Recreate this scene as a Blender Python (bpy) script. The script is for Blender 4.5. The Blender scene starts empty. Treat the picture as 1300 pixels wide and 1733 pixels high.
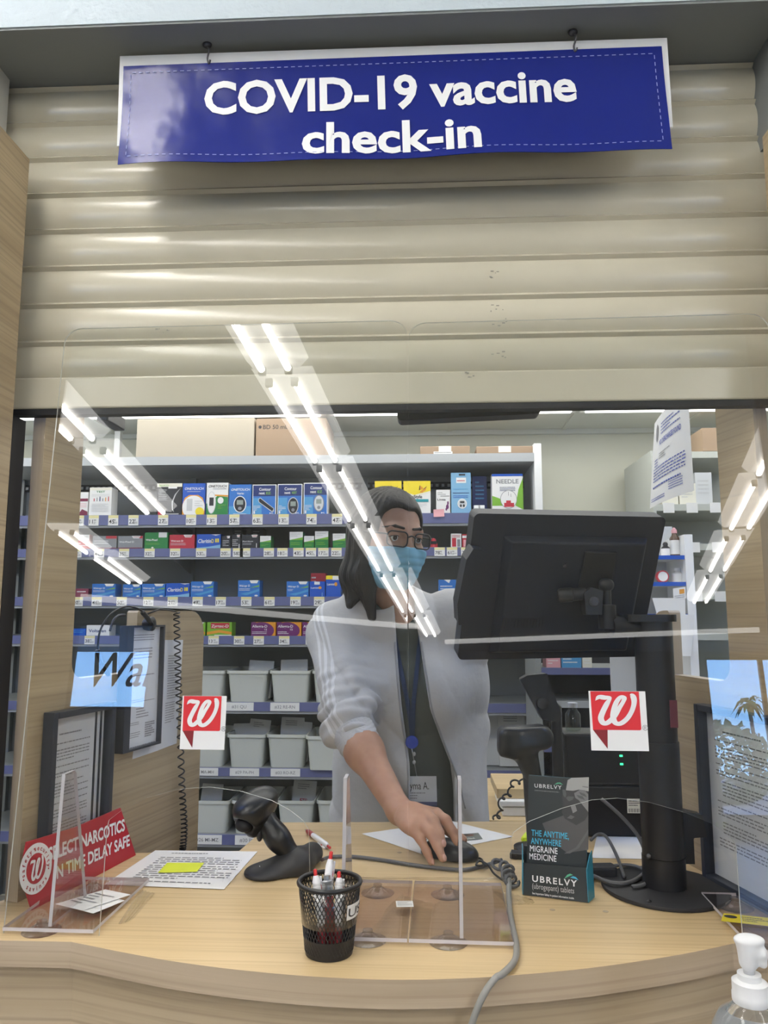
import bpy, math, random
import numpy as np
from math import sin, cos, radians, pi, sqrt, atan2
from mathutils import Vector, Matrix, Euler
from mathutils.geometry import tessellate_polygon
random.seed(7)
SC = bpy.context.scene
COL = SC.collection
# ------------------------------------------------------------------ camera, world, sun, exposure
FPX, PITCH, YAW, EYE = 1300.0, radians(7.5), radians(2.9), Vector((0, 0, 1.45))
cd = bpy.data.cameras.new('camera'); cam = bpy.data.objects.new('camera', cd); COL.objects.link(cam)
cd.sensor_fit = 'HORIZONTAL'; cd.sensor_width = 36; cd.lens = 36 * FPX / 1300; cd.clip_start = .02
cam.location = EYE; cam.rotation_euler = (pi / 2 + PITCH, 0, YAW)
SC.camera = cam
SC.view_settings.view_transform = 'Standard'; SC.view_settings.look = 'None'
SC.view_settings.gamma = 1; SC.view_settings.use_curve_mapping = False
SC.view_settings.exposure = 0.12
SC.cycles.max_bounces = 10; SC.cycles.transparent_max_bounces = 24
SC.cycles.sample_clamp_indirect = 6
W = bpy.data.worlds.new('sky'); SC.world = W; W.use_nodes = True
wn = W.node_tree.nodes; wl = W.node_tree.links
wtc = wn.new('ShaderNodeTexCoord'); wsp = wn.new('ShaderNodeSeparateXYZ'); wcr = wn.new('ShaderNodeValToRGB')   # clear blue sky, paler to the horizon
wcr.color_ramp.elements[0].position = .0; wcr.color_ramp.elements[0].color = (.30, .58, 1, 1); wcr.color_ramp.elements[1].position = .45; wcr.color_ramp.elements[1].color = (.06, .24, .85, 1)
wn['Background'].inputs[1].default_value = 13.0
wl.new(wtc.outputs['Generated'], wsp.inputs[0]); wl.new(wsp.outputs['Z'], wcr.inputs[0]); wl.new(wcr.outputs[0], wn['Background'].inputs[0])
sd = bpy.data.lights.new('sun', 'SUN'); sd.energy = 16; sd.angle = radians(.5)
sun = bpy.data.objects.new('sun', sd); COL.objects.link(sun); sun.rotation_euler = (radians(-42), 0, radians(-20))
TUBE_STORE, TUBE_PHARM = 30.0, 3.6      # radiance of the lamps' tubes

def at(px, py, X=None, Y=None, Z=None):
    """the point seen at photo pixel (px, py) on the plane X=, Y= or Z= of the place"""
    f = Vector((-sin(YAW) * cos(PITCH), cos(YAW) * cos(PITCH), sin(PITCH)))
    r = Vector((cos(YAW), sin(YAW), 0)); u = r.cross(f)
    d = r * ((px - 650) / FPX) + u * ((866.5 - py) / FPX) + f
    t = X / d.x if X is not None else (Y / d.y if Y is not None else (Z - EYE.z) / d.z)
    return EYE + d * t

# ------------------------------------------------------------------ materials
def mat(name, col, rough=.5, metal=0, spec=.5, emit=0, trans=0, bump=None, ior=1.45, coat=0, vary=None, sss=0):
    m = bpy.data.materials.new(name); m.use_nodes = True
    n = m.node_tree.nodes; l = m.node_tree.links; b = n['Principled BSDF']
    b.inputs['Base Color'].default_value = (*col, 1); b.inputs['Roughness'].default_value = rough
    b.inputs['Metallic'].default_value = metal; b.inputs['Specular IOR Level'].default_value = spec
    b.inputs['IOR'].default_value = ior; b.inputs['Coat Weight'].default_value = coat
    b.inputs['Coat Roughness'].default_value = .08
    if sss:
        b.inputs['Subsurface Weight'].default_value = sss; b.inputs['Subsurface Radius'].default_value = (.01, .004, .002)
        b.inputs['Subsurface Scale'].default_value = .5
    if trans: b.inputs['Transmission Weight'].default_value = trans
    if emit:
        b.inputs['Emission Color'].default_value = (*col, 1); b.inputs['Emission Strength'].default_value = emit
    if vary:
        tc = n.new('ShaderNodeTexCoord'); nz = n.new('ShaderNodeTexNoise'); nz.inputs['Scale'].default_value = vary[0]
        nz.inputs['Detail'].default_value = 4
        mx = n.new('ShaderNodeMix'); mx.data_type = 'RGBA'
        mx.inputs[6].default_value = (*col, 1); mx.inputs[7].default_value = (*vary[1], 1)
        cr = n.new('ShaderNodeMapRange'); cr.inputs[1].default_value = .35; cr.inputs[2].default_value = .65
        l.new(tc.outputs['Object'], nz.inputs['Vector']); l.new(nz.outputs[0], cr.inputs[0])
        l.new(cr.outputs[0], mx.inputs[0]); l.new(mx.outputs[2], b.inputs['Base Color'])
    if bump:
        tc = n.new('ShaderNodeTexCoord'); nz = n.new('ShaderNodeTexNoise'); nz.inputs['Scale'].default_value = bump[0]
        nz.inputs['Detail'].default_value = 3
        bp = n.new('ShaderNodeBump'); bp.inputs['Strength'].default_value = bump[1]; bp.inputs['Distance'].default_value = bump[2] if len(bump) > 2 else .002
        l.new(tc.outputs['Object'], nz.inputs['Vector']); l.new(nz.outputs[0], bp.inputs['Height']); l.new(bp.outputs[0], b.inputs['Normal'])
    return m

def wood(name, c1, c2, c3, axis='x', rough=.42, scale=1.0):
    m = mat(name, c1, rough); n = m.node_tree.nodes; l = m.node_tree.links; b = n['Principled BSDF']
    tc = n.new('ShaderNodeTexCoord'); mp = n.new('ShaderNodeMapping')
    s = {'x': (1.1, 16, 22), 'h': (1.0, 1.0, 26), 'z': (22, 22, 1.1)}[axis]
    mp.inputs['Scale'].default_value = tuple(v * scale for v in s)
    mp2 = n.new('ShaderNodeMapping'); s2 = {'x': (1.6, 150, 150), 'h': (1.8, 1.8, 190), 'z': (150, 150, 1.6)}[axis]; mp2.inputs['Scale'].default_value = s2; l.new(tc.outputs['Object'], mp2.inputs[0])
    n1 = n.new('ShaderNodeTexNoise'); n1.inputs['Scale'].default_value = 1; n1.inputs['Detail'].default_value = 5; n1.inputs['Distortion'].default_value = .35
    n2 = n.new('ShaderNodeTexNoise'); n2.inputs['Scale'].default_value = 1; n2.inputs['Detail'].default_value = 3
    cr = n.new('ShaderNodeValToRGB'); e = cr.color_ramp.elements
    e[0].position = .32; e[0].color = (*c2, 1); e[1].position = .68; e[1].color = (*c1, 1)
    k = e.new(.5); k.color = tuple((a + q) / 2 for a, q in zip(c1, c2)) + (1,)
    mx = n.new('ShaderNodeMix'); mx.data_type = 'RGBA'; mx.blend_type = 'MIX'; mx.inputs[7].default_value = (*c3, 1)
    r2 = n.new('ShaderNodeMapRange'); r2.inputs[1].default_value = .48; r2.inputs[2].default_value = .72; r2.inputs[4].default_value = .75
    l.new(tc.outputs['Object'], mp.inputs[0]); l.new(mp.outputs[0], n1.inputs['Vector']); l.new(mp2.outputs[0], n2.inputs['Vector'])
    l.new(n1.outputs[0], cr.inputs[0]); l.new(cr.outputs[0], mx.inputs[6]); l.new(n2.outputs[0], r2.inputs[0])
    l.new(r2.outputs[0], mx.inputs[0]); l.new(mx.outputs[2], b.inputs['Base Color'])
    return m

def clear(name, tint=(.985, .99, .985), f0=.045, rough=0.0):
    """thin clear plastic: a mirror part after Schlick, the rest passes straight through"""
    m = bpy.data.materials.new(name); m.use_nodes = True; n = m.node_tree.nodes; l = m.node_tree.links; n.clear()
    o = n.new('ShaderNodeOutputMaterial'); mx = n.new('ShaderNodeMixShader'); t = n.new('ShaderNodeBsdfTransparent')
    g = n.new('ShaderNodeBsdfGlossy'); g.inputs['Roughness'].default_value = rough; t.inputs[0].default_value = (*tint, 1)
    ge = n.new('ShaderNodeNewGeometry'); dt = n.new('ShaderNodeVectorMath'); dt.operation = 'DOT_PRODUCT'
    ab = n.new('ShaderNodeMath'); ab.operation = 'ABSOLUTE'; su = n.new('ShaderNodeMath'); su.operation = 'SUBTRACT'; su.inputs[0].default_value = 1
    pw = n.new('ShaderNodeMath'); pw.operation = 'POWER'; pw.inputs[1].default_value = 5
    ma = n.new('ShaderNodeMath'); ma.operation = 'MULTIPLY_ADD'; ma.inputs[1].default_value = 1 - f0; ma.inputs[2].default_value = f0
    l.new(ge.outputs['Normal'], dt.inputs[0]); l.new(ge.outputs['Incoming'], dt.inputs[1]); l.new(dt.outputs['Value'], ab.inputs[0])
    l.new(ab.outputs[0], su.inputs[1]); l.new(su.outputs[0], pw.inputs[0]); l.new(pw.outputs[0], ma.inputs[0])
    l.new(ma.outputs[0], mx.inputs[0]); l.new(t.outputs[0], mx.inputs[1]); l.new(g.outputs[0], mx.inputs[2]); l.new(mx.outputs[0], o.inputs[0])
    return m

M = {}
M['oak_top'] = wood('oak_top', (.66, .50, .285), (.57, .42, .225), (.47, .33, .17), 'x', .38)
M['oak_edge'] = wood('oak_edge', (.52, .42, .31), (.42, .33, .23), (.36, .27, .19), 'h', .5, 1.6)
M['oak_front'] = wood('oak_front', (.50, .40, .275), (.38, .295, .19), (.29, .22, .15), 'h', .5)
M['oak_panel'] = wood('oak_panel', (.49, .39, .25), (.38, .29, .18), (.29, .225, .15), 'h', .5)
M['oak_pale'] = wood('oak_pale', (.60, .50, .36), (.54, .44, .31), (.48, .39, .27), 'z', .5)
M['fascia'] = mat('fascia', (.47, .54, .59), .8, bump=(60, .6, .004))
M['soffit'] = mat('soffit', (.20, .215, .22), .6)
M['shutter'] = mat('shutter', (.585, .55, .435), .22, spec=.6, vary=(9, (.56, .525, .415)))
M['rubber'] = mat('rubber', (.012, .012, .015), .6)
M['white'] = mat('white', (.82, .83, .84), .5)
M['paper'] = mat('paper', (.80, .80, .80), .7)
M['banner'] = mat('banner', (.010, .018, .165), .22, spec=.28, bump=(7, .35, .02))
M['ink'] = mat('ink', (.03, .03, .035), .6)
M['greyink'] = mat('greyink', (.25, .25, .27), .7)
M['blueink'] = mat('blueink', (.06, .08, .38), .6)
M['red'] = mat('red', (.58, .022, .030), .4)
M['darkred'] = mat('darkred', (.20, .016, .02), .4)
M['signred'] = mat('signred', (.42, .02, .035), .3)
M['black'] = mat('black', (.013, .013, .015), .38)
M['blackmatte'] = mat('blackmatte', (.02, .02, .023), .6)
M['monitor'] = mat('monitor', (.010, .013, .024), .45, bump=(900, .12, .0005))  # black case; the blue tint is a reflection put into the colour
M['steel'] = mat('steel', (.55, .56, .58), .28, 1)
M['darksteel'] = mat('darksteel', (.08, .08, .09), .4, .8)
M['wall'] = mat('wall', (.68, .68, .58), .7, bump=(120, .15, .001))
M['storewall'] = mat('storewall', (.55, .55, .52), .8)
M['ceil'] = mat('ceil', (.70, .72, .68), .9, bump=(180, .3, .002))
M['floor'] = mat('floor', (.35, .34, .32), .4, vary=(3, (.30, .29, .28)))
M['carpet'] = mat('carpet', (.06, .07, .09), .9, bump=(300, .5, .003))
M['acryl'] = clear('acryl')
M['acryl_edge'] = mat('acryl_edge', (.80, .83, .80), .25, trans=.25)  # near-white colour stands in for light piped to the cut edges
M['acryl_side'] = mat('acryl_side', (.60, .57, .60), .25)
M['acryl_plate'] = clear('acryl_plate', (.91, .875, .87), .05, .02)
M['suction'] = clear('suction', (.88, .88, .90), .06, .1)
M['tube_s'] = mat('tube_s', (1, .97, .93), emit=TUBE_STORE)
M['tube_p'] = mat('tube_p', (1, .99, .95), emit=TUBE_PHARM)
M['fixture'] = mat('fixture', (.86, .87, .88), .35)
M['housing_glow'] = mat('housing_glow', (1, .985, .96), emit=3.2)  # emission put in for the tube light the housings would reflect
M['shelfgrey'] = mat('shelfgrey', (.27, .285, .285), .45)
M['shelflight'] = mat('shelflight', (.42, .44, .46), .4)
M['railblue'] = mat('railblue', (.13, .145, .30), .35)
M['tagyellow'] = mat('tagyellow', (.78, .72, .38), .6)
M['bin'] = mat('bin', (.62, .64, .60), .4)
M['carton'] = mat('carton', (.33, .235, .16), .75)
M['beige'] = mat('beige', (.43, .385, .315), .7)
def C(name, col, rough=.42, **k):
    if name not in M: M[name] = mat(name, col, rough, **k)
    return name

# ------------------------------------------------------------------ mesh collecting
BASE = {}
_TXT = {}
def text_geo(body, bold, sp=1.0):
    key = (body, bold, sp)
    if key not in _TXT:
        c = bpy.data.curves.new('t', 'FONT'); c.body = body; c.size = 1; c.offset = bold; c.resolution_u = 3; c.space_character = sp
        o = bpy.data.objects.new('t', c); me = o.to_mesh()
        v = [tuple(p.co) for p in me.vertices]; f = [tuple(p.vertices) for p in me.polygons]
        o.to_mesh_clear(); bpy.data.objects.remove(o); bpy.data.curves.remove(c)
        _TXT[key] = (v, f)
    return _TXT[key]

def frame(o, x, y):
    """4x4 with local x, y directions (made orthogonal) and origin o"""
    o = Vector(o); x = Vector(x).normalized(); y = Vector(y); z = x.cross(y).normalized(); y = z.cross(x)
    m = Matrix((x, y, z)).transposed().to_4x4(); m.translation = o
    return m

class MB:
    def __init__(s): s.v = []; s.f = []; s.m = []
    def add(s, v, f, m=0, T=None):
        o = len(s.v)
        s.v += [tuple(T @ Vector(p)) for p in v] if T is not None else [tuple(p) for p in v]
        s.f += [tuple(i + o for i in q) for q in f]; s.m += [m] * len(f)
        return s
    def box(s, a, b, m=0, T=None):
        x0, y0, z0 = (min(p, q) for p, q in zip(a, b)); x1, y1, z1 = (max(p, q) for p, q in zip(a, b))
        v = [(x0, y0, z0), (x1, y0, z0), (x1, y1, z0), (x0, y1, z0), (x0, y0, z1), (x1, y0, z1), (x1, y1, z1), (x0, y1, z1)]
        return s.add(v, [(3, 2, 1, 0), (4, 5, 6, 7), (0, 1, 5, 4), (1, 2, 6, 5), (2, 3, 7, 6), (3, 0, 4, 7)], m, T)
    def hexa(s, v, m=0):
        return s.add(v, [(3, 2, 1, 0), (4, 5, 6, 7), (0, 1, 5, 4), (1, 2, 6, 5), (2, 3, 7, 6), (3, 0, 4, 7)], m)
    def poly(s, p, m=0, T=None, z=0):
        v = [(q[0], q[1], z) if len(q) == 2 else q for q in p]
        return s.add(v, [tuple(t) for t in _tess(v)], m, T)
    def prism(s, p, z0, z1, m=0, T=None, me=None):
        n = len(p); A = sum(p[i][0] * p[(i + 1) % n][1] - p[(i + 1) % n][0] * p[i][1] for i in range(n))
        p = list(p) if A > 0 else list(p)[::-1]
        v = [(x, y, z0) for x, y in p] + [(x, y, z1) for x, y in p]
        t = _tess([(x, y, 0) for x, y in p])
        s.add(v, [tuple(q[::-1]) for q in t] + [tuple(i + n for i in q) for q in t], m, T)
        return s.add(v, [(i, (i + 1) % n, (i + 1) % n + n, i + n) for i in range(n)], m if me is None else me, T)
    def tube(s, p, r, m=0, n=8, T=None, closed=False):
        p = [Vector(q) for q in p]; k = len(p); rs = r if isinstance(r, (list, tuple)) else [r] * k
        v = []; up = None
        for i in range(k):
            a = p[i - 1] if (i or closed) else p[i]; b = p[(i + 1) % k] if (i < k - 1 or closed) else p[i]
            d = (b - a).normalized()
            if up is None: up = d.orthogonal().normalized()
            up = (up - d * up.dot(d)).normalized(); w = d.cross(up)
            v += [tuple(p[i] + (up * cos(2 * pi * j / n) + w * sin(2 * pi * j / n)) * rs[i]) for j in range(n)]
        f = []
        for i in range(k if closed else k - 1):
            q = (i + 1) % k
            f += [(i * n + j, i * n + (j + 1) % n, q * n + (j + 1) % n, q * n + j) for j in range(n)]
        if not closed: f += [tuple(range(n))[::-1], tuple((k - 1) * n + j for j in range(n))]
        return s.add(v, f, m, T)
    def lathe(s, prof, m=0, n=28, T=None, sy=1):
        v = []; k = len(prof)
        for r, z in prof: v += [(r * cos(2 * pi * j / n), sy * r * sin(2 * pi * j / n), z) for j in range(n)]
        f = [(i * n + j, i * n + (j + 1) % n, (i + 1) * n + (j + 1) % n, (i + 1) * n + j) for i in range(k - 1) for j in range(n)]
        if prof[0][0] > 1e-6: f.append(tuple(range(n))[::-1])
        if prof[-1][0] > 1e-6: f.append(tuple((k - 1) * n + j for j in range(n)))
        return s.add(v, f, m, T)
    def ball(s, c, r, m=0, n=16, T=None):
        r = r if isinstance(r, (tuple, list)) else (r, r, r); h = n // 2
        v = [(c[0] + r[0] * sin(pi * i / h) * cos(2 * pi * j / n), c[1] + r[1] * sin(pi * i / h) * sin(2 * pi * j / n), c[2] + r[2] * cos(pi * i / h)) for i in range(h + 1) for j in range(n)]
        return s.add(v, [(i * n + j, (i + 1) * n + j, (i + 1) * n + (j + 1) % n, i * n + (j + 1) % n) for i in range(h) for j in range(n)], m, T)
    def grid(s, fn, nu, nv, m=0, T=None):
        v = [fn(i / nu, j / nv) for j in range(nv + 1) for i in range(nu + 1)]
        return s.add(v, [(j * (nu + 1) + i, j * (nu + 1) + i + 1, (j + 1) * (nu + 1) + i + 1, (j + 1) * (nu + 1) + i) for j in range(nv) for i in range(nu)], m, T)
    def text(s, body, size, T, m=0, x=0, y=0, bold=0.0, w=None, sx=1, fn=None, z=0, align='l', shear=0, sp=1.0):
        """lettering laid in the xy plane of T; w fits it to a width"""
        many = bold > .004 and 'M' in body     # heavy strokes of an M: the same letters laid side by side
        v, f = text_geo(body, 0.0 if many else bold, sp)
        if not v: return s
        xs = [p[0] for p in v]; x0, x1 = min(xs), max(xs)
        k = sx if w is None else w / ((x1 - x0) * size)
        off = {'l': x0, 'c': (x0 + x1) / 2, 'r': x1}[align]
        q = [(x + (p[0] - off + shear * p[1]) * size * k, y + p[1] * size, z) for p in v]
        if many:
            for j in range(6):
                r_ = bold * size; ox, oy = r_ * cos(j * pi / 3) * k, r_ * sin(j * pi / 3)
                g = [(p[0] + ox, p[1] + oy, p[2] + 1e-5 * j) for p in q]; s.add([fn(*p) for p in g] if fn else g, f, m, T)
            return s
        if fn: q = [fn(*p) for p in q]
        return s.add(q, f, m, T)
    def lines(s, T, x, y, w, h, n, m=0, z=.0003, fill=.36, rnd=None):
        """printed text too small to read: n rows of thin bars broken into words"""
        R = rnd or random
        for i in range(n):
            yy = y - h * (i + .5) / n; t = h / n * fill; cx = x; end = x + w * (1 if R.random() < .75 else R.uniform(.4, .9))
            while cx < end:
                ln = min(R.uniform(.025, .10) * w, end - cx)
                s.add([(cx, yy - t / 2, z), (cx + ln, yy - t / 2, z), (cx + ln, yy + t / 2, z), (cx, yy + t / 2, z)], [(0, 1, 2, 3)], m, T)
                cx += ln + .015 * w
        return s
    def build(s, name, mats, parent=None, smooth=False, bevel=0, seg=2, label=None):
        b = BASE.get(parent, Vector((0, 0, 0))) if parent is not None else Vector((0, 0, 0))
        me = bpy.data.meshes.new(name)
        me.from_pydata([(p[0] - b.x, p[1] - b.y, p[2] - b.z) for p in s.v], [], s.f)
        mats = [mats] if isinstance(mats, str) else mats
        for q in mats: me.materials.append(M[q])
        me.polygons.foreach_set('material_index', s.m)
        if smooth: me.polygons.foreach_set('use_smooth', [True] * len(me.polygons))
        me.update()
        if smooth and smooth is not True: me.set_sharp_from_angle(angle=radians(smooth))
        o = bpy.data.objects.new(name, me); COL.objects.link(o)
        if parent is not None: o.parent = parent; BASE[o] = b
        if bevel:
            d = o.modifiers.new('bevel', 'BEVEL'); d.width = bevel; d.segments = seg; d.limit_method = 'ANGLE'; d.angle_limit = radians(40)
        if label: o['label'] = label
        return o

def _tess(v):
    return tessellate_polygon([[Vector(q) for q in v]])

def thing(name, label, cat, loc, group=None):
    o = bpy.data.objects.new(name, None); COL.objects.link(o); o.location = loc; o.empty_display_size = .05
    BASE[o] = Vector(loc); tag(o, label, cat, group); return o
def tag(o, label, cat, group=None, kind=None):
    o['label'] = label; o['category'] = cat
    if group: o['group'] = group
    if kind: o['kind'] = kind
    return o
def struct(o): o['kind'] = 'structure'; return o
def smoothpath(p, n=8, closed=False):
    """Catmull-Rom through the points"""
    p = [Vector(q) for q in p]; out = []; k = len(p)
    for i in range(k if closed else k - 1):
        g = (lambda j: p[j % k]) if closed else (lambda j: p[max(0, min(k - 1, j))])
        a, b, c, d = g(i - 1), g(i), g(i + 1), g(i + 2)
        for j in range(n):
            t = j / n
            out.append(.5 * ((2 * b) + (c - a) * t + (2 * a - 5 * b + 4 * c - d) * t * t + (3 * b - a - 3 * c + d) * t ** 3))
    if not closed: out.append(p[-1])
    return out
def rrect(x0, y0, x1, y1, r, n=5):
    o = []
    for cx, cy, a in ((x1 - r, y0 + r, -90), (x1 - r, y1 - r, 0), (x0 + r, y1 - r, 90), (x0 + r, y0 + r, 180)):
        o += [(cx + r * cos(radians(a + 90 * i / n)), cy + r * sin(radians(a + 90 * i / n))) for i in range(n + 1)]
    return o
# ------------------------------------------------------------------ the setting
ZC = 1.0
S = 1.225                       # the shutter's plane
XL, XR = -.662, .560            # opening
ZS = 2.375                      # soffit
struct(MB().box((-8, -11.65, -.1), (6, 4.4, 0)).build('floor', 'floor'))
struct(MB().box((-8, -11.65, 3.0), (6, 1.08, 3.1)).build('ceiling', 'ceil'))
wf = MB()
wf.box((-8, 1.075, 0), (XL - .055, 1.2, 3.0)); wf.box((XR + .055, 1.075, 0), (6, 1.2, 3.0))
struct(wf.build('wall_front', 'storewall'))
struct(MB().box((XL - .4, 1.085, ZS + .004), (XR + .4, 1.30, 3.0)).build('trim_1', 'fascia'))
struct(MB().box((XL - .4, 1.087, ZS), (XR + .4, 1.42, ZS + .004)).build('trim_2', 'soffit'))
# jambs in front of the shutter
jl = at(50, 270, Y=1.175); jr = at(1290, 225, Y=1.175)
struct(MB().box((XL - .0555, 1.075, ZC + .0005), (jl.x, 1.175, jl.z)).build('trim_4', 'oak_panel'))
struct(MB().box((jr.x, 1.075, ZC + .0005), (XR + .0555, 1.175, jl.z)).build('trim_5', 'oak_panel'))
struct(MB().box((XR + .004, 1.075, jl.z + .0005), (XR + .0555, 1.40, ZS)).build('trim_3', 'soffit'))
# back room
struct(MB().box((-3.2, 1.43, 2.43), (2.8, 4.3, 2.5)).build('ceiling_dispensary', 'ceil'))
struct(MB().box((-3.2, 4.1, 0), (2.8, 4.2, 2.43)).build('wall_back', 'wall'))
struct(MB().box((-3.2, 1.2, 0), (-3.1, 4.1, 2.43)).build('wall_left', 'wall'))
struct(MB().box((2.7, 1.2, 0), (2.8, 4.1, 2.43)).build('wall_right', 'wall'))
tb = MB(); tb.box((-3.1, 4.07, 2.405), (2.7, 4.10, 2.43)); struct(tb.build('trim_6', 'ceil'))
tg = MB()
for x in np.arange(-2.9, 2.7, .61): tg.box((x - .012, 1.45, 2.424), (x + .012, 4.1, 2.432))
for y in (1.75, 2.36, 2.97, 3.58): tg.box((-3.1, y - .012, 2.424), (2.7, y + .012, 2.432))
struct(tg.build('trim_7', 'ceil'))
# store behind the viewer
struct(MB().box((-8.1, -12.2, 0), (-8, 1.2, 3.0)).build('wall_store_left', 'storewall'))
struct(MB().box((6, -12.2, 0), (6.1, 1.2, 3.0)).build('wall_store_right', 'storewall'))
wb = MB()
YW = -11.5
wb.box((-3.85, YW - .15, 0), (4.2, YW, 3.0)); wb.box((4.2, YW - .15, 0), (6, YW, .35)); wb.box((4.2, YW - .15, 2.9), (6, YW, 3.0))
wb.box((-3.85, YW, 0), (-3.75, -7.5, 3.0)); wb.box((-8, -7.65, 0), (-4.93, -7.5, 3.0)); wb.box((-4.93, -7.65, 0), (-3.85, -7.5, 1.75)); wb.box((-4.93, -7.65, 2.86), (-3.85, -7.5, 3.0))
struct(wb.build('wall_storefront', 'storewall'))
def window(n, x0, x1, z0, z1, y, mull):
    b = MB()
    for xm in [x0] + mull + [x1]: b.box((xm - .035, y - .09, z0), (xm + .035, y - .02, z1))
    for zm in (z0, z1): b.box((x0, y - .09, zm - .035), (x1, y - .02, zm + .035))
    f = struct(b.build('window_%d' % n, 'darksteel')); MB().box((x0, y - .058, z0), (x1, y - .052, z1)).build('glass_pane', 'acryl', f)
window(1, 4.2, 6.0, .35, 2.9, YW, [5.12]); window(2, -4.93, -3.85, 1.75, 2.86, -7.5, [])
b = MB(); Tw = frame((-4.75, -7.575, 2.05), (1, 0, 0), (0, 0, 1)); b.text('Wal', .62, Tw, 0, 0, 0, .01, .85, shear=.3)
tag(b.build('window_lettering', 'ink'), 'dark script lettering on the storefront window', 'lettering')
# outdoors past the storefront
M['asphalt'] = mat('asphalt', (.16, .16, .16), .9, vary=(2, (.2, .2, .2))); M['leaf'] = mat('leaf', (.10, .17, .05), .6, vary=(5, (.05, .10, .03))); M['bark'] = mat('bark', (.22, .17, .12), .9)
struct(MB().box((-40, -60, -.15), (40, -11.7, -.1)).build('ground_outside', 'asphalt'))
def bushy(name, label, cat, c, r, n, seed):
    R = random.Random(seed); t = thing(name, label, cat, (c[0], c[1], -.1)); b = MB()
    b.tube([(c[0], c[1], -.1), (c[0] + .05, c[1], c[2])], [.14, .06], 0, 8); b.build('trunk', 'bark', t, smooth=True)
    b = MB()
    for i in range(n):
        a, z_, q = R.uniform(0, 2 * pi), R.uniform(-1, 1), R.uniform(.55, 1) ** .5; k = sqrt(1 - z_ * z_)
        p = Vector((c[0] + r[0] * q * k * cos(a), c[1] + r[1] * q * k * sin(a), c[2] + r[2] * q * z_)); s = R.uniform(.10, .2)
        u = Vector((R.uniform(-1, 1), R.uniform(-1, 1), R.uniform(-.6, .6))).normalized() * s; w_ = u.orthogonal().normalized() * s * .45
        b.add([p - u, p + w_, p + u, p - w_], [(0, 1, 2, 3)], 0)
    b.build('crown', 'leaf', t)
bushy('leafy_tree', 'leafy green tree outside the storefront window, left of the palm', 'tree', (7.9, -24, 1.1), (1.9, 1.4, 1.35), 1500, 3)
bushy('leafy_tree', 'leafy green tree outside the storefront window, right of the palm', 'tree', (11.9, -25, 1.1), (1.8, 1.4, 1.30), 1500, 4)
pt = thing('palm_tree', 'tall fan palm standing against the blue sky outside', 'tree', (10.2, -27, -.1))
b = MB(); b.tube(smoothpath([(10.2, -27, -.1), (10.24, -27, 1.6), (10.2, -27, 3.15)]), .07, 0, 8); b.build('trunk', 'bark', pt, smooth=True)
b = MB(); R = random.Random(5)
for i in range(26):
    a = 2 * pi * i / 26; e_ = R.uniform(-.5, .9); L_ = R.uniform(.50, .70); w_ = .09; p0 = Vector((10.2, -27, 3.15)); d_ = Vector((cos(a) * cos(e_), sin(a) * cos(e_), sin(e_)))
    s_ = Vector((-sin(a), cos(a), 0)) * w_; m_ = p0 + d_ * L_ * .6 + Vector((0, 0, -.03)); t_ = p0 + d_ * L_ + Vector((0, 0, -.35))
    b.add([p0, m_ - s_, t_, m_ + s_], [(0, 1, 2, 3)], 0)
b.build('frond_crown', 'leaf', pt)

# ------------------------------------------------------------------ lamps
def lamp(name, c, d, label, tube, cat='ceiling light', L=1.18, w=.30, group=None, zc=3.0):
    """two-tube fixture under the ceiling, length along d"""
    c = Vector((c[0], c[1], zc)); d = Vector((d[0], d[1], 0)).normalized(); e = Vector((-d.y, d.x, 0))
    t = thing(name, label, cat, c, group); T = frame(c, d, e)
    b = MB()
    b.prism([(-w / 2, -.001), (w / 2, -.001), (w * .36, -.05), (-w * .36, -.05)], -L / 2, L / 2, 0,
            frame(c, e, (0, 0, 1)))
    b.build('reflector_housing', 'housing_glow', t)
    for s in (-1, 1):
        q = MB(); q.tube([c + d * (-L / 2 + .03) + e * s * .062 + Vector((0, 0, -.068)), c + d * (L / 2 - .03) + e * s * .062 + Vector((0, 0, -.068))], .016, 0, 10)
        q.build('tube', tube, t, smooth=True)
        for k in (-1, 1):
            p = c + d * k * (L / 2 - .02) + e * s * .062
            MB().box((-.012, -.016, -.09), (.012, .016, -.051), 0, frame(p, d, e)).build('lamp_holder', 'white', t)
    return t
ROWS = (('row above the aisle opposite the counter', (-.783, .0), -.042, ((1.0, -.05), (-.13, -.85), (-.93, -2.01), (-2.09, -3.24), (-3.34, -4.9), (-5.06, -7.15), (-7.4, -9.2))),
        ('row above the next aisle on the left', (-1.92, .0), .07, ((.95, -.25), (-.40, -1.6), (-1.72, -3.0))),
        ('short row above the far left aisle', (-2.72, .0), .10, ((-3.42, -4.15), (-4.25, -5.40))),
        ('row above the aisle near the windows', (1.53, .0), -.185, ((.95, -.25), (-.4, -1.2), (-1.3, -2.4), (-2.5, -3.62), (-3.84, -5.05), (-5.25, -6.65))))
for rn, p0, sl, segs in ROWS:
    for ya, yb in segs:
        ym = (ya + yb) / 2
        lamp('ceiling_light', (p0[0] + sl * ym, ym), (-sl, -1), 'twin-tube ceiling light, one of the ' + rn, 'tube_s', group=rn, L=ya - yb)
for (xa_, ya_, xb_, yb_, w_) in ((-4.3, -6.3, -.35, -8.65, 'left'), (-.2, -10.1, 4.2, -8.9, 'right')):  # white soffit edges, added as strips that glow by themselves
    d_ = Vector((xb_ - xa_, yb_ - ya_)); t = thing('glowing_soffit_edge', 'long slim white soffit edge made to glow across the far aisles on the %s' % w_, 'ceiling light', ((xa_ + xb_) / 2, (ya_ + yb_) / 2, 3.0))
    MB().box((-d_.length / 2, -.05, -.06), (d_.length / 2, .05, -.0005), 0, frame(BASE[t], (d_.x, d_.y, 0), (-d_.y, d_.x, 0))).build('glowing_edge', 'housing_glow', t)
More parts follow.
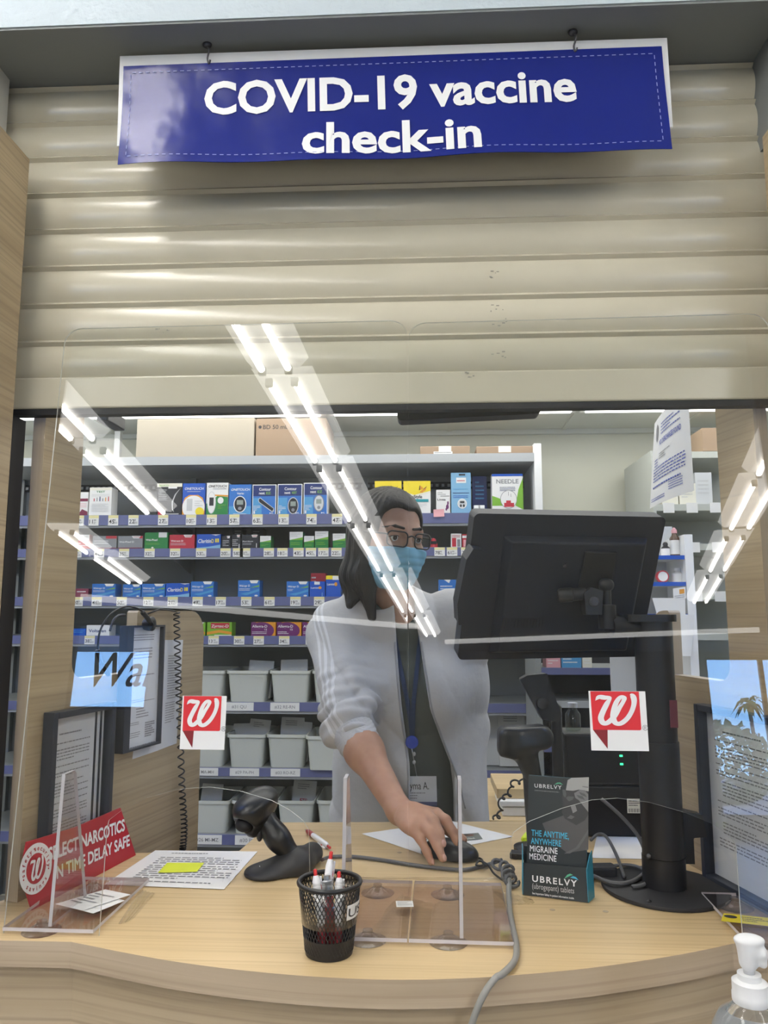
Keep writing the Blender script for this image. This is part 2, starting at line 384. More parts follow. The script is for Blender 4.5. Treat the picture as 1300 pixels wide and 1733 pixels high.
for x in (-2.295, -1.075, .145, 1.365):      # recessed troffers over the dispensary
    for y in (2.05, 3.41):
        t = thing('ceiling_panel_light', 'bright ceiling light panel over the dispensary shelves', 'ceiling light', (x, y, 2.43), 'dispensary ceiling lights')
        MB().box((x - .60, y - .29, 2.418), (x + .60, y + .29, 2.4299)).build('panel_frame', 'fixture', t)
        MB().box((x - .575, y - .265, 2.412), (x + .575, y + .265, 2.418)).build('diffuser', 'tube_p', t)

# ------------------------------------------------------------------ shutter
sh = thing('rolling_shutter', 'half lowered beige slatted roller shutter with black bottom seal', 'shutter', (0, S, 1.85))
zb1 = at(650, 632, Y=S).z; zb0 = at(650, 690, Y=S).z
pitch = (at(650, 310, Y=S).z - zb1) / 5.0
cur = MB(); prof = []
z = zb1
while z < ZS + .01:
    for u in np.linspace(0, 1, 13)[:-1]:
        y = -.0085 * sin(pi * min(1, u / .84)) ** .8 if u < .84 else (.003 if u < .90 else -.0065)
        prof.append((y, z + u * pitch))
    z += pitch
prof.append((0, z))
xa, xb = XL - .30, XR + .045
vs = [(x, S + y, zz) for x in (xa, xb) for y, zz in prof]; k = len(prof)
cur.add(vs, [(i, i + k, i + k + 1, i + 1) for i in range(k - 1)])
vs2 = [(x, S + y + .012, zz) for x in (xa, xb) for y, zz in prof]
cur.add(vs2, [(i + 1, i + k + 1, i + k, i) for i in range(k - 1)])
cur_part = cur.build('slat_curtain', 'shutter', sh, smooth=35)
bb = MB().box((XL - .05, S - .008, zb0 + .004), (XR + .045, S + .016, zb1)).build('bottom_bar', 'shutter', sh, bevel=.003)
MB().box((XL - .05, S - .006, zb0 - .006), (XR + .045, S + .014, zb0 + .004)).build('rubber_seal', 'rubber', bb, label='black rubber seal')
gl = thing('shutter_guide', 'dark vertical guide channel at the left end of the shutter', 'guide rail', (XL - .03, S, .95))
MB().box((XL - .048, S - .02, ZC + .001), (XL - .012, S + .02, zb0 - .01)).build('channel', 'blackmatte', gl)
gr = thing('shutter_guide', 'vertical guide channel at the right end of the shutter', 'guide rail', (XR + .03, S, .95))
MB().box((XR + .03, S - .02, ZC + .001), (XR + .05, S + .02, zb0 - .01)).build('channel', 'blackmatte', gr)

# ------------------------------------------------------------------ banner
YB = 1.14
bs = thing('hanging_sign', 'blue vaccine check-in banner on a white board hung under the soffit', 'sign', at(668, 170, Y=YB))
b0, b1, b2, b3 = [at(*p, Y=YB) for p in ((203, 95), (1129, 64), (1139, 215), (198, 247))]
q = MB(); dy = Vector((0, .004, 0)); q.hexa([b3, b2, b2 + dy, b3 + dy, b0, b1, b1 + dy, b0 + dy]); q.build('backing_board', 'white', bs)
c0, c1, c2, c3 = [at(*p, Y=YB - .006) for p in ((209, 112), (1120, 78), (1135, 253), (205, 283))]
def bsurf(u, v, d=0):
    """u along, v from top (0) to bottom (1)"""
    p = c0.lerp(c1, u).lerp(c3.lerp(c2, u), v)
    w = .004 * sin(u * 9 + 1) + .003 * sin(u * 21) + .0025 * sin(u * 5 - v * 6)
    return p + Vector((0, -d - w * (v ** 1.5) - .010 * v * v * v, -.004 * v))
ban = MB(); ban.grid(lambda u, v: bsurf(u, 1 - v), 60, 14)
ban.grid(lambda u, v: bsurf(u, v, -.0012), 60, 14)
bl = (c1 - c0).length; bh = (c3 - c0).length
def onban(x, y, z): return bsurf(x / bl, 1 - y / bh, .0012)
def bx(px, py):     # photo pixel on the banner -> local x, y
    p = at(px, py, Y=YB - .006); e = (c1 - c0).normalized(); h = (c0 - c3)
    return ((p - c0).dot(e), bh - (c0 - p).dot(Vector((0, 0, 1))) + (p - c0).dot(e) * e.z)
x0, y0 = bx(344, 192); x1, _ = bx(974, 172)
ban.text('COVID-19 vaccine', .0775, None, 1, x0, y0, .028, x1 - x0, fn=onban)
x0, y0 = bx(508, 258); x1, _ = bx(810, 246)
y0 -= .004
ban.text('check-in', .0775, None, 1, x0, y0, .028, x1 - x0, fn=onban)
def dash(xa, ya, xb, yb, n):
    for i in range(n):
        a, b = (i + .2) / n, (i + .75) / n; t = .0011
        P = [(xa + (xb - xa) * a, ya + (yb - ya) * a), (xa + (xb - xa) * b, ya + (yb - ya) * b)]
        dx, dy_ = (-t / 2, 0) if abs(xb - xa) < abs(yb - ya) else (0, t / 2)
        ban.add([onban(P[0][0] - dx, P[0][1] - dy_, 0), onban(P[1][0] - dx, P[1][1] - dy_, 0), onban(P[1][0] + dx, P[1][1] + dy_, 0), onban(P[0][0] + dx, P[0][1] + dy_, 0)], [(0, 1, 2, 3)], 2)
e = .013
dash(e, e, bl - e, e, 74); dash(e, bh - e, bl - e, bh - e, 74); dash(e, e, e, bh - e, 13); dash(bl - e, e, bl - e, bh - e, 13)
M['stitch'] = mat('stitch', (.30, .34, .62), .6)
ban.build('banner', ['banner', 'white', 'stitch'], bs, smooth=True)
for i, (px_, py_, w_) in enumerate(((353, 82, 'left end'), (968, 61, 'right end'))):
    a = at(px_, py_, Y=YB); h = thing('sign_hook', 'small dark wire hook holding up the %s of the blue banner board' % w_, 'hook', (a.x, YB - .006, ZS))
    q = MB(); q.tube([(a.x, YB - .008, ZS), (a.x, YB - .008, a.z)], .0022, 0, 8)
    q.ball((a.x, YB - .008, a.z), (.008, .006, .006)); q.build('anchor', 'darksteel', h, smooth=True)
    q = MB(); q.tube(smoothpath([(a.x - .004, YB - .010, a.z), (a.x + .004, YB - .011, a.z - .010), (a.x + .001, YB - .0075, a.z - .024), (a.x + .003, YB - .006, a.z - .032), (a.x + .006, YB - .008, a.z - .027)]), .0016, 0, 6)
    q.build('wire_hook', 'darksteel', h, smooth=True)

# ------------------------------------------------------------------ counter
ZC = 1.0
ct = thing('service_counter', 'light oak check-in counter with a bowed front edge', 'counter', (0, 1.3, 0))
fr = [at(*p, Z=ZC) for p in ((0, 1592), (60, 1592), (120, 1594), (160, 1602), (220, 1614), (300, 1628), (400, 1641), (520, 1652), (650, 1658), (780, 1656), (900, 1648), (1000, 1638), (1100, 1624), (1180, 1610), (1240, 1597))]
fr = [Vector((-.71, fr[0].y, ZC))] + fr[2:] + [Vector((.47, 1.15, ZC)), Vector((.61, 1.15, ZC))]
fr = [fr[0], fr[1]] + smoothpath(fr[2:-2], 4) + fr[-2:]
pr = [Vector((.61, 1.25, ZC)), Vector((.535, 1.5, ZC)), Vector((.42, 1.76, ZC)), at(900, 1390, Z=ZC), at(460, 1392, Z=ZC), at(405, 1440, Z=ZC), Vector((-.565, 1.497, ZC)), Vector((-.68, 1.22, ZC)), Vector((-.71, 1.22, ZC))]
outl = [(p.x, p.y) for p in fr] + [(p.x, p.y) for p in pr]
q = MB(); q.prism(outl, ZC - .034, ZC, 0, None, 1); top = q.build('countertop', ['oak_top', 'oak_edge'], ct, bevel=.0015)
inn = [(p.x, p.y + .012) for p in fr] + [(p.x * .985, p.y - .03) for p in pr]
inn = [(x, y) for x, y in inn]
q = MB(); q.prism(inn, 0.0, ZC - .034, 0); q.build('front_panel', 'oak_front', ct)

# ------------------------------------------------------------------ partitions
def partition(side):
    sgn = -1 if side == 'left' else 1
    x0 = XL + .012 if sgn < 0 else XR - .012
    d = Vector((-sgn * .25, 1, 0)).normalized(); o = Vector((x0, S + .02, 0)); T = frame(o, d, (0, 0, 1))
    L1, L2, L3 = (.098, .285, .545) if sgn < 0 else (.098, .275, .35)
    zt, zn, zm = 2.415, 1.335, 1.455
    out = [(0, ZC + .0005), (.29, ZC + .0005)] + ([(.29, .80), (L3, .80)] if sgn < 0 else [(L3, ZC + .0005)]) + [(L3, zm - .055)] + [(L3 - .055 + .055 * cos(a), zm - .055 + .055 * sin(a)) for a in np.linspace(.2, pi / 2, 6)]
    out += [(L2 + .004, zm), (L2, zm - .004), (L2, zn)] + [(L1 + .03 - .03 * sin(a), zn + .03 - .03 * cos(a)) for a in np.linspace(0, pi / 2, 6)] + [(L1, zt), (0, zt)]
    t = thing('privacy_partition', 'tall oak privacy panel with a notch, standing on the %s end of the counter' % side, 'partition', (o.x, o.y, ZC))
    q = MB(); q.prism(out, -.012, .012, 0, T, 1); q.build('panel', ['oak_panel', 'oak_pale'], t)
    return T
TL, TR = partition('left'), partition('right')

# ------------------------------------------------------------------ acrylic shields
LEAN = radians(5)
WCURVE = [(.135, .735, .0), (.21, .83, .055), (.33, .82, .06), (.43, .82, .028), (.36, .66, .052), (.27, .43, .056), (.225, .26, .058), (.265, .13, .060), (.36, .145, .056), (.50, .33, .052), (.60, .55, .045), (.68, .72, .042), (.70, .82, .050), (.63, .835, .045), (.545, .70, .05), (.485, .48, .055), (.465, .28, .058), (.50, .14, .058), (.60, .12, .056), (.73, .25, .052), (.83, .45, .048), (.885, .66, .05), (.885, .82, .058), (.85, .90, .045), (.815, .885, .0)]
def script_w(mb, T, x, y, s, s2, m, z=.0006):
    """the flowing white initial of the stickers, as a ribbon of changing width"""
    P = [Vector((a, b, w)) for a, b, w in WCURVE]; P = smoothpath(P, 5); L = []; R = []
    for i, p in enumerate(P):
        a = P[max(0, i - 1)]; b = P[min(len(P) - 1, i + 1)]; d = Vector((b.x - a.x, b.y - a.y)); d = d.normalized() if d.length > 1e-6 else Vector((1, 0))
        nrm = Vector((-d.y, d.x)) * max(.004, p.z)
        L.append((x + (p.x + nrm.x) * s, y + (p.y + nrm.y) * s2, z + 4e-6 * i)); R.append((x + (p.x - nrm.x) * s, y + (p.y - nrm.y) * s2, z + 4e-6 * i))
    k = len(P)
    mb.add(L + R, [(i, i + 1, k + i + 1, k + i) for i in range(k - 1)], m, T)

def flag_sticker(T, x0, y0, x1, y1, parent):
    w, h = x1 - x0, y1 - y0; b = MB()
    b.prism([(x0, y0), (x1, y0), (x1, y1), (x0, y1)], .0002, .0005, 0, T)
    def r(p, z, m): b.poly([(x0 + a * w, y0 + c * h) for a, c in p], m, T, z)
    rr = [(.045, .345), (.86, .345)] + [(.86 + .03 * sin(t), .375 - .03 * cos(t)) for t in np.linspace(0, pi / 2, 5)] + [(.885 - 0, .995), (.03, .995)]
    r(rr, .0008, 1); r([(.045, .345), (.30, .345), (.285, .03)], .0008, 2)
    script_w(b, T, x0 - .01 * w, y0 + .38 * h, .9 * w, .62 * h, 0, .0012)
    b.text('®', .13 * h, T, 3, x0 + .91 * w, y0 + .34 * h, z=.0009)
    b.build('flag_sticker', ['white', 'red', 'darkred', 'greyink'], parent, label='white sticker with a red speech flag and a script initial')

def shield(side, psi, o, w, arch, feet, fins, label, tl):
    ps = radians(psi); e = Vector((cos(ps), sin(ps), 0)); nh = Vector((-sin(ps), cos(ps), 0))
    up = (Vector((0, 0, 1)) * cos(LEAN) + nh * sin(LEAN)); T = frame(o, e, up)   # local z towards the customer side
    def uv(px, py):
        f = at(px, py, Y=1.0) - EYE; n = e.cross(up); t = (Vector(o) - EYE).dot(n) / f.dot(n); h = EYE + f * t - Vector(o)
        return (h.dot(e), h.dot(up))
    t = thing('acrylic_shield', label, 'shield', o)
    H = tl(uv)
    A = [uv(*p) for p in arch]
    r = .028
    out = [(0, 0), (A[0][0], 0)] + A + [(A[-1][0], 0), (w, 0)] if A[-1][1] < 9 else [(0, 0)]
    out += [(w - r + r * cos(a), H - r + r * sin(a)) for a in np.linspace(0, pi / 2, 7)] + [(r - r * sin(a), H - r + r * cos(a)) for a in np.linspace(0, pi / 2, 7)]
    b = MB(); b.prism(out, -.003, 0, 0, T, 1); b.build('sheet', ['acryl', 'acryl_edge'], t)
    for (u0, u1, dep) in feet:
        p0 = Vector(o) + e * u0 + Vector((0, 0, .0045)); Tf = frame(p0, e, nh)
        b = MB(); b.prism([(0, -.002), (u1 - u0, -.002), (u1 - u0, dep), (0, dep)], 0, .005, 0, Tf, 1); b.build('base_plate', ['acryl_plate', 'acryl_side'], t)
        for cy in (.012, dep - .035):
            b = MB(); Tc = frame(p0 + e * ((u1 - u0) * .38) + nh * cy, e, nh)
            b.lathe([(.026, -.0043), (.027, -.0036), (.018, -.0014), (.007, .006), (.007, .010), (.0, .010)], 0, 24, Tc)
            b.build('suction_cup', 'suction', t, smooth=40)
    for u, hgt in fins:
        p0 = Vector(o) + e * u + Vector((0, 0, .0095)); Tf = frame(p0, nh, Vector((0, 0, 1)))
        k = math.tan(LEAN)
        b = MB(); b.prism([(.004, 0), (.115, 0), (.04 + hgt * k, hgt - .006), (.034 + hgt * k, hgt), (.004 + hgt * k, hgt)], -.0025, .0025, 0, Tf, 1)
        b.build('gusset', ['acryl_plate', 'acryl_side'], t)
    return t, T, uv
oL = at(5, 1580, Z=ZC); oLr = at(690, 1600, Z=ZC)
psiL = math.degrees(atan2(oLr.y - oL.y, oLr.x - oL.x)); wL = (oLr - oL).length
archL = [(172, 1520), (177, 1452), (180, 1405), (184, 1388), (205, 1372), (248, 1350), (301, 1336), (354, 1332), (407, 1339), (460, 1355), (490, 1371), (512, 1388), (521, 1402), (523, 1420), (525, 1520)]
shL, TshL, uvL = shield('left', psiL, oL, wL, archL, [(0, .132, .21), (.4835, wL - .0005, .228)], [(.066, .205), (.4835, .205)], 'left of two clear acrylic counter shields, overlapping the arm', lambda uv: uv(400, 549)[1])
oR = at(691.5, 1600, Z=ZC); psiR = -1.4
archR = [(866, 1520), (865, 1470), (865.5, 1420), (869, 1409), (897, 1390), (952, 1368), (1002, 1354), (1046, 1351), (1099, 1358), (1159, 1375), (1208, 1395), (1237, 1416), (1246, 1432), (1249, 1470), (1253, 1530)]
shR, TshR, uvR = shield('right', psiR, oR, .565, archR, [(.0005, .1425, .228), (.458, .56, .21)], [(.0725, .205)], 'right of two clear acrylic counter shields, in front of the monitor', lambda uv: uv(900, 541)[1])
for sh_, T_, uv_, px4 in ((shL, TshL, uvL, (304, 1178, 384, 1268)), (shR, TshR, uvR, (1001, 1170, 1092, 1270))):
    a = uv_(px4[0], px4[3]); b = uv_(px4[2], px4[1]); flag_sticker(T_, a[0], a[1], b[0], b[1], sh_)
# printed label lying under the middle base plates
p = at(685, 1530, Z=ZC + .011); b = MB(); T = frame(p, (1, .08, 0), (-.15, 1, 0)); b.prism([(-.013, -.012), (.013, -.012), (.013, .012), (-.013, .012)], 0, .0003, 0, T); b.lines(T, -.011, .010, .022, .018, 4, 1, .0006)
b.build('printed_label', ['paper', 'greyink'], shL)
p = at(1250, 1555, Z=ZC + .0115); b = MB(); T = frame(p, (1, -.25, 0), (.25, 1, 0)); C('yellow_label', (.70, .58, .02))
b.prism([(-.025, -.016), (.05, -.016), (.05, .016), (-.018, .016)], 0, .0003, 0, T); b.poly([(-.01 + .009 * cos(a), .004 + .006 * sin(a)) for a in np.linspace(0, 2 * pi, 16)[:-1]], 1, T, .0006); b.lines(T, .005, .010, .04, .02, 3, 1, .0006)
b.build('warning_label', ['yellow_label', 'ink'], shR, label='yellow label')
# ------------------------------------------------------------------ smooth solid shapes (distance fields turned into one closed surface)
def A3(v): return np.array(v, dtype=np.float32)
def cone(a, b, ra, rb, k=.01, neg=False): return ('c', A3(a), A3(b), ra, rb, k, neg)
def ell(c, r, R=None, k=.01, neg=False): return ('e', A3(c), A3(r), None if R is None else np.array(R, dtype=np.float32), None, k, neg)
def rbox(c, h, R=None, r=.005, k=.005, neg=False): return ('b', A3(c), A3(h), None if R is None else np.array(R, dtype=np.float32), r, k, neg)
def pdist(P, q):
    if q[0] == 'c':
        ab = q[2] - q[1]; w = P - q[1]; h = np.clip(w @ ab / max(1e-12, float(ab @ ab)), 0, 1)
        return np.linalg.norm(w - h[:, None] * ab, axis=1) - (q[3] + (q[4] - q[3]) * h)
    w = P - q[1]
    if q[3] is not None: w = w @ q[3]          # columns of R are the local axes
    if q[0] == 'e':
        u = w / q[2]; k0 = np.linalg.norm(u, axis=1); k1 = np.linalg.norm(u / q[2], axis=1)
        return k0 * (k0 - 1) / np.maximum(k1, 1e-9)
    d = np.abs(w) - (q[2] - q[4])
    return np.linalg.norm(np.maximum(d, 0), axis=1) + np.minimum(d.max(axis=1), 0) - q[4]
def field(P, prims):
    d = np.full(len(P), 1e3, np.float32)
    for q in prims:
        e = pdist(P, q); k = q[5]
        if q[6]:
            e = -e; h = np.maximum(k - np.abs(d - e), 0) / k; d = np.maximum(d, e) + h * h * k * .25
        else:
            h = np.maximum(k - np.abs(d - e), 0) / k; d = np.minimum(d, e) - h * h * k * .25
    return d
def solid(prims, lo, hi, h, warp=None, B=12):
    """vertices, quads of the zero level of a set of prims (surface nets)"""
    lo = A3(lo); n = np.ceil((A3(hi) - lo) / h).astype(int); nb = (n + B - 1) // B; n = nb * B + 1
    F = np.ones(n, np.float32); f = warp if warp else field
    ib = np.stack(np.meshgrid(*[np.arange(k) for k in nb], indexing='ij'), -1).reshape(-1, 3)
    cc = lo + (ib * B + B / 2) * h; dc = f(cc.astype(np.float32), prims); rad = B * h * .87 + .012
    g = np.stack(np.meshgrid(*[np.arange(B + 1)] * 3, indexing='ij'), -1).reshape(-1, 3)
    for b, d in zip(ib, dc):
        s = tuple(slice(q * B, q * B + B + 1) for q in b)
        if abs(d) > rad * 1.9: F[s] = np.where(np.abs(F[s]) < .9, F[s], 1.0 if d > 0 else -1.0); continue
        P = (lo + (g + b * B) * h).astype(np.float32); F[s] = f(P, prims).reshape((B + 1,) * 3)
    N = F < 0
    c = [slice(0, -1), slice(1, None)]
    cnt = sum(N[c[i], c[j], c[k]].astype(np.int8) for i in (0, 1) for j in (0, 1) for k in (0, 1))
    act = (cnt > 0) & (cnt < 8); ai = np.argwhere(act); vid = np.full(act.shape, -1, np.int64); vid[tuple(ai.T)] = np.arange(len(ai))
    S_ = np.zeros((len(ai), 3)); K = np.zeros(len(ai))
    cor = [(i, j, k) for i in (0, 1) for j in (0, 1) for k in (0, 1)]
    for a in cor:
        for ax in range(3):
            if a[ax]: continue
            b = list(a); b[ax] = 1
            fa = F[tuple((ai + a).T)]; fb = F[tuple((ai + b).T)]; m = (fa < 0) != (fb < 0)
            t = np.where(m, fa / np.where(m, fa - fb, 1), 0); p = np.tile(np.array(a, float), (len(ai), 1)); p[:, ax] = t
            S_ += p * m[:, None]; K += m
    V = lo + (ai + S_ / K[:, None]) * h
    Q = []
    for ax in range(3):
        o1, o2 = [(1, 2), (2, 0), (0, 1)][ax]
        sa = [slice(None)] * 3; sb = [slice(None)] * 3; sa[ax] = slice(0, -1); sb[ax] = slice(1, None)
        e = np.argwhere(N[tuple(sa)] != N[tuple(sb)])
        e = e[(e[:, o1] > 0) & (e[:, o2] > 0) & (e[:, o1] < act.shape[o1]) & (e[:, o2] < act.shape[o2])]
        q = []
        for d1, d2 in ((0, 0), (1, 0), (1, 1), (0, 1)):
            x = e.copy(); x[:, o1] -= 1 - d1; x[:, o2] -= 1 - d2; q.append(vid[tuple(x.T)])
        q = np.stack(q, 1); ins = N[tuple(e.T)]; q[~ins] = q[~ins][:, ::-1]; Q.append(q)
    Q = np.concatenate(Q); Q = Q[(Q >= 0).all(axis=1)]
    return V, Q
def solid_obj(name, prims, lo, hi, h, m, parent, warp=None, attr=None, label=None, smooth_it=1):
    V, Q = solid(prims, lo, hi, h, warp)
    for _ in range(smooth_it):      # one light relaxation along the quads' edges
        acc = np.zeros_like(V); k = np.zeros(len(V))
        for i in range(4):
            np.add.at(acc, Q[:, i], V[Q[:, (i + 1) % 4]]); np.add.at(k, Q[:, i], 1)
            np.add.at(acc, Q[:, i], V[Q[:, (i - 1) % 4]]); np.add.at(k, Q[:, i], 1)
        V = V * .5 + .5 * acc / np.maximum(k, 1)[:, None]
    b = BASE.get(parent, Vector((0, 0, 0))) if parent is not None else Vector((0, 0, 0))
    me = bpy.data.meshes.new(name); me.from_pydata((V - np.array(b)).tolist(), [], Q.tolist())
    me.polygons.foreach_set('use_smooth', [True] * len(me.polygons)); me.update()
    for q in ([m] if isinstance(m, str) else m): me.materials.append(M[q])
    if attr:
        for an, fn in attr.items():
            a = me.attributes.new(an, 'FLOAT', 'POINT'); a.data.foreach_set('value', fn(V).astype(np.float32))
    o = bpy.data.objects.new(name, me); COL.objects.link(o)
    if parent is not None: o.parent = parent; BASE[o] = b
    if label: o['label'] = label
    return o
def rotm(yaw=0, pitch=0, roll=0): return np.array((Matrix.Rotation(yaw, 3, 'Z') @ Matrix.Rotation(pitch, 3, 'X') @ Matrix.Rotation(roll, 3, 'Y')))
def onplane(px, py, o, n):
    f = at(px, py, Y=1.0) - EYE; t = (Vector(o) - EYE).dot(n) / f.dot(n); return EYE + f * t
# ------------------------------------------------------------------ shelving behind the counter
YS, YK = 3.6, 4.0
def zy(y, x=400, Y=YS): return at(x, y, Y=Y).z
def xx(x, y=900, Y=YS): return at(x, y, Y=Y).x
XA, XB = -2.15, xx(906)
sv = thing('wall_shelving', 'long grey metal shelving run stocked with medicine boxes and white bins', 'shelf', ((XA + XB) / 2, YK, 0))
MB().box((XA, YK - .02, .05), (XB, YK, zy(781))).build('back_panel', 'shelfgrey', sv)
MB().box((XB + .001, YS - .02, .02), (XB + .035, YK, zy(752, 905))).build('end_panel', 'white', sv, label='white end panel')
for xu in (XA + .01, -1.21, -.3):
    MB().box((xu - .015, YK - .05, .05), (xu + .015, YK - .021, zy(781))).build('upright', 'shelfgrey', sv)
    for yb in (879, 934, 1018, 1083, 1196, 1305):
        z = zy(yb); MB().prism([(YS + .06, z - .03), (YS + .06, z - .012), (YK - .05, z - .012), (YK - .05, z - .085)], xu - .003, xu + .003, 0, Matrix(((0, 0, 1, 0), (1, 0, 0, 0), (0, 1, 0, 0), (0, 0, 0, 1)))).build('bracket', 'shelfgrey', sv)
pf = MB()
for i in range(88):       # the perforated strip under the top shelf
    x = XA + .03 + i * .030; pf.box((x, YK - .045, zy(806)), (x + .014, YK - .038, zy(801)))
strip = MB().box((XA, YK - .037, zy(809)), (XB, YK - .02, zy(797))).build('perforated_strip', 'blackmatte', sv)
M['punch'] = mat('punch', (.35, .36, .36), .5); pf.build('punched_edge', 'punch', strip)
b = MB(); b.box((XA, YS - .01, zy(787)), (XB, YK, zy(781))); b.box((XA, YS - .02, zy(787)), (XB, YS - .008, zy(773)))
b.build('top_shelf', 'shelflight', sv)
SH = {}
TAGS = {'A': (872, 888, [128, 153, 186, 220, 270, 317, 352, 390, 429, 473, 520, 563, 800]),
        'B': (929, 942, [124, 162, 204, 247, 290, 334, 375, 396, 408, 448, 471, 498, 519, 540, 562, 736, 757, 781, 800]),
        'C': (1011, 1025, [126, 158, 200, 245, 286, 328, 367, 410, 449, 493, 533]),
        'D': (1077, 1090, [146, 355, 398, 431, 474, 519]),
        'E': (1189, 1203, []), 'F': (1300, 1313, []), 'G': (1413, 1429, [])}
BINTAG = {'E': [(406, '#31 QU'), (483, '#32 RE-RN')], 'F': [(346, '#25 MA-MH'), (415, '#29 PA-PH'), (484, '#33 RO-RZ')], 'G': [(352, '#26 MI-MZ'), (424, '#30 PI-PZ')]}
rt = random.Random(11)
for key, (ya, yb, tg_) in TAGS.items():
    z0 = zy(ya); zb = zy(yb); SH[key] = z0
    s_ = MB().box((XA, YS + .0, z0 - .012), (XB, YK - .02, z0)).build('shelf', 'shelfgrey', sv)
    b = MB(); b.box((XA, YS - .012, zb), (XB, YS - .0005, z0 + .003)); b.box((XA, YS - .004, zb - .012), (XB, YS - .0005, zb - .0002), 1)
    b.build('price_rail', ['railblue', 'shelflight'], s_)
    for x in tg_:
        xc = xx(x + 8, ya); w = .049; h = z0 - zb + .004; b = MB(); T = frame((xc - w / 2, YS - .0125, zb - .002), (1, 0, 0), (0, 0, 1))
        b.prism([(0, 0), (w, 0), (w, h), (0, h)], 0, .0012, 0, T); b.poly([(0, h * .72), (w, h * .72), (w, h), (0, h)], 1, T, .0016)
        b.text('%d' % rt.randint(8, 79), h * .55, T, 2, w * .08, h * .2, .01, z=.0016); b.text('99', h * .26, T, 2, w * .50, h * .42, z=.0016)
        b.lines(T, w * .5, h * .38, w * .42, h * .24, 2, 2, .0016, rnd=rt)
        b.build('price_tag', ['paper', 'tagyellow', 'ink'], s_)
    for x, s in BINTAG.get(key, []):
        xc = xx(x, ya); w = .135; h = z0 - zb; b = MB(); T = frame((xc - w / 2, YS - .0125, zb + .002), (1, 0, 0), (0, 0, 1))
        b.prism([(0, 0), (w, 0), (w, h), (0, h)], 0, .001, 0, T); b.text(s, h * .55, T, 1, w / 2, h * .3, .004, z=.0014, align='c')
        b.build('bin_label', ['paper', 'greyink'], s_)

# ------------------------------------------------------------------ boxes on the shelves
C('navy', (.012, .03, .16)); C('cblue', (.01, .09, .50)); C('mblue', (.03, .17, .55)); C('sky', (.08, .32, .62)); C('lblue', (.22, .45, .68)); C('green', (.02, .22, .05)); C('lgreen', (.20, .45, .04))
C('yellow', (.85, .68, .03)); C('orange', (.75, .32, .03)); C('purple', (.16, .025, .15)); C('pinkpaper', (.75, .38, .42)); C('maroon', (.20, .02, .06)); C('grey', (.25, .26, .28)); C('lgrey', (.55, .56, .57)); C('teal', (.02, .30, .35)); C('cream', (.78, .76, .66)); C('boxwhite', (.80, .80, .80)); C('boxblack', (.015, .015, .02)); C('boxred', (.52, .03, .05)); C('meter', (.62, .64, .66)); C('lcd', (.28, .33, .30))
def meter(cx, cy, rx, ry, ring='boxwhite', body='boxblack'):
    return [('e', cx, cy, rx, ry, ring), ('e', cx, cy, rx * .86, ry * .9, body), ('r', cx - rx * .5, cy - ry * .05, cx + rx * .5, cy + ry * .5, 'lcd'), ('e', cx, cy - ry * .5, rx * .3, ry * .2, 'grey')]
def pbox(x0, x1, y0, shelf, label, design, base='boxwhite', cat='medicine box', name='medicine_box', group=None, depth=.075, back=0.0, stack=0.0, yaw=0):
    z0 = (SH[shelf] if isinstance(shelf, str) else shelf) + stack + .0004; Y = YS + .012 + back
    X0, X1 = at(x0, y0, Y=Y).x, at(x1, y0, Y=Y).x; h = at((x0 + x1) / 2, y0, Y=Y).z - z0; w = X1 - X0
    X0 += .001; w -= .002
    mats = [base]; b = MB(); T = frame((X0, Y, z0), (1, 0, 0), (0, 0, 1))
    b.prism([(0, 0), (w, 0), (w, h), (0, h)], -depth, 0, 0, T)
    def mi(c):
        if c not in mats: mats.append(c)
        return mats.index(c)
    z = .0002
    for d in design:
        k = d[0]; z += .00015
        if k == 'r': b.poly([(d[1] * w, d[2] * h), (d[3] * w, d[2] * h), (d[3] * w, d[4] * h), (d[1] * w, d[4] * h)], mi(d[5]), T, z)
        elif k == 'e': b.poly([(w * min(1, max(0, d[1] + d[3] * cos(a))), h * min(1, max(0, d[2] + d[4] * sin(a)))) for a in np.linspace(0, 2 * pi, 25)[:-1]], mi(d[5]), T, z)
        elif k == 'p': b.poly([(p * w, q * h) for p, q in d[1]], mi(d[2]), T, z)
        elif k == 't': b.text(d[1], d[4] * h, T, mi(d[5]), d[2] * w, d[3] * h, .018, d[6] * w, z=z, shear=d[7] if len(d) > 7 else 0)
        elif k == 'l': b.lines(T, d[1] * w, d[2] * h, d[3] * w, d[4] * h, d[5], mi(d[6]), z, rnd=rt)
    o = b.build(name, mats); return tag(o, label, cat, group)
GA = 'boxes on the meter shelf'; GB = 'boxes on the second shelf'; GC = 'boxes on the third shelf'; GD = 'boxes on the fourth shelf'
def onetouch(c, tc, top=.80): return [('t', 'ONETOUCH', .08, top, .105, tc, .84, .2)]
W_ = 'boxwhite'
pbox(131, 150, 833, 'A', 'small white and maroon box at the far left of the meter shelf', [('r', 0, .62, 1, .74, 'maroon'), ('p', [(0, 0), (1, 0), (1, .2), (.5, .3), (.2, .12)], 'maroon'), ('l', .1, .56, .8, .2, 3, 'pinkpaper')], group=GA, name='test_kit_box', cat='box')
pbox(152, 190, 825, 'A', 'white test kit box with green heading and coloured bars, second from left', [('r', .02, .9, .98, .99, 'cream'), ('t', 'TEST', .3, .82, .09, 'green', .4), ('l', .1, .78, .8, .1, 2, 'lgrey')] + [('r', .2 + .13 * i, .52, .24 + .13 * i, .62 + .03 * (i % 3), c) for i, c in enumerate(('boxred', 'grey', 'navy', 'grey', 'orange', 'boxred'))] + [('l', .12, .45, .76, .3, 6, 'lgrey')], group=GA, name='test_kit_box', cat='box')
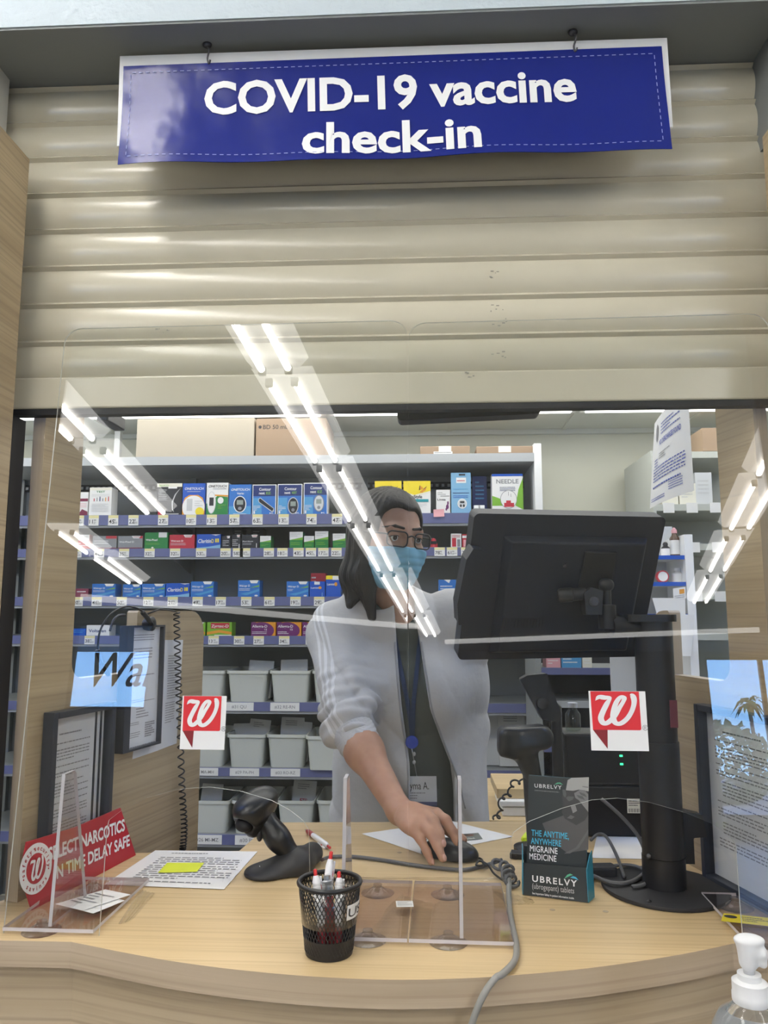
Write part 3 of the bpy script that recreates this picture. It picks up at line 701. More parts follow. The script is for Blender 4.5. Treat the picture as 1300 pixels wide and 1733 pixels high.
pbox(266, 309, 818, 'A', 'black meter box with pale green top strip and arc', [('r', 0, .89, 1, 1, 'cream'), ('t', 'GLUCO', .06, .91, .07, 'lgreen', .4), ('r', .45, .84, .8, .89, W_), ('l', .07, .82, .32, .35, 7, 'lgrey'), ('p', [(.95, .86), (.72, .66), (.6, .42), (.62, .2), (.72, .1), (.66, .2), (.65, .42), (.76, .65)], 'lgrey'), ('r', .07, .02, .3, .16, 'boxred'), ('l', .4, .1, .5, .08, 1, 'lgrey')], 'boxblack', group=GA, name='meter_box', cat='box')
pbox(309.5, 348, 818, 'A', 'blue and white meter box with a pale oval panel, next to the black one', [('p', [(0, 0), (1, 0), (1, .34), (.9, .55), (.7, .64), (.3, .64), (.1, .55), (0, .34)], 'orange'), ('e', .5, .26, .5, .36, W_)] + onetouch('', W_) + [('l', .2, .77, .6, .05, 1, 'lgrey'), ('r', .2, .15, .45, .52, 'lgrey'), ('l', .55, .48, .35, .2, 3, 'lgrey'), ('e', .78, .13, .19, .13, 'yellow')], 'cblue', group=GA, name='meter_box', cat='box')
pbox(350, 387, 817, 'A', 'white and green meter box with upright white meter picture', [('p', [(.0, 0), (1, 0), (1, .56), (.5, .60), (.36, .5), (0, .36)], 'green'), ('p', [(.36, .60), (1, .57), (1, .62), (.36, .64)], 'orange')] + onetouch('', 'ink', .86) + [('e', .24, .4, .2, .34, 'meter'), ('e', .24, .4, .17, .31, W_), ('r', .14, .3, .34, .55, 'boxblack'), ('e', .66, .46, .14, .10, W_), ('l', .54, .34, .36, .14, 3, 'lgreen'), ('l', .3, .84, .6, .05, 1, 'grey')], group=GA, name='meter_box', cat='box')
pbox(388, 426, 820, 'A', 'plain blue meter box with a round dark meter picture', [('r', 0, 0, 1, .3, 'sky')] + onetouch('', W_, .80) + [('t', 'Verio', .35, .68, .09, W_, .32)] + meter(.5, .36, .29, .27) + [('l', .2, .07, .6, .04, 1, W_)], 'mblue', group=GA, name='meter_box', cat='box')
for (xa, xb, yy, s2, lab, dd) in ((427.5, 468, 820, 'EZ', 'navy and blue meter box with a slanted black stick meter', [('p', [(.24, .5), (.32, .58), (.93, .22), (.92, .12), (.84, .1), (.28, .42)], 'lgrey'), ('p', [(.27, .50), (.33, .55), (.91, .21), (.85, .13), (.30, .43)], 'boxblack')]),
                              (470, 512, 819, 'NEXT', 'navy and blue meter box with a black oval meter, beside the stick meter box', meter(.64, .3, .22, .27, 'lgrey')),
                              (514, 555, 817, 'EZ', 'navy and blue meter box with a grey meter, last of the blue row', meter(.64, .36, .22, .26, 'grey', 'meter'))):
    pbox(xa, xb, yy, 'A', lab, [('r', .03, .03, .97, .62, 'mblue'), ('r', .03, .03, .40, .56, 'sky'), ('r', .03, .62, .97, .97, 'navy'), ('t', 'Contour', .28, .80, .13, W_, .5), ('t', 'next', .28, .68, .12, W_, .24), ('t', s2, .58, .68, .11, 'lgreen', .2), ('l', .06, .32, .28, .18, 4, W_), ('r', .06, .05, .12, .14, W_)] + dd + [('t', 'K', .74, .045, .06, W_, .18)], group=GA, name='meter_box', cat='box')
fly = [('p', [(.57, .72), (.60, .86), (.70, .82), (.74, .76)], 'orange'), ('p', [(.57, .72), (.60, .86), (.62, .86), (.61, .73)], 'boxblack'), ('p', [(.74, .76), (.86, .84), (.82, .72), (.66, .64)], 'orange'), ('p', [(.74, .76), (.86, .84), (.84, .80), (.75, .74)], 'boxblack'), ('p', [(.58, .66), (.74, .76), (.72, .64)], 'orange')]
for xa, xb, lab in ((634, 680, 'yellow box with an orange butterfly behind the person\'s head'), (682.5, 729, 'yellow and white box with orange butterfly and blue stripe')):
    pbox(xa, xb, 814, 'A', lab, [('p', [(0, .68), (.4, .58), (1, .70), (1, 1), (0, 1)], 'yellow'), ('p', [(0, .60), (.4, .52), (1, .64), (1, .70), (.4, .58), (0, .68)], 'cream')] + fly + [('t', 'FreeStyle', .09, .48, .14, 'ink', .60), ('r', .32, .37, .92, .45, 'teal'), ('l', .36, .33, .5, .12, 3, 'lgrey')], group=GA, name='meter_box', cat='box')
pbox(738, 762, 829, 'A', 'small white box with a lilac flower, left of the blue hanging pack', [('l', .1, .92, .6, .14, 2, 'grey'), ('t', 'Livea', .08, .56, .12, 'ink', .6), ('r', .3, .73, .95, .75, 'ink'), ('e', .8, .3, .10, .10, 'purple'), ('e', .84, .45, .06, .08, 'purple'), ('e', .72, .2, .06, .06, 'purple')], group=GA, name='medicine_box', cat='box')
pbox(763, 797, 800, 'A', 'tall light blue pack with round white dial', [('r', .4, .93, .72, .97, 'boxblack'), ('r', .26, .75, .76, .88, W_), ('l', .3, .84, .4, .07, 1, 'boxred'), ('l', .1, .62, .75, .04, 1, 'sky'), ('r', .08, .5, .9, .515, 'navy'), ('l', .1, .46, .75, .08, 2, 'cblue'), ('e', .55, .25, .24, .12, W_), ('e', .55, .25, .20, .10, 'meter'), ('r', .44, .26, .66, .31, 'boxblack'), ('e', .48, .2, .05, .035, 'boxblack'), ('e', .63, .2, .05, .035, 'boxblack')], 'lblue', group=GA, name='timer_pack', cat='box', depth=.03)
pbox(799, 824, 806, 'A', 'dark blue pack standing behind the small white roller', [('l', .2, .9, .6, .5, 5, 'sky')], 'navy', group=GA, name='lancet_pack', cat='box', depth=.03, back=.10)
pbox(832, 885, 802, 'A', 'white and green needle clipper box with circle picture', [('r', 0, .94, 1, 1, 'cblue'), ('p', [(0, .2), (0, .45), (.25, .38), (.4, .2)], 'lgreen'), ('p', [(1, .1), (1, .9), (.85, .6), (.75, .2)], 'lgreen'), ('t', 'NEEDLE', .14, .76, .15, 'grey', .72), ('l', .25, .68, .5, .12, 3, 'navy'), ('e', .53, .36, .27, .23, 'grey'), ('e', .53, .36, .255, .215, W_), ('r', .38, .17, .70, .27, 'boxred'), ('r', .45, .26, .6, .33, 'boxred'), ('r', .52, .45, .53, .55, 'ink'), ('r', .6, .42, .61, .5, 'ink'), ('r', .05, .0, .95, .11, W_), ('t', "Don't trash it", .28, .06, .06, 'green', .5), ('t', 'TREAT IT', .3, .0, .055, 'green', .48)], group=GA, name='clipper_box', cat='box')
b = MB(); p = at(811, 866, Y=YS + .03); T = frame((p.x, YS + .03, SH['A'] + .0225), (0, 1, 0), (0, 0, 1)); b.lathe([(.022, -.025), (.022, .025), (.012, .025), (.012, .012), (0, .012)], 0, 20, T); b.lathe([(.0225, -.004), (.0225, .004)], 1, 20, T)
tag(b.build('tape_roll', ['meter', 'grey'], smooth=40), 'small grey roll lying on the meter shelf by the blue pack', 'roll')
b = MB(); T = frame((xx(734, 866), YS - .0145, zy(875) - .008), (1, 0, .04), (0, 0, 1)); w = xx(752, 866) - xx(734, 866); b.grid(lambda u, v: (u * w, v * .036, .004 * (1 - v) ** 2), 3, 5, 0, T); tag(b.build('sticky_note', 'pinkpaper'), 'pink sticky note on the meter shelf rail beside the face', 'note')
# second shelf
flag = [('p', [(.55, 1), (.92, 1), (.86, .82), (.62, .82)], W_), ('l', .62, .97, .26, .12, 1, 'boxred')]
def cold(c, s, tx=.05, extra=()): return [('t', s, tx, .52, .17, W_, .5)] + flag + list(extra) + [('l', .05, .46, .6, .2, 2, 'lgrey')]
pbox(122, 152, 905, 'B', 'red and white box at the far left of the second shelf', [('r', 0, .62, 1, 1, W_), ('l', .1, .9, .8, .2, 2, 'grey'), ('l', .1, .5, .8, .3, 2, W_)], 'boxred', group=GB)
pbox(157, 198, 907, 'B', 'grey box with red corner beside the far left red box', [('r', .55, .8, 1, 1, 'boxred'), ('r', 0, 0, 1, .14, 'maroon'), ('l', .06, .7, .6, .3, 2, W_)], 'grey', group=GB)
pbox(200, 242, 907, 'B', 'grey box with maroon base stripe, left of the green box', [('r', 0, 0, 1, .14, 'maroon'), ('t', 'Wal-Phed D', .05, .5, .18, W_, .6), ('r', .7, .82, 1, 1, 'boxred')] + flag, 'grey', group=GB)
pbox(245, 285, 901, 'B', 'dark green box with white corner on the second shelf', [('r', .6, .7, .95, 1, W_), ('t', 'Wal-Phed', .05, .5, .17, W_, .5), ('l', .05, .4, .6, .14, 2, 'lgreen'), ('e', .35, .1, .05, .05, 'cream')], 'green', group=GB)
pbox(287, 330, 905, 'B', 'red box between the green box and the bright blue box', cold('', 'Wal-act D'), 'boxred', group=GB)
clar = [('p', [(0, 0), (1, 0), (1, .3), (.5, .16), (0, .1)], 'lblue'), ('t', 'Claritin', .05, .42, .36, W_, .55, .15), ('t', 'D', .62, .42, .36, 'yellow', .10), ('r', .78, .45, .84, .7, 'yellow'), ('r', .86, .45, .93, .7, 'yellow'), ('p', [(.6, .98), (.8, .9), (1, .98)], W_)]
pbox(333, 374, 904, 'B', 'bright blue allergy box with white script on the second shelf', clar, 'cblue', group=GB)
pbox(375.5, 391, 907, 'B', 'narrow black box, first of three black boxes', flag + [('l', .1, .7, .7, .5, 4, 'lgrey')], 'boxblack', group=GB)
pbox(392, 408, 905, 'B', 'narrow black box, middle of three black boxes', flag + [('l', .1, .7, .6, .5, 4, 'lgrey'), ('r', .8, .05, .88, .35, W_)], 'boxblack', group=GB)
pbox(409, 439, 905, 'B', 'wider black box, last of three black boxes', flag + [('t', 'Blood Glucose', .06, .5, .12, W_, .6), ('l', .06, .44, .5, .16, 2, 'lgrey'), ('r', .84, .1, .88, .4, W_)], 'boxblack', group=GB)
pbox(394, 412, 893, 'B', 'dull black box standing behind the middle narrow black box', [('l', .2, .9, .6, .2, 2, 'grey')], 'blackmatte', group=GB, back=.1)
pbox(424, 446, 894, 'B', 'dull black box standing behind the wide black box', [('l', .2, .9, .6, .2, 2, 'grey')], 'blackmatte', group=GB, back=.1)
gw = [('r', 0, .52, 1, 1, W_), ('p', [(0, .52), (1, .52), (1, .68), (.4, .58)], 'lgreen'), ('l', .1, .92, .7, .22, 2, 'lgrey'), ('l', .1, .4, .7, .2, 2, 'lgreen')]
for xa, xb, yy, lab in ((440, 459, 907, 'green and white box right of the black boxes'), (490, 513, 900, 'tall green and white box, first of the three by the reflection'), (514.5, 532, 907, 'short green and white box between two taller ones'), (533, 556, 899, 'tall green and white box, right of the short one'), (563, 585, 903, 'green and white box nearest the person\'s hair on the second shelf')):
    pbox(xa, xb, yy, 'B', lab, gw, 'green', group=GB)
pbox(763, 781, 903, 'B', 'white and red box right of the person\'s glasses', [('r', .1, .1, .5, .7, 'boxred'), ('r', .6, .1, .9, .6, 'grey'), ('l', .1, .92, .8, .2, 2, 'boxred')], group=GB)
pbox(782, 803, 904, 'B', 'red box with white band beside the monitor edge', [('r', 0, .72, 1, .9, W_), ('r', .1, .1, .3, .6, 'pinkpaper')], 'boxred', group=GB)
b = MB(); p = at(734, 922, Y=YS + .03); T = frame((p.x, YS + .03, SH['B']), (1, 0, 0), (0, 1, 0)); b.lathe([(.019, 0.0005), (.019, .022), (.014, .028), (.012, .04), (.008, .048), (0, .05)], 0, 16, T); b.box((-.014, -.0195, .02), (.014, -.012, .034), 1, T)
tag(b.build('tape_dispenser', ['boxred', 'boxblack'], smooth=40), 'little red dispenser on the second shelf beside the glasses', 'dispenser')
# third shelf
wz = [('t', 'Wal-zyr D', .05, .62, .17, W_, .5), ('p', [(.52, 1), (.95, 1), (.88, .82), (.6, .82)], W_), ('p', [(.1, .2), (.5, .3), (.98, .5), (.98, .36), (.4, .12)], 'sky'), ('l', .05, .54, .5, .16, 2, W_), ('p', [(.55, .55), (.98, .72), (.98, .62)], 'lgreen'), ('e', .85, .1, .08, .05, W_)]
for xa, xb, yy, lab in ((156, 196, 988, 'light blue allergy box, first of the third shelf row'), (208, 239, 989, 'light blue allergy box, second of the third shelf row'), (240, 280, 988, 'light blue allergy box touching the bright blue script box'), (323, 362, 984, 'light blue allergy box right of the bright blue script box'), (403, 440, 982, 'light blue allergy box standing alone mid shelf'), (485, 523, 984, 'light blue allergy box left of the small dark blue boxes')):
    pbox(xa, xb, yy, 'C', lab, wz, 'mblue', group=GC)
pbox(281, 321.5, 987, 'C', 'bright blue allergy box with white script on the third shelf', clar, 'cblue', group=GC)
lam = [('t', 'Lamisil', .08, .55, .14, W_, .55), ('e', .68, .6, .1, .09, 'orange'), ('r', .3, .8, .66, .98, W_), ('r', .8, .05, .84, .3, 'lblue')]
pbox(524, 550.5, 984, 'C', 'small dark blue box under the red box', lam, 'cblue', group=GC)
pbox(526, 551.5, 970, 'C', 'small red box standing behind the dark blue box', [('r', .55, .1, .95, .5, 'boxblack'), ('l', .05, .9, .5, .5, 3, W_)], 'boxred', group=GC, back=.09)
pbox(551.5, 577, 974, 'C', 'small dark blue box with yellow top nearest the hair', [('r', 0, .82, 1, 1, 'yellow'), ('r', .45, .8, 1, .98, W_)] + lam[:2], 'cblue', group=GC)
pbox(742, 772, 981, 'C', 'blue box above the person\'s shoulder beside the monitor', [('p', [(.3, 1), (.7, 1), (.6, .8)], W_), ('l', .1, .7, .7, .3, 2, W_)], 'mblue', group=GC)
pbox(128, 150, 996, 'C', 'low dark red box at the far left of the third shelf', [('l', .1, .8, .7, .3, 1, W_)], 'maroon', group=GC)
# fourth shelf
pbox(118, 146, 1064, 'D', 'blue box at the far left of the fourth shelf', [('l', .1, .8, .8, .4, 2, 'sky')], 'cblue', group=GD)
pbox(146.5, 186, 1058, 'D', 'white box with dark lettering seen through the notch', [('t', 'Voltaren', .1, .35, .4, 'navy', .75)], group=GD)
gz = [('p', [(0, .1), (.5, .25), (1, .12), (1, .3), (.5, .45), (0, .3)], 'orange'), ('r', .3, 0, 1, .1, 'cream')]
pbox(312, 348, 1053, 'D', 'lime green box partly behind the partition on the fourth shelf', [('p', [(.5, 1), (.95, 1), (.85, .82), (.6, .82)], W_)] + gz[:1], 'lgreen', group=GD)
pbox(350.5, 393, 1053, 'D', 'lime green box with white lettering on the fourth shelf', [('r', .15, .55, .9, .95, 'boxred')] + gz + [('t', 'Zyrtec-D', .17, .63, .28, W_, .7)], 'lgreen', group=GD)
al = [('e', .5, .4, .5, .62, 'orange'), ('e', .42, .4, .52, .60, 'purple'), ('r', 0, .0, .2, 1, 'purple'), ('t', 'Allegra-D', .04, .62, .26, W_, .62), ('t', '12', .55, .42, .18, W_, .1), ('l', .04, .36, .6, .22, 2, W_)]
for xa, xb, lab in ((425, 467, 'purple and orange allergy box, first of three'), (468.5, 510.5, 'purple and orange allergy box, middle of three'), (511.5, 554, 'purple and orange allergy box beside the grey sleeve')):
    pbox(xa, xb, 1053, 'D', lab, al, 'orange', group=GD)

# ------------------------------------------------------------------ bins
def bin_(x0, x1, ytop, key, label, front=0.0):
    Y = YS + .008 - front; z0 = SH[key] + .0005; X0, X1 = at(x0, ytop, Y=Y).x, at(x1, ytop, Y=Y).x; H = at(x0, ytop, Y=Y).z - z0; w = X1 - X0; D = .30
    t = thing('storage_bin', label, 'bin', (X0 + w / 2, Y + D / 2, z0), 'white bins on the lower shelves')
    def ring(inx, z): return [(x, y, z) for x, y in rrect(X0 + inx, Y + inx, X1 - inx, Y + D - inx, .018, 4)]
    L = [ring(.018, z0), ring(.006, z0 + H - .014), ring(0, z0 + H - .014), ring(0, z0 + H), ring(.004, z0 + H), ring(.009, z0 + H - .02), ring(.02, z0 + .004)]
    n = len(L[0]); b = MB(); v = [p for r in L for p in r]; f = [(i * n + j, i * n + (j + 1) % n, (i + 1) * n + (j + 1) % n, (i + 1) * n + j) for i in range(len(L) - 1) for j in range(n)]
    f += [tuple(range(n))[::-1], tuple((len(L) - 1) * n + j for j in range(n))]; b.add(v, f); b.build('tub', 'bin', t, smooth=35)
    b = MB()
    for k in (.08, .92): b.box((X0 + w * k - .004, Y - .003, z0 + H - .03), (X0 + w * k + .004, Y + .006, z0 + H - .0145))
    return (X0, X1, Y, z0, H, D)
BN = []
for key, row, yt, xs in (('E', 'top', 1135, ((311, 380), (383, 453), (456, 525), (528, 597))), ('F', 'middle', 1243, ((306, 381), (383.5, 449), (450.5, 519))), ('G', 'bottom', 1355, ((312, 388), (391, 464), (468, 532), (535, 600)))):
    for i, (xa, xb) in enumerate(xs):
        BN.append(bin_(xa, xb, yt, key, 'white plastic bin, %s from the partition in the %s bin row' % (('first', 'second', 'third', 'fourth')[i], row)))
BN.append(bin_(517, 585, 1246, 'F', 'white plastic bin pulled forward beside the grey sleeve', .055))
M['bagwhite'] = mat('bagwhite', (.68, .68, .67), .6, bump=(40, .4, .004)); M['bagclear'] = clear('bagclear', (.72, .73, .70), .10, .25)
def paperbag(X, Y, z, w, h, d, tilt, label, logo=True, m='bagwhite', grp='pharmacy bags', yaw=0.0):
    T = Matrix.Translation((X, Y, z)) @ Euler((radians(-8), tilt, yaw)).to_matrix().to_4x4(); b = MB()
    n = 7; prof = []
    for i in range(n + 1):
        v = i / n; th = d * (1 - v) ** .7 + .004
        prof.append([(-w / 2, -th / 2, v * h), (w / 2, -th / 2 + .004 * sin(3 * v), v * h), (w / 2, th / 2, v * h), (-w / 2, th / 2, v * h)])
    v = [p for r in prof for p in r]; f = [(i * 4 + j, i * 4 + (j + 1) % 4, i * 4 + 4 + (j + 1) % 4, i * 4 + 4 + j) for i in range(n) for j in range(4)] + [(3, 2, 1, 0), (n * 4, n * 4 + 1, n * 4 + 2, n * 4 + 3)]
    b.add(v, f, 0, T)
    if logo:
        k = d / h * .6; q = T @ Matrix.Translation((0, -d * .33 - .004, h * .52)) @ Euler((radians(90) - math.atan(k), 0, 0)).to_matrix().to_4x4()
        s = min(w, h) * .3; b.poly([(-s / 2, -s / 2), (s / 2, -s / 2), (s / 2, s / 2), (-s / 2, s / 2)], 1, q, .003); script_w(b, q, -s * .5, -s * .48, s, s, 0, .0045); b.lines(q, -w * .3, h * .42, w * .5, h * .14, 3, 2, .004)
    return tag(b.build('pharmacy_bag', [m, 'boxred', 'greyink']), label, 'bag', grp)
for bi, off, w, h, tl_, lab, lg in ((5, .02, .10, .19, .35, 'white paper bag with red mark in the second middle row bin', True), (5, -.05, .08, .17, -.1, 'plain white bag standing in the second middle row bin', False), (6, .0, .11, .20, .1, 'white paper bag with red mark in the third middle row bin', True), (6, .05, .07, .18, .3, 'plain white bag leaning in the third middle row bin', False),
                                    (9, .01, .11, .20, .25, 'white paper bag with red mark in the bottom row behind the scanner', True), (7, -.02, .10, .18, .15, 'grey white bag in the bottom row bin by the cord', False), (2, .0, .13, .18, -.1, 'low white bag in the top row third bin', False), (1, .03, .12, .175, .2, 'low white bag in the top row second bin', False)):
    X0, X1, Y, z0, H, D = BN[bi]; paperbag((X0 + X1) / 2 + off, Y + .13, z0 + .008, w, h, .04, tl_ * .25, lab, lg)
zf = SH['F'] + .0006
paperbag(at(828, 1297, Y=YS + .13).x, YS + .13, zf, .10, .25, .05, .0, 'clear plastic bag of items right of the grey jacket', False, 'lgrey')
paperbag(at(868, 1297, Y=YS + .11).x, YS + .11, zf, .125, .245, .06, .0, 'white paper bag with red mark behind the hand scanner', True)
paperbag(at(905, 1297, Y=YS + .13).x, YS + .13, zf, .10, .22, .05, .06, 'plain white bag partly behind the hand scanner', False)

# ------------------------------------------------------------------ cartons on the top shelf
ZT = zy(772)
def carton(x0, x1, y0, label, m, text=None, tape=True, Y=YS + .02, dep=.32, ztop=None):
    X0, X1 = at(x0, 740, Y=Y).x, at(x1, 740, Y=Y).x; z1 = ztop or at((x0 + x1) / 2, y0, Y=Y).z; t = thing('cardboard_carton', label, 'carton', ((X0 + X1) / 2, Y + dep / 2, ZT + .001))
    b = MB(); b.box((X0, Y, ZT + .001), (X1, Y + dep, z1))
    T = frame((X0, Y, ZT), (1, 0, 0), (0, 0, 1)); mats = [m, 'ink']
    if text:
        h = z1 - ZT; b.text(text, .030, T, 1, .035, h - .052, .006, z=.0006); b.poly([(.02 + .008 * cos(a), h - .042 + .008 * sin(a)) for a in np.linspace(0, 2 * pi, 14)[:-1]], 1, T, .0006)
    b.build('box_body', mats, t, bevel=.003)
    if tape: MB().box(((X0 + X1) / 2 - .03, Y - .0006, z1 - .03), ((X0 + X1) / 2 + .03, Y + dep, z1 + .0006)).build('packing_tape', 'cream', t)
    return t
carton(231, 430, 700, 'large beige carton on the top shelf, tallest of the cartons', 'beige', tape=False, ztop=2.395)
carton(433, 552, 708, 'brown syringe carton beside the large beige carton', 'carton', 'BD 50 mL S', tape=False)
carton(711, 795, 755, 'low brown carton above the yellow boxes', 'carton'); carton(806, 902, 755, 'low brown carton at the right end of the top shelf', 'carton')
b = MB(); T = frame((xx(734, 766), YS + .0185, ZT + .004), (1, 0, 0), (0, 0, 1)); b.prism([(0, 0), (.09, 0), (.09, .012), (0, .012)], 0, .0005, 0, T); b.lines(T, .004, .011, .08, .008, 1, 1, .0008); tag(b.build('shipping_label', ['paper', 'ink']), 'white shipping label strip on the low brown carton', 'label')
b = MB(); xw = at(202, 740, Y=3.9).x; b.box((xw - .018, 3.88, zy(781) + .001), (xw + .012, 3.91, 2.40)); tag(b.build('support_post', 'white'), 'slim white post rising from the left end of the top shelf', 'post')
b = MB(); p = at(176, 705, Y=2.0); b.box((p.x - .012, 1.98, 1.965), (p.x + .02, 2.10, 2.0)); b.box((p.x - .004, 2.03, 2.0), (p.x + .010, 2.05, 2.43)); tag(b.build('ceiling_bracket', 'black', bevel=.003), 'black bracket hanging from the ceiling above the left partition', 'bracket')

# ------------------------------------------------------------------ right side of the back room
XR0 = xx(1113, 900, 3.55); xr1 = xx(1300, 900, 3.55)
su = thing('storage_cabinet', 'pale grey stocked shelf unit at the right behind the monitor', 'shelf', ((XR0 + xr1) / 2, 3.8, 0))
C('palegrey', (.50, .52, .48)); zc_ = zy(762, 1190, 3.55)
MB().box((XR0, 3.98, 0.0), (xr1, 4.02, zc_)).build('back_panel', 'palegrey', su)
MB().box((XR0 - .015, 3.55, 0.0), (XR0, 4.02, zc_)).build('side_panel', 'palegrey', su)
for yv in (764, 853, 920, 1003, 1072, 1180):
    z = zy(yv, 1190, 3.55); s_ = MB().box((XR0, 3.55, z - .03), (xr1, 3.98, z)).build('shelf', 'palegrey', su)
    if yv in (853, 920, 1003):
        for i in range(5):
            x = XR0 + .03 + i * .105; MB().box((x, 3.547, z - .04), (x + .05, 3.5498, z + .006)).build('price_tag', 'paper', s_)
for i, (xa, h, c, lab) in enumerate(((1120, .13, 'cream', 'pale box low on the right hand shelf unit, nearest the monitor'), (1150, .10, 'cream', 'pale box in the middle of the right hand shelf unit'), (1178, .15, 'meter', 'grey box on the right hand shelf unit by the pillar'))):
    X0 = at(xa, 840, Y=3.57).x; b = MB(); b.box((X0, 3.57, zy(853, 1190, 3.55) + .0005), (X0 + .075, 3.7, zy(853, 1190, 3.55) + h)); T = frame((X0, 3.57, zy(853, 1190, 3.55)), (1, 0, 0), (0, 0, 1)); b.lines(T, .01, h * .8, .05, h * .5, 4, 1, .0005); tag(b.build('storage_box', [c, 'lgrey']), lab, 'box', 'boxes on the right shelf unit')
X0 = at(1190, 755, Y=3.57).x; b = MB(); b.box((X0, 3.57, zc_ + .001), (X0 + .2, 3.8, zc_ + .11)); tag(b.build('cardboard_carton', 'carton'), 'brown carton on top of the right shelf unit by the pillar', 'carton')
# small rack of stock bottles
YR = 2.7
rk = thing('bottle_rack', 'narrow white rack with blue shelf edges to the right of the monitor', 'rack', (at(1135, 990, Y=YR).x, YR, .9)); xa, xb = at(1060, 940, Y=YR).x, at(1158, 940, Y=YR).x
zr = [at(1130, y, Y=YR).z for y in (941, 986, 1040)]
MB().box((xb, YR - .01, .78), (xb + .028, YR + .2, at(1160, 905, Y=YR).z)).build('side_panel', 'white', rk)
for z in zr:
    s_ = MB().box((xa, YR, z - .008), (xb - .0005, YR + .2, z)).build('shelf', 'white', rk); MB().box((xa, YR - .006, z - .012), (xb - .0005, YR - .0005, z + .002)).build('shelf_edge', 'cblue', s_, label='blue shelf edge')
MB().box((xa - .02, YR + .2, .78), (xb + .028, YR + .212, at(1160, 880, Y=YR).z)).build('back_panel', 'lgrey', rk)
tag(MB().box((xa - .03, YR - .06, 0), (xb + .06, YR + .3, .78)).build('base_cabinet', 'lgrey'), 'low grey cabinet under the narrow bottle rack', 'cabinet')
C('amber', (.10, .05, .03), .2)
def bottle(px, w, y0, y1, label, body='boxblack', cap='boxblack', neck=.35, lab=True):
    p = at(px, y1, Y=YR + .05); z = zr[0] if y1 < 960 else zr[1]; hh = at(px, y0, Y=YR + .05).z - z; r = w / 2; t = thing('stock_bottle', label, 'bottle', (p.x, YR + .05, z + .0005), 'stock bottles on the rack')
    T = Matrix.Translation((p.x, YR + .05, z + .0005)); b = MB(); b.lathe([(r * .96, 0), (r, .003), (r, hh * .62), (r * .55, hh * .74), (r * .5, hh * .8)], 0, 18, T); b.build('glass_body', body, t, smooth=40)
    b = MB(); b.lathe([(r * .58, hh * .80), (r * .58, hh * .9), (r * neck, hh), (0, hh)], 0, 16, T); b.build('cap', cap, t, smooth=40)
    if lab: b = MB(); b.lathe([(r * 1.015, hh * .08), (r * 1.015, hh * .56)], 0, 18, T); b.build('paper_label', 'paper', t, smooth=40)
bottle(1127, .030, 918, 940, 'small bottle with white label, left of the pink nozzle bottle'); bottle(1143, .034, 893, 939, 'white labelled bottle with a tall pink nozzle on the rack', 'amber', 'pinkpaper', .12)
bottle(1147, .042, 962, 984, 'squat white jar on the lower rack shelf', 'boxwhite', 'boxwhite', .55, False)
p = at(1122, 975, Y=YR + .03); t = thing('round_tin', 'round white tin with a red rim on the lower rack shelf', 'tin', (p.x, YR + .03, zr[1] + .0005)); T = frame((p.x, YR + .03, zr[1] + .0225), (1, 0, 0), (0, 0, 1)); b = MB(); b.lathe([(.0185, -.02), (.0215, -.016), (.0215, .0), (.017, .002)], 0, 24, T); b.build('rim', 'boxred', t, smooth=40); b = MB(); b.lathe([(.0168, .001), (.0168, .0025), (0, .003)], 0, 24, T); b.build('lid_face', 'paper', t)
p = at(1154, 925, Y=YR + .06); b = MB(); b.tube([(p.x + .012 * cos(a), YR + .06, zr[0] + .030 + .028 * sin(a)) for a in np.linspace(0, 2 * pi, 20)[:-1]], .0035, 0, 8, closed=True); tag(b.build('red_loop', 'boxred', smooth=True), 'red ring standing against the side of the rack', 'ring')
# sheets clipped below the rack
def sheet(quad, m_, label, name='paper_sheet', lines=None, mats=None, curl=0.0, cat='paper', fn=None, group=None):
    a, b_, c, d = [Vector(q) for q in quad]   # bottom left, bottom right, top right, top left
    n = (b_ - a).cross(d - a).normalized(); q = MB()
    q.grid(lambda u, v: a.lerp(b_, u).lerp(d.lerp(c, u), v) + n * curl * (sin(pi * u) * .6 + (1 - v) ** 2), 8, 8, 0)
    T = frame(a + n * (.0006 + abs(curl) * .0), b_ - a, d - a); w, h = (b_ - a).length, (d - a).length
    def on(x, y, z=0): u, v = x / w, y / h; return a.lerp(b_, u).lerp(d.lerp(c, u), v) + n * (curl * (sin(pi * u) * .6 + (1 - v) ** 2) + .0007 + z)
    if fn: fn(q, on, w, h)
    return tag(q.build(name, mats or [m_]), label, cat, group)
def bars(q, on, x, y, w, h, n, m, R=rt, fill=.36, indent=0):
    for i in range(n):
        yy = y - h * (i + .5) / n; t = h / n * fill; cx = x + (indent if i % 4 == 1 else 0); end = x + w * (1 if R.random() < .75 else R.uniform(.45, .9))
        while cx < end:
            ln = min(R.uniform(.03, .10) * w, end - cx); q.add([on(cx, yy - t / 2), on(cx + ln, yy - t / 2), on(cx + ln, yy + t / 2), on(cx, yy + t / 2)], [(0, 1, 2, 3)], m); cx += ln + .02 * w
pq = [at(*p, Y=YR - .0075) for p in ((1118, 1062), (1160, 1058), (1160, 1012), (1104, 1012))]
sheet(pq, 'paper', 'curled white printed sheet under the bottle rack', mats=['paper', 'greyink'], curl=.006, fn=lambda q, on, w, h: bars(q, on, w * .35, h * .5, w * .4, h * .3, 2, 1))
pq = [at(*p, Y=YR - .0085) for p in ((1144, 1110), (1168, 1110), (1178, 1040), (1144, 1040))]
sheet(pq, 'paper', 'long blank white sheet hanging to the right of the monitor arm', curl=.01)
pq = [at(*p, Y=YR - .0095) for p in ((1140, 1016), (1161, 1013), (1160, 993), (1139, 996))]
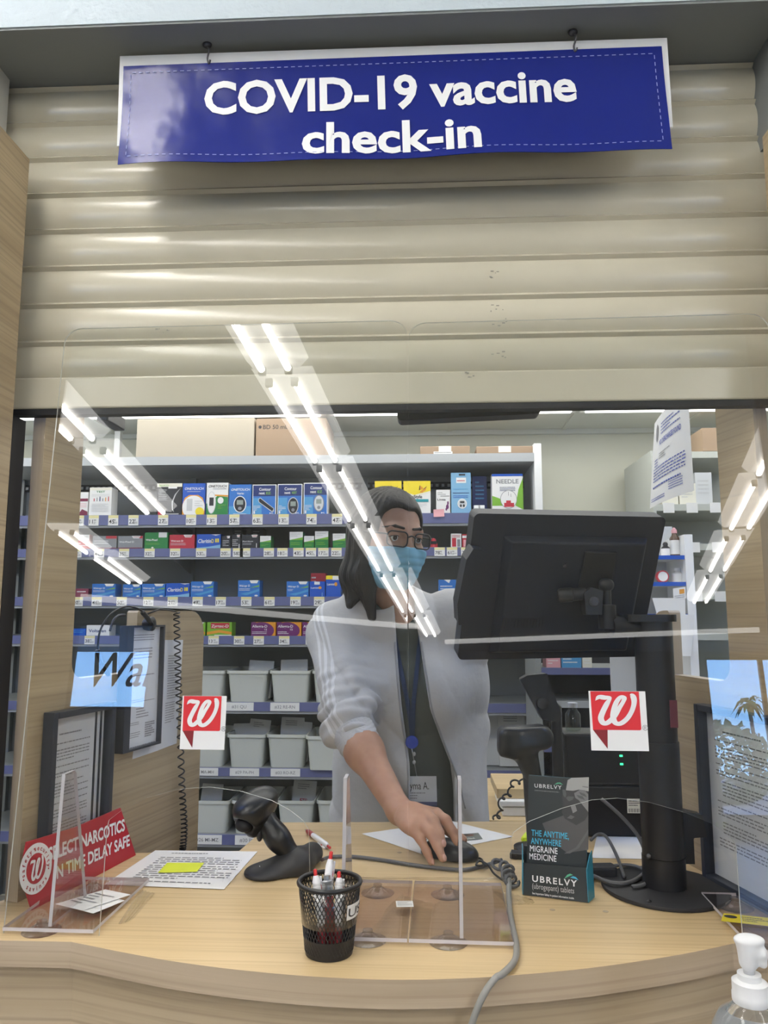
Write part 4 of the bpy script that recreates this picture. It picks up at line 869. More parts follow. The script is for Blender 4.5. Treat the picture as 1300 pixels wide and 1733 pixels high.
sheet(pq, 'paper', 'small white card with an orange square under the rack', 'printed_card', mats=['paper', 'orange', 'greyink'], cat='card', fn=lambda q, on, w, h: (q.add([on(w * .5, h * .45), on(w * .9, h * .45), on(w * .9, h * .85), on(w * .5, h * .85)], [(0, 1, 2, 3)], 1), bars(q, on, w * .1, h * .4, w * .8, h * .3, 2, 2)))
# overcharge notice
XN = .595
def onx(px, py): return at(px, py, X=XN)
nt = thing('hanging_notice', 'white no overcharges notice hanging beside the right pillar', 'notice', onx(1140, 680))
pq = [onx(1100, 861), onx(1175, 830), onx(1165, 681) + Vector((0, 0, .03)), onx(1108, 717)]
a, b_, c, d = pq; n = (b_ - a).cross(d - a).normalized(); q = MB(); q.grid(lambda u, v: a.lerp(b_, u).lerp(d.lerp(c, u), v) + n * .008 * sin(pi * u), 8, 8)
w, h = (b_ - a).length, (d - a).length
def onn(x, y, z=0): u, v = x / w, y / h; return a.lerp(b_, u).lerp(d.lerp(c, u), v) + n * (.008 * sin(pi * u) + .0012)
M['blueink2'] = mat('blueink2', (.05, .08, .42), .6)
q.text('NO OVERCHARGES FOUND', .018, None, 1, w * .28, h * .66, .02, w * .56, fn=lambda x, y, z: onn(x, y)); bars(q, onn, w * .33, h * .90, w * .5, h * .14, 4, 1)
bars(q, onn, w * .10, h * .44, w * .8, h * .17, 5, 1); bars(q, onn, w * .1, h * .24, w * .7, h * .05, 1, 1); bars(q, onn, w * .55, h * .2, w * .28, h * .10, 4, 1); bars(q, onn, w * .06, h * .10, w * .4, h * .05, 2, 1); bars(q, onn, w * .28, h * .58, w * .3, h * .08, 3, 2); bars(q, onn, w * .12, h * .54, w * .12, h * .1, 3, 1)
q.add([onn(w * .18 + .014 * cos(t), h * .83 + .022 * sin(t)) for t in np.linspace(0, 2 * pi, 16)[:-1]], [tuple(range(15))], 2)
q.build('notice_sheet', ['paper', 'blueink2', 'greyink'], nt)
q = MB(); e = Vector((0, 1, 0)); p = onx(1150, 690); q.box((XN + .003, p.y - .12, p.z - .02), (XN + .005, p.y + .13, 2.43)); q.build('clear_sleeve', 'acryl', nt)
# display seen from behind, hanging inside the shutter
p0 = at(673, 712, Y=1.33); p1 = at(916, 700, Y=1.33); hd = thing('hanging_display', 'black panel hanging just under the shutter edge above the person', 'display', ((p0.x + p1.x) / 2, 1.34, p0.z))
q = MB(); T = frame((p0.x, 1.33, p0.z), p1 - p0, (0, 0, 1)); L = (p1 - p0).length; q.prism(rrect(0, 0, L, .17, .008), -.035, 0, 0, T); q.build('housing', 'black', hd, bevel=.002)
q = MB(); q.lathe([(.0062, 0), (.0062, .0006), (0, .0006)], 0, 20, T @ Matrix.Translation((L * .49, .018, 0))); q.build('round_emblem', 'darksteel', hd)
MB().box(((p0.x + p1.x) / 2 - .02, 1.345, p0.z + .15), ((p0.x + p1.x) / 2 + .02, 1.365, ZS - .0), 0).build('hanging_strut', 'black', hd)
# ------------------------------------------------------------------ things on and around the partitions
def partpt(T, side, px, py, off):
    n = T.to_3x3() @ Vector((0, 0, 1)); n = n if side == 'left' else -n
    o = T.translation + n * (.012 + off); return onplane(px, py, o, n)
def partT(T, side, off):
    n = T.to_3x3() @ Vector((0, 0, 1)); d = T.to_3x3() @ Vector((1, 0, 0))
    if side == 'left': return frame(T.translation + n * (.012 + off), d, (0, 0, 1)), d, n
    return frame(T.translation - n * (.012 + off), -d, (0, 0, 1)), -d, -n
def loc(T, p): return (T.inverted() @ p)
TLp, dL, nL = partT(TL, 'left', 0); TRp, dR, nR = partT(TR, 'right', 0)
def lp(px, py, off=.0): q = loc(TLp, partpt(TL, 'left', px, py, off)); return (q.x, q.y)
def rp(px, py, off=.0): q = loc(TRp, partpt(TR, 'right', px, py, off)); return (q.x, q.y)
C('frameblack', (.03, .035, .05), .35); C('paperblue', (.70, .72, .76), .6)
M['glazing'] = clear('glazing', (.97, .97, .97), .03)
def docframe(T, side, x0, x1, y0, y1, label, band=False):
    """standing frame on a partition, x to y in the plane of T"""
    c = T @ Vector(((x0 + x1) / 2, y0, .01)); t = thing('document_frame', label, 'frame', c); e = .011
    b = MB()
    for a, q in (((x0, y0), (x0 + e, y1)), ((x1 - e, y0), (x1, y1)), ((x0 + e, y0), (x1 - e, y0 + e)), ((x0 + e, y1 - e), (x1 - e, y1))): b.box((*a, .002), (*q, .024), 0, T)
    b.build('frame_border', 'frameblack', t, bevel=.0012)
    b = MB(); b.box((x0 + e, y0 + e, .003), (x1 - e, y1 - e, .006), 0, T); xa, ya, w, h = x0 + e, y0 + e, x1 - x0 - 2 * e, y1 - y0 - 2 * e
    wt = w * (.80 if band else 1)
    b.lines(T, xa + wt * .22, ya + h * .90, wt * .5, h * .025, 1, 1, .0064); yy = ya + h * .84
    for n_, ind in ((1, 0), (4, 0), (1, 0), (2, 0), (5, .08), (1, 0), (3, 0), (4, .06), (3, 0)):
        hh = h * .020 * n_; b.lines(T, xa + wt * (.1 + ind), yy, wt * (.82 - ind), hh, n_, 1, .0064, rnd=rt); yy -= hh + h * .022
    if band:
        for k in (.82, .92): b.box((xa + w * k, ya, .0062), (xa + w * (k + .035), ya + h, .0072), 2, T); b.box((xa + w * (k + .035), ya, .0062), (xa + w * (k + .05), ya + h, .0072), 3, T)
    b.build('printed_sheet', ['paperblue', 'greyink', 'frameblack', 'white'], t)
    MB().box((x0 + e, y0 + e, .014), (x1 - e, y1 - e, .0155), 0, T).build('glazing', 'glazing', t)
a = lp(72, 1206); b_ = lp(179, 1190); x0, x1 = a[0], b_[0]
docframe(TLp, 'left', x0, x1, ZC - TLp.translation.z + .002, a[1], 'black framed printed notice standing against the left partition', True)
a = rp(1194, 1190); x0 = rp(1300, 1190)[0]
docframe(TRp, 'right', a[0], a[0] + .215, ZC - TRp.translation.z + .002, a[1], 'black framed printed notice standing against the right partition')
# wall file with a form, and sheets behind it
x0, x1 = lp(207, 1150)[0], lp(259, 1150)[0]; y0, y1 = lp(228, 1265)[1], lp(240, 1058)[1]
t = thing('wall_file', 'black wall file holding a printed form, on the left partition', 'wall file', TLp @ Vector(((x0 + x1) / 2, y0, .012)))
MB().box((x0 - .02, y0, .004), (x1 + .004, y1, .010), 0, TLp).build('backing', 'frameblack', t); b = MB()
for p, q in (((x0 - .02, y0), (x0 - .0, y1)), ((x1 - .001, y0), (x1 + .004, y1)), ((x0, y0), (x1, y0 + .004)), ((x0, y1 - .004), (x1, y1))): b.box((*p, .0101), (*q, .022), 0, TLp)
b.build('rim', 'frameblack', t)
b = MB(); b.box((x0, y0 + .004, .0102), (x1 - .001, y1 - .004, .0125), 0, TLp); w, h = x1 - x0, y1 - y0
for n_, xx_, ww, yy, hh in ((3, .1, .7, .93, .06), (4, .15, .6, .82, .1), (1, .1, .75, .60, .02), (2, .1, .8, .40, .03), (4, .3, .4, .33, .09), (2, .1, .3, .22, .03), (3, .1, .35, .14, .05), (1, .05, .9, .03, .02)): b.lines(TLp, x0 + w * xx_, y0 + h * yy, w * ww, h * hh, n_, 1, .0128, rnd=rt)
for i in range(7): b.lines(TLp, x0 + w * .6, y0 + h * (.2 - .018 * i), w * .32, h * .014, 1, 1, .0129, fill=.8, rnd=rt)
b.build('printed_form', ['paperblue', 'greyink'], t)
def psheet(px4, label, off):
    P = [partpt(TL, 'left', *p, off) for p in px4]
    sheet(P, 'paperblue', label, mats=['paperblue', 'greyink'], fn=lambda q, on, w, h: (bars(q, on, w * .45, h * .86, w * .45, h * .42, 18, 1), bars(q, on, w * .4, h * .42, w * .4, h * .2, 9, 1)))
psheet(((224, 1285), (268, 1270), (278, 1083), (246, 1083)), 'white sheet half hidden behind the black wall file', .001)
psheet(((262, 1272), (299, 1258), (310, 1083), (264, 1083)), 'white printed sheet taped to the partition beside the curly cord', .0018)
# headset hung over the notch edge
hs = thing('headset', 'black wire headset hung over the notch of the left partition', 'headset', partpt(TL, 'left', 215, 1030, .03))
pts = [partpt(TL, 'left', *p, .03) for p in ((182, 1139), (168, 1110), (166, 1088), (171, 1064), (185, 1042), (202, 1030), (217, 1026.5), (233, 1030), (246, 1039), (256, 1053))]
b = MB(); b.tube(smoothpath(pts, 6), .0019, 0, 7); b.build('headband', 'black', hs, smooth=True)
b = MB(); b.tube(smoothpath([partpt(TL, 'left', *p, .032) for p in ((165, 1100), (172, 1124), (184, 1142))], 5), .0042, 0, 8); b.build('lower_arm', 'black', hs, smooth=True)
b = MB(); b.tube(smoothpath([partpt(TL, 'left', *p, .032) for p in ((240, 1035), (249, 1045), (257, 1058))], 5), [.002] + [.0048] * 10, 0, 8); b.build('upper_arm', 'black', hs, smooth=True)
p = partpt(TL, 'left', 255, 1056, .026); b = MB(); b.lathe([(.004, -.012), (.012, -.012), (.014, -.004), (.014, .004), (.008, .008), (0, .008)], 0, 18, frame(p, dL, (0, 0, 1))); b.build('ear_pad', 'black', hs, smooth=40)
b = MB(); b.tube(smoothpath([partpt(TL, 'left', *p, .03) for p in ((186, 1068), (192, 1050), (201, 1042), (211, 1041))], 5), [.0022] * 10 + [.003] * 6, 0, 6); b.build('microphone_boom', 'darksteel', hs, smooth=True)
# curly handset cord down the partition
b = MB(); P = [partpt(TL, 'left', *p, .014) for p in ((299, 1036), (301, 1120), (304, 1210), (308, 1330), (312, 1400), (309, 1440))]; P = smoothpath(P, 16); cc = []
for i in range(len(P) - 1):
    for k in range(10):
        q = P[i].lerp(P[i + 1], k / 10); a = 2 * pi * (i * 10 + k) / 21; cc.append(q + dL * .0075 * cos(a) + nL * .0055 * sin(a))
b.tube(cc, .0017, 0, 5); b.tube([partpt(TL, 'left', *p, .008) for p in ((299, 1036), (288, 1033), (270, 1031), (247, 1040))], .0017, 0, 6)
tag(b.build('handset_lead', 'black', smooth=True), 'black curly handset cord hanging down the left partition', 'cord')

# ------------------------------------------------------------------ narcotics sign
P1, P2 = at(55, 1540.5, Z=ZC + .0006), at(230, 1447, Z=ZC + .0006)
ex = (P2 - P1).normalized(); hn = ex.cross(Vector((0, 0, 1))); upv = (Vector((0, 0, 1)) * cos(radians(6)) - hn * sin(radians(6))); Ts = frame(P1, ex, upv); nz = ex.cross(upv)
def su_(px, py): q = loc(Ts, onplane(px, py, P1, nz)); return (q.x, q.y)
t = thing('warning_sign', 'red time delay safe sign with a round white emblem leaning on the left partition', 'sign', P1.lerp(P2, .5))
poly = [su_(*p) for p in ((55, 1540.5), (230, 1447), (204, 1367), (130, 1399), (46, 1425), (35.5, 1480))]; poly[0] = (poly[0][0], .0); poly[1] = (poly[1][0], 0)
b = MB(); b.prism(poly, -.003, 0, 0, Ts)
def signtext(s, pxa, pxb, cap):
    A, B = su_(*pxa), su_(*pxb); L = sqrt((B[0] - A[0]) ** 2 + (B[1] - A[1]) ** 2); a = atan2(B[1] - A[1], B[0] - A[0])
    q = Ts @ Matrix.Translation((A[0], A[1], .0006)) @ Matrix.Rotation(a, 4, 'Z'); H = abs(su_(*cap)[1] - A[1])
    b.text(s, H / .70, q, 1, 0, 0, .032, L)
signtext('SELECT NARCOTICS', (81.5, 1457.5), (211, 1405), (79.5, 1436)); signtext('IN TIME DELAY SAFE', (92, 1489), (219, 1430.5), (87, 1470))
c = su_(60.5, 1469.5); ry = abs(su_(60.5, 1427)[1] - c[1]); rx = ry
circ = lambda r: [(c[0] + r * cos(a), c[1] + r * sin(a)) for a in np.linspace(0, 2 * pi, 41)[:-1]]
b.poly(circ(ry), 1, Ts, .0005); b.poly(circ(ry * .60), 0, Ts, .0009)
script_w(b, Ts, c[0] - ry * .50, c[1] - ry * .50, ry, ry, 1, .0014)
for s, a0, inv in (('safety', 150, 0), ('security', 42, 0), ('savings', -90, 1)):
    n = len(s); st = 13.5 if n == 8 else 14
    for i, ch in enumerate(s):
        k = (i - (n - 1) / 2) * st * 1.05; a = radians(a0 - k if not inv else a0 + k)
        q = Ts @ Matrix.Translation((c[0], c[1], .0009)) @ Matrix.Rotation(a - pi / 2 + (pi if inv else 0), 4, 'Z') @ Matrix.Translation((0, (ry * .70) if not inv else (-ry * .88), 0))
        b.text(ch, ry * .27, q, 0, 0, 0, .02, align='c')
for a in (95, 197, -17): b.poly([(c[0] + ry * .8 * cos(radians(a)) + ry * .04 * cos(e), c[1] + ry * .8 * sin(radians(a)) + ry * .04 * sin(e)) for e in np.linspace(0, 2 * pi, 10)[:-1]], 0, Ts, .0009)
b.build('sign_plate', ['signred', 'white'], t)

# ------------------------------------------------------------------ papers on the counter
def flat(px4, label, z, lift=.0, **k): return sheet([at(*p, Z=ZC + z) for p in px4], 'paper', label, **k)
flat(((93, 1530), (140, 1541), (222, 1514), (178, 1505)), 'small white receipt slips lying on the left base plate', .0125, name='receipt_slip', mats=['paper', 'greyink'], fn=lambda q, on, w, h: bars(q, on, w * .1, h * .8, w * .7, h * .6, 5, 1), group='receipt slips')
flat(((118, 1536), (158, 1546), (212, 1524), (180, 1516)), 'white receipt slip tucked under another on the left base plate', .0112, name='receipt_slip', group='receipt slips')
def letter(q, on, w, h):
    bars(q, on, w * .2, h * .93, w * .35, h * .05, 1, 1); bars(q, on, w * .15, h * .80, w * .78, h * .22, 4, 1); bars(q, on, w * .15, h * .56, w * .80, h * .38, 7, 1); bars(q, on, w * .2, h * .14, w * .65, h * .05, 1, 1)
flat(((176, 1497), (379, 1505), (436, 1441), (263, 1439)), 'white printed letter with a yellow note on the left of the counter', .0012, name='letter', mats=['paper', 'greyink'], fn=letter, cat='letter')
C('noteyellow', (.72, .80, .05), .6)
sheet([at(*p, Z=ZC + .0026) for p in ((267, 1477), (333, 1475.5), (346, 1460), (283, 1460))], 'noteyellow', 'bright yellow sticky note on the printed letter', name='sticky_note', cat='note')
def photo(q, on, w, h):
    q.add([on(w * .55, h * .58), on(w * .82, h * .45), on(w * .90, h * .72), on(w * .66, h * .85)], [(0, 1, 2, 3)], 2); q.add([on(w * .60, h * .62), on(w * .70, h * .58), on(w * .74, h * .74), on(w * .67, h * .78)], [(0, 1, 2, 3)], 3); q.add([on(w * .72, h * .57), on(w * .80, h * .53), on(w * .84, h * .68), on(w * .77, h * .71)], [(0, 1, 2, 3)], 4)
    q.add([on(w * .52, h * .44), on(w * .86, h * .30), on(w * .87, h * .34), on(w * .53, h * .48)], [(0, 1, 2, 3)], 5)
C('photogrey', (.18, .2, .18)); C('photobrown', (.25, .13, .09))
flat(((612, 1411), (716, 1446), (869, 1415.5), (763, 1389)), 'white sheet with a small printed photo under the hand and mouse', .0010, mats=['paper', 'greyink', 'photogrey', 'photobrown', 'cream', 'lgreen'], fn=photo)
flat(((1002, 1452), (1104, 1454), (1104, 1415), (1010, 1415)), 'plain white paper behind the monitor column', .0010)
flat(((1168, 1425), (1178, 1428), (1182, 1422), (1172, 1418)), 'scrap of white paper to the right of the monitor column', .0010)

# ------------------------------------------------------------------ barcode scanner
s0 = at(474, 1474, Z=ZC); hd_ = at(431, 1372, Y=s0.y + .0); t = thing('barcode_scanner', 'black barcode scanner propped in its cradle on the counter', 'scanner', s0)
hc = hd_ + Vector((0, 0, .004)); bx_ = at(500, 1462, Z=ZC)
ya = atan2(-1.0, -.75); fd = Vector((-.50, -.80, -.30)).normalized(); rd = fd.cross(Vector((0, 0, 1))).normalized(); ud = rd.cross(fd)
R_ = np.array([list(rd), list(fd), list(ud)]).T
top = hc - fd * .006; han = at(502, 1458, Z=ZC + .018)
def hp(r, f, u): return hc + rd * r + fd * f + ud * u
prims = [ell(hp(0, -.004, .010), (.033, .046, .017), R_, .012), ell(hp(0, .012, -.006), (.031, .030, .022), R_, .012), ell(hp(0, -.022, -.002), (.026, .026, .024), R_, .012),
         cone(hp(0, .0, -.016), hp(0, .012, -.030), .024, .017, .012), ell(hp(0, .038, -.014), (.020, .020, .015), R_, .006, True)]
lo = [min(hp(*q)[i] for q in ((-.05, -.06, -.05), (.05, .06, .05), (-.05, .06, -.05), (.05, -.06, .05), (.05, -.06, -.05), (-.05, .06, .05), (.05, .06, -.05), (-.05, -.06, .05))) - .01 for i in range(3)]
hi = [max(hp(*q)[i] for q in ((-.05, -.06, -.05), (.05, .06, .05), (-.05, .06, -.05), (.05, -.06, .05), (.05, -.06, -.05), (-.05, .06, .05), (.05, .06, -.05), (-.05, -.06, .05))) + .01 for i in range(3)]
C('scanblack', (.016, .017, .019), .32); C('scangrey', (.028, .028, .030), .5)
solid_obj('scanner_head', prims, lo, hi, .0022, 'scanblack', t)
b = MB(); b.ball(hp(0, .030, -.014), (.0165, .0165, .0125), 0, 16); b.build('scan_window', 'rubber', t, smooth=True)
prims = [cone(hp(.0, -.010, -.012), han.lerp(hc, .45) + ud * -.002, .021, .0175, .02), cone(han.lerp(hc, .45), han, .0175, .0165, .02), cone(han, han + Vector((.004, .002, -.01)), .017, .018, .01)]
lo2 = [min(hc[i], han[i]) - .04 for i in range(3)]; hi2 = [max(hc[i], han[i]) + .04 for i in range(3)]
solid_obj('handle', prims, lo2, hi2, .0022, 'scanblack', t)
b = MB(); q = hp(0, .004, -.030).lerp(han, .18) + fd * .010; b.ball(q, (.006, .008, .012), 0, 12); b.build('trigger', 'scangrey', t, smooth=True)
e1, e2 = at(450, 1480, Z=ZC), at(528, 1458, Z=ZC)
prims = [ell((e1.x, e1.y, ZC + .004), (.038, .040, .013), None, .02), cone((e1.x + .02, e1.y + .01, ZC + .004), (han.x, han.y, ZC + .012), .017, .022, .03), cone((han.x, han.y, ZC + .012), (e2.x, e2.y, ZC + .014), .024, .020, .03), rbox((e1.x + .03, e1.y, ZC - .06), (.3, .3, .0605), None, .001, .002, True)]
solid_obj('cradle', prims, (e1.x - .06, e1.y - .07, ZC - .004), (e2.x + .05, e2.y + .06, ZC + .05), .0022, 'scangrey', t)
b = MB(); q = at(447, 1466, Z=ZC + .0165); Tq = frame(q, (1, .2, 0), (-.2, 1, .1)); b.prism([(-.008, -.0025), (.008, -.0025), (.008, .0025), (-.008, .0025)], 0, .0006, 0, Tq); b.build('maker_plate', 'steel', t)

# ------------------------------------------------------------------ pen cup and pens
pc = at(557, 1612, Z=ZC); zt = at(556, 1489, Y=pc.y).z; rb, rt_ = .0315, .0415; HC = zt - ZC
t = thing('mesh_pen_cup', 'black wire mesh pen cup at the front of the counter', 'pen cup', pc); Tc = Matrix.Translation(pc)
def rad(z): return rb + (rt_ - rb) * (z / HC)
b = MB(); N = 44
for s in (1, -1):
    for i in range(N):
        pts = []
        for k in range(17):
            z = .006 + (HC - .010) * k / 16; a = 2 * pi * i / N + s * (z / HC) * 1.25; r = rad(z); pts.append((r * cos(a), r * sin(a), z))
        b.tube(pts, .00075, 0, 4, Tc)
b.build('mesh_wall', 'black', t)
b = MB(); b.tube([(rt_ * cos(a), rt_ * sin(a), HC - .002) for a in np.linspace(0, 2 * pi, 49)[:-1]], .0032, 0, 8, Tc, True); b.build('rim', 'black', t, smooth=True)
b = MB(); b.lathe([(0, .0006), (rb, .0006), (rad(.024) + .0008, .024), (rad(.024) - .0008, .024), (rb - .0012, .003), (0, .003)], 0, 40, Tc); b.build('solid_base', 'black', t, smooth=35)
M['tape'] = clear('tape', (.86, .86, .85), .06, .15)
b = MB(); b.lathe([(rad(.040) + .0012, .040), (rad(.088) + .0012, .088)], 0, 40, Tc); b.build('clear_tape', 'tape', t, smooth=True)
b = MB(); a0 = radians(-48); n = 9
def wrap(x, y, z=0): a = a0 + x / .037; r = rad(y) + .0018 + z; return (r * cos(a), r * sin(a), y)
b.grid(lambda u, v: wrap(u * .045, .051 + v * .019), 12, 2, 0, Tc); b.text('USE', .0165, Tc, 1, .002, .0545, .004, .040, fn=lambda x, y, z: wrap(x, y, .0005))
b.build('paper_label', ['paper', 'ink'], t)
C('penwhite', (.80, .80, .84), .3); C('penred', (.55, .03, .03), .3); M['pengrip'] = mat('pengrip', (.35, .03, .04), .3)
def pen(a, bpt, label, kind=0, group='white and red ballpoint pens'):
    """pen from its point a to its button end b"""
    a, bpt = Vector(a), Vector(bpt); d = (bpt - a).normalized(); L = (bpt - a).length; t = thing('ballpoint_pen' if kind == 0 else 'marker_pen', label, 'pen', a, group if kind == 0 else None); T = frame(a, d.orthogonal(), d.cross(d.orthogonal())) @ Matrix.Diagonal((1, 1, L / .140, 1))
    if kind:
        q = MB(); q.lathe([(.003, 0), (.0065, .012), (.0065, .10)], 0, 14, T); q.build('barrel', 'darkred', t, smooth=40)
        q = MB(); q.lathe([(.0070, .1005), (.0070, .128), (.0045, .130), (.0045, .138), (0, .139)], 0, 16, T); q.build('silver_cap', 'steel', t, smooth=40)
        q = MB(); q.lathe([(.0, .1387), (.0030, .1392), (.0030, .1415), (0, .142)], 0, 12, T); q.build('cap_tip', 'penwhite', t)
        return t
    q = MB(); q.lathe([(.0008, 0), (.0012, .004), (.0038, .014)], 0, 12, T); q.build('point', 'steel', t, smooth=40)
    q = MB(); q.lathe([(.0040, .0142), (.0054, .022), (.0054, .046)], 0, 14, T); q.build('grip', 'pengrip', t, smooth=40)
    q = MB(); q.lathe([(.0050, .0462), (.0056, .075), (.0056, .118), (.0036, .128)], 0, 14, T); q.build('barrel', 'penwhite', t, smooth=40)
    q = MB(); q.box((.0050, -.0022, .088), (.0085, .0022, .126), 0, T); q.build('clip', 'penwhite', t, bevel=.0006)
    q = MB(); q.ball((.0050, 0, .108), (.0028, .0030, .008), 0, 12, T); q.build('clip_emblem', 'penred', t, smooth=True)
    q = MB(); q.lathe([(.0026, .1282), (.0026, .1385), (0, .140)], 0, 12, T); q.build('click_button', 'penred', t, smooth=40)
    return t
def incup(px, py, dx, dy, label, kind=0, Yo=0.0):
    return pen(Vector((pc.x + dx, pc.y + dy, ZC + .0052)), at(px, py, Y=pc.y + Yo), label, kind)
incup(533, 1470, -.004, -.018, 'white pen with red button at the left of the mesh cup', 0, .006)
incup(561, 1440, -.012, -.012, 'tallest white pen with red button in the mesh cup', 0, .024)
incup(574, 1474, .014, -.014, 'white pen with red button at the right of the mesh cup', 0, .012)
incup(553, 1480, .006, -.006, 'dark red marker with a silver cap in the mesh cup', 1, .006)
pa, pb = at(525, 1410, Z=ZC + .0062), at(559, 1435, Z=ZC + .0062); dpn = (pb - pa).normalized(); pen(pb - dpn * .14, pb, 'white pen with red button lying on the counter behind the mesh cup')

# ------------------------------------------------------------------ brochure stand
B0, B1 = at(885, 1514, Z=ZC + .0008), at(996, 1528, Z=ZC + .0008); ex = (B1 - B0).normalized(); hn = Vector((-ex.y, ex.x, 0)); wB = (B1 - B0).length
upb = (Vector((0, 0, 1)) * cos(radians(7)) + hn * sin(radians(7))); Tb = frame(B0, ex, upb); nb_ = ex.cross(upb)
def ub(px, py, d=0): q = loc(Tb, onplane(px, py, B0 + (-nb_) * d, nb_)); return (q.x, q.y)
C('slate', (.030, .036, .038), .35); C('tealside', (.03, .22, .32), .35); C('txtblue', (.07, .45, .68), .5); C('softgrey', (.12, .12, .125)); C('midgrey', (.22, .22, .225)); C('palegr', (.5, .5, .5)); C('swgreen', (.10, .42, .25)); C('darkskin', (.055, .055, .057)); C('shirtg', (.09, .09, .092)); C('lit', (.42, .42, .42))
t = thing('brochure_stand', 'dark teal edged cardboard stand holding migraine brochures on the counter', 'brochure stand', B0.lerp(B1, .5))
hp_ = ub(886, 1459)[1]; hr_ = ub(994, 1471)[1]; dp = .030
b = MB(); b.prism([(0, 0), (wB, 0), (wB, hr_), (wB * .97, hr_ + .0015), (wB * .02, hp_ - .001), (0, hp_)], -.0012, 0, 0, Tb)
A = (ub(900, 1489), ub(970, 1494)); A0 = ub(901, 1491.5); W0 = ub(977, 1501)[0] - A0[0]
b.text('UBRELVY', ub(901, 1479)[1] * 0 + (ub(901, 1481)[1] - A0[1]) / .70, Tb, 1, A0[0], A0[1], .018, W0, z=.0006, sp=1.25)
A1 = ub(901, 1504); b.text('(ubrogepant) tablets', (ub(901, 1494)[1] - A1[1]) / .74, Tb, 2, A1[0], A1[1] + .0005, 0, ub(972, 1511)[0] - A1[0], z=.0006)
A2 = ub(901, 1511.5); b.text('See Important Safety in patient information inside.', .0042, Tb, 1, A2[0], A2[1] - .0012, .012, ub(972, 1518)[0] - A2[0], z=.0006)
def swoosh(x, y, w, h, T, z):
    up_ = lambda u: y + h * (.2 + .8 * sin(pi * min(1, u * 1.25)) ** 1.0) if u < .8 else y + h * .2
    b.poly([(x, y), (x + w * .22, y + h * .75), (x + w * .42, y + h), (x + w * .62, y + h * .82), (x + w * .48, y + h * .70), (x + w * .3, y + h * .45)], 3, T, z); b.poly([(x + w * .42, y + h * .35), (x + w * .62, y + h * .62), (x + w * .82, y + h * .5), (x + w, y + h * .02), (x + w * .75, y + h * .22), (x + w * .58, y + h * .25)], 4, T, z)
q = ub(955, 1487); swoosh(q[0], q[1], .0225, .0085, Tb, .0007)
b.build('front_pocket', ['slate', 'white', 'palegr', 'swgreen', 'txtblue'], t)
for x, s in ((0, -1), (wB, 1)):
    b = MB()
    hh = hp_ if s < 0 else hr_
    b.prism([(0, 0), (dp, 0), (dp, hh + .022), (dp * .6, hh + .018), (0, hh)], -.0006, .0006, 0, frame(Tb @ Vector((x, 0, 0)), hn * 1.0 + ex * s * .22, upb))
    b.build('side_panel', 'tealside', t, label='teal side panel')
MB().box((-.004, 0, -dp - .002), (wB + .004, hp_ + .02, -dp), 0, Tb).build('back_panel', 'slate', t); MB().box((0, 0, -dp), (wB, .0012, -.0013), 0, Tb).build('bottom_panel', 'slate', t)
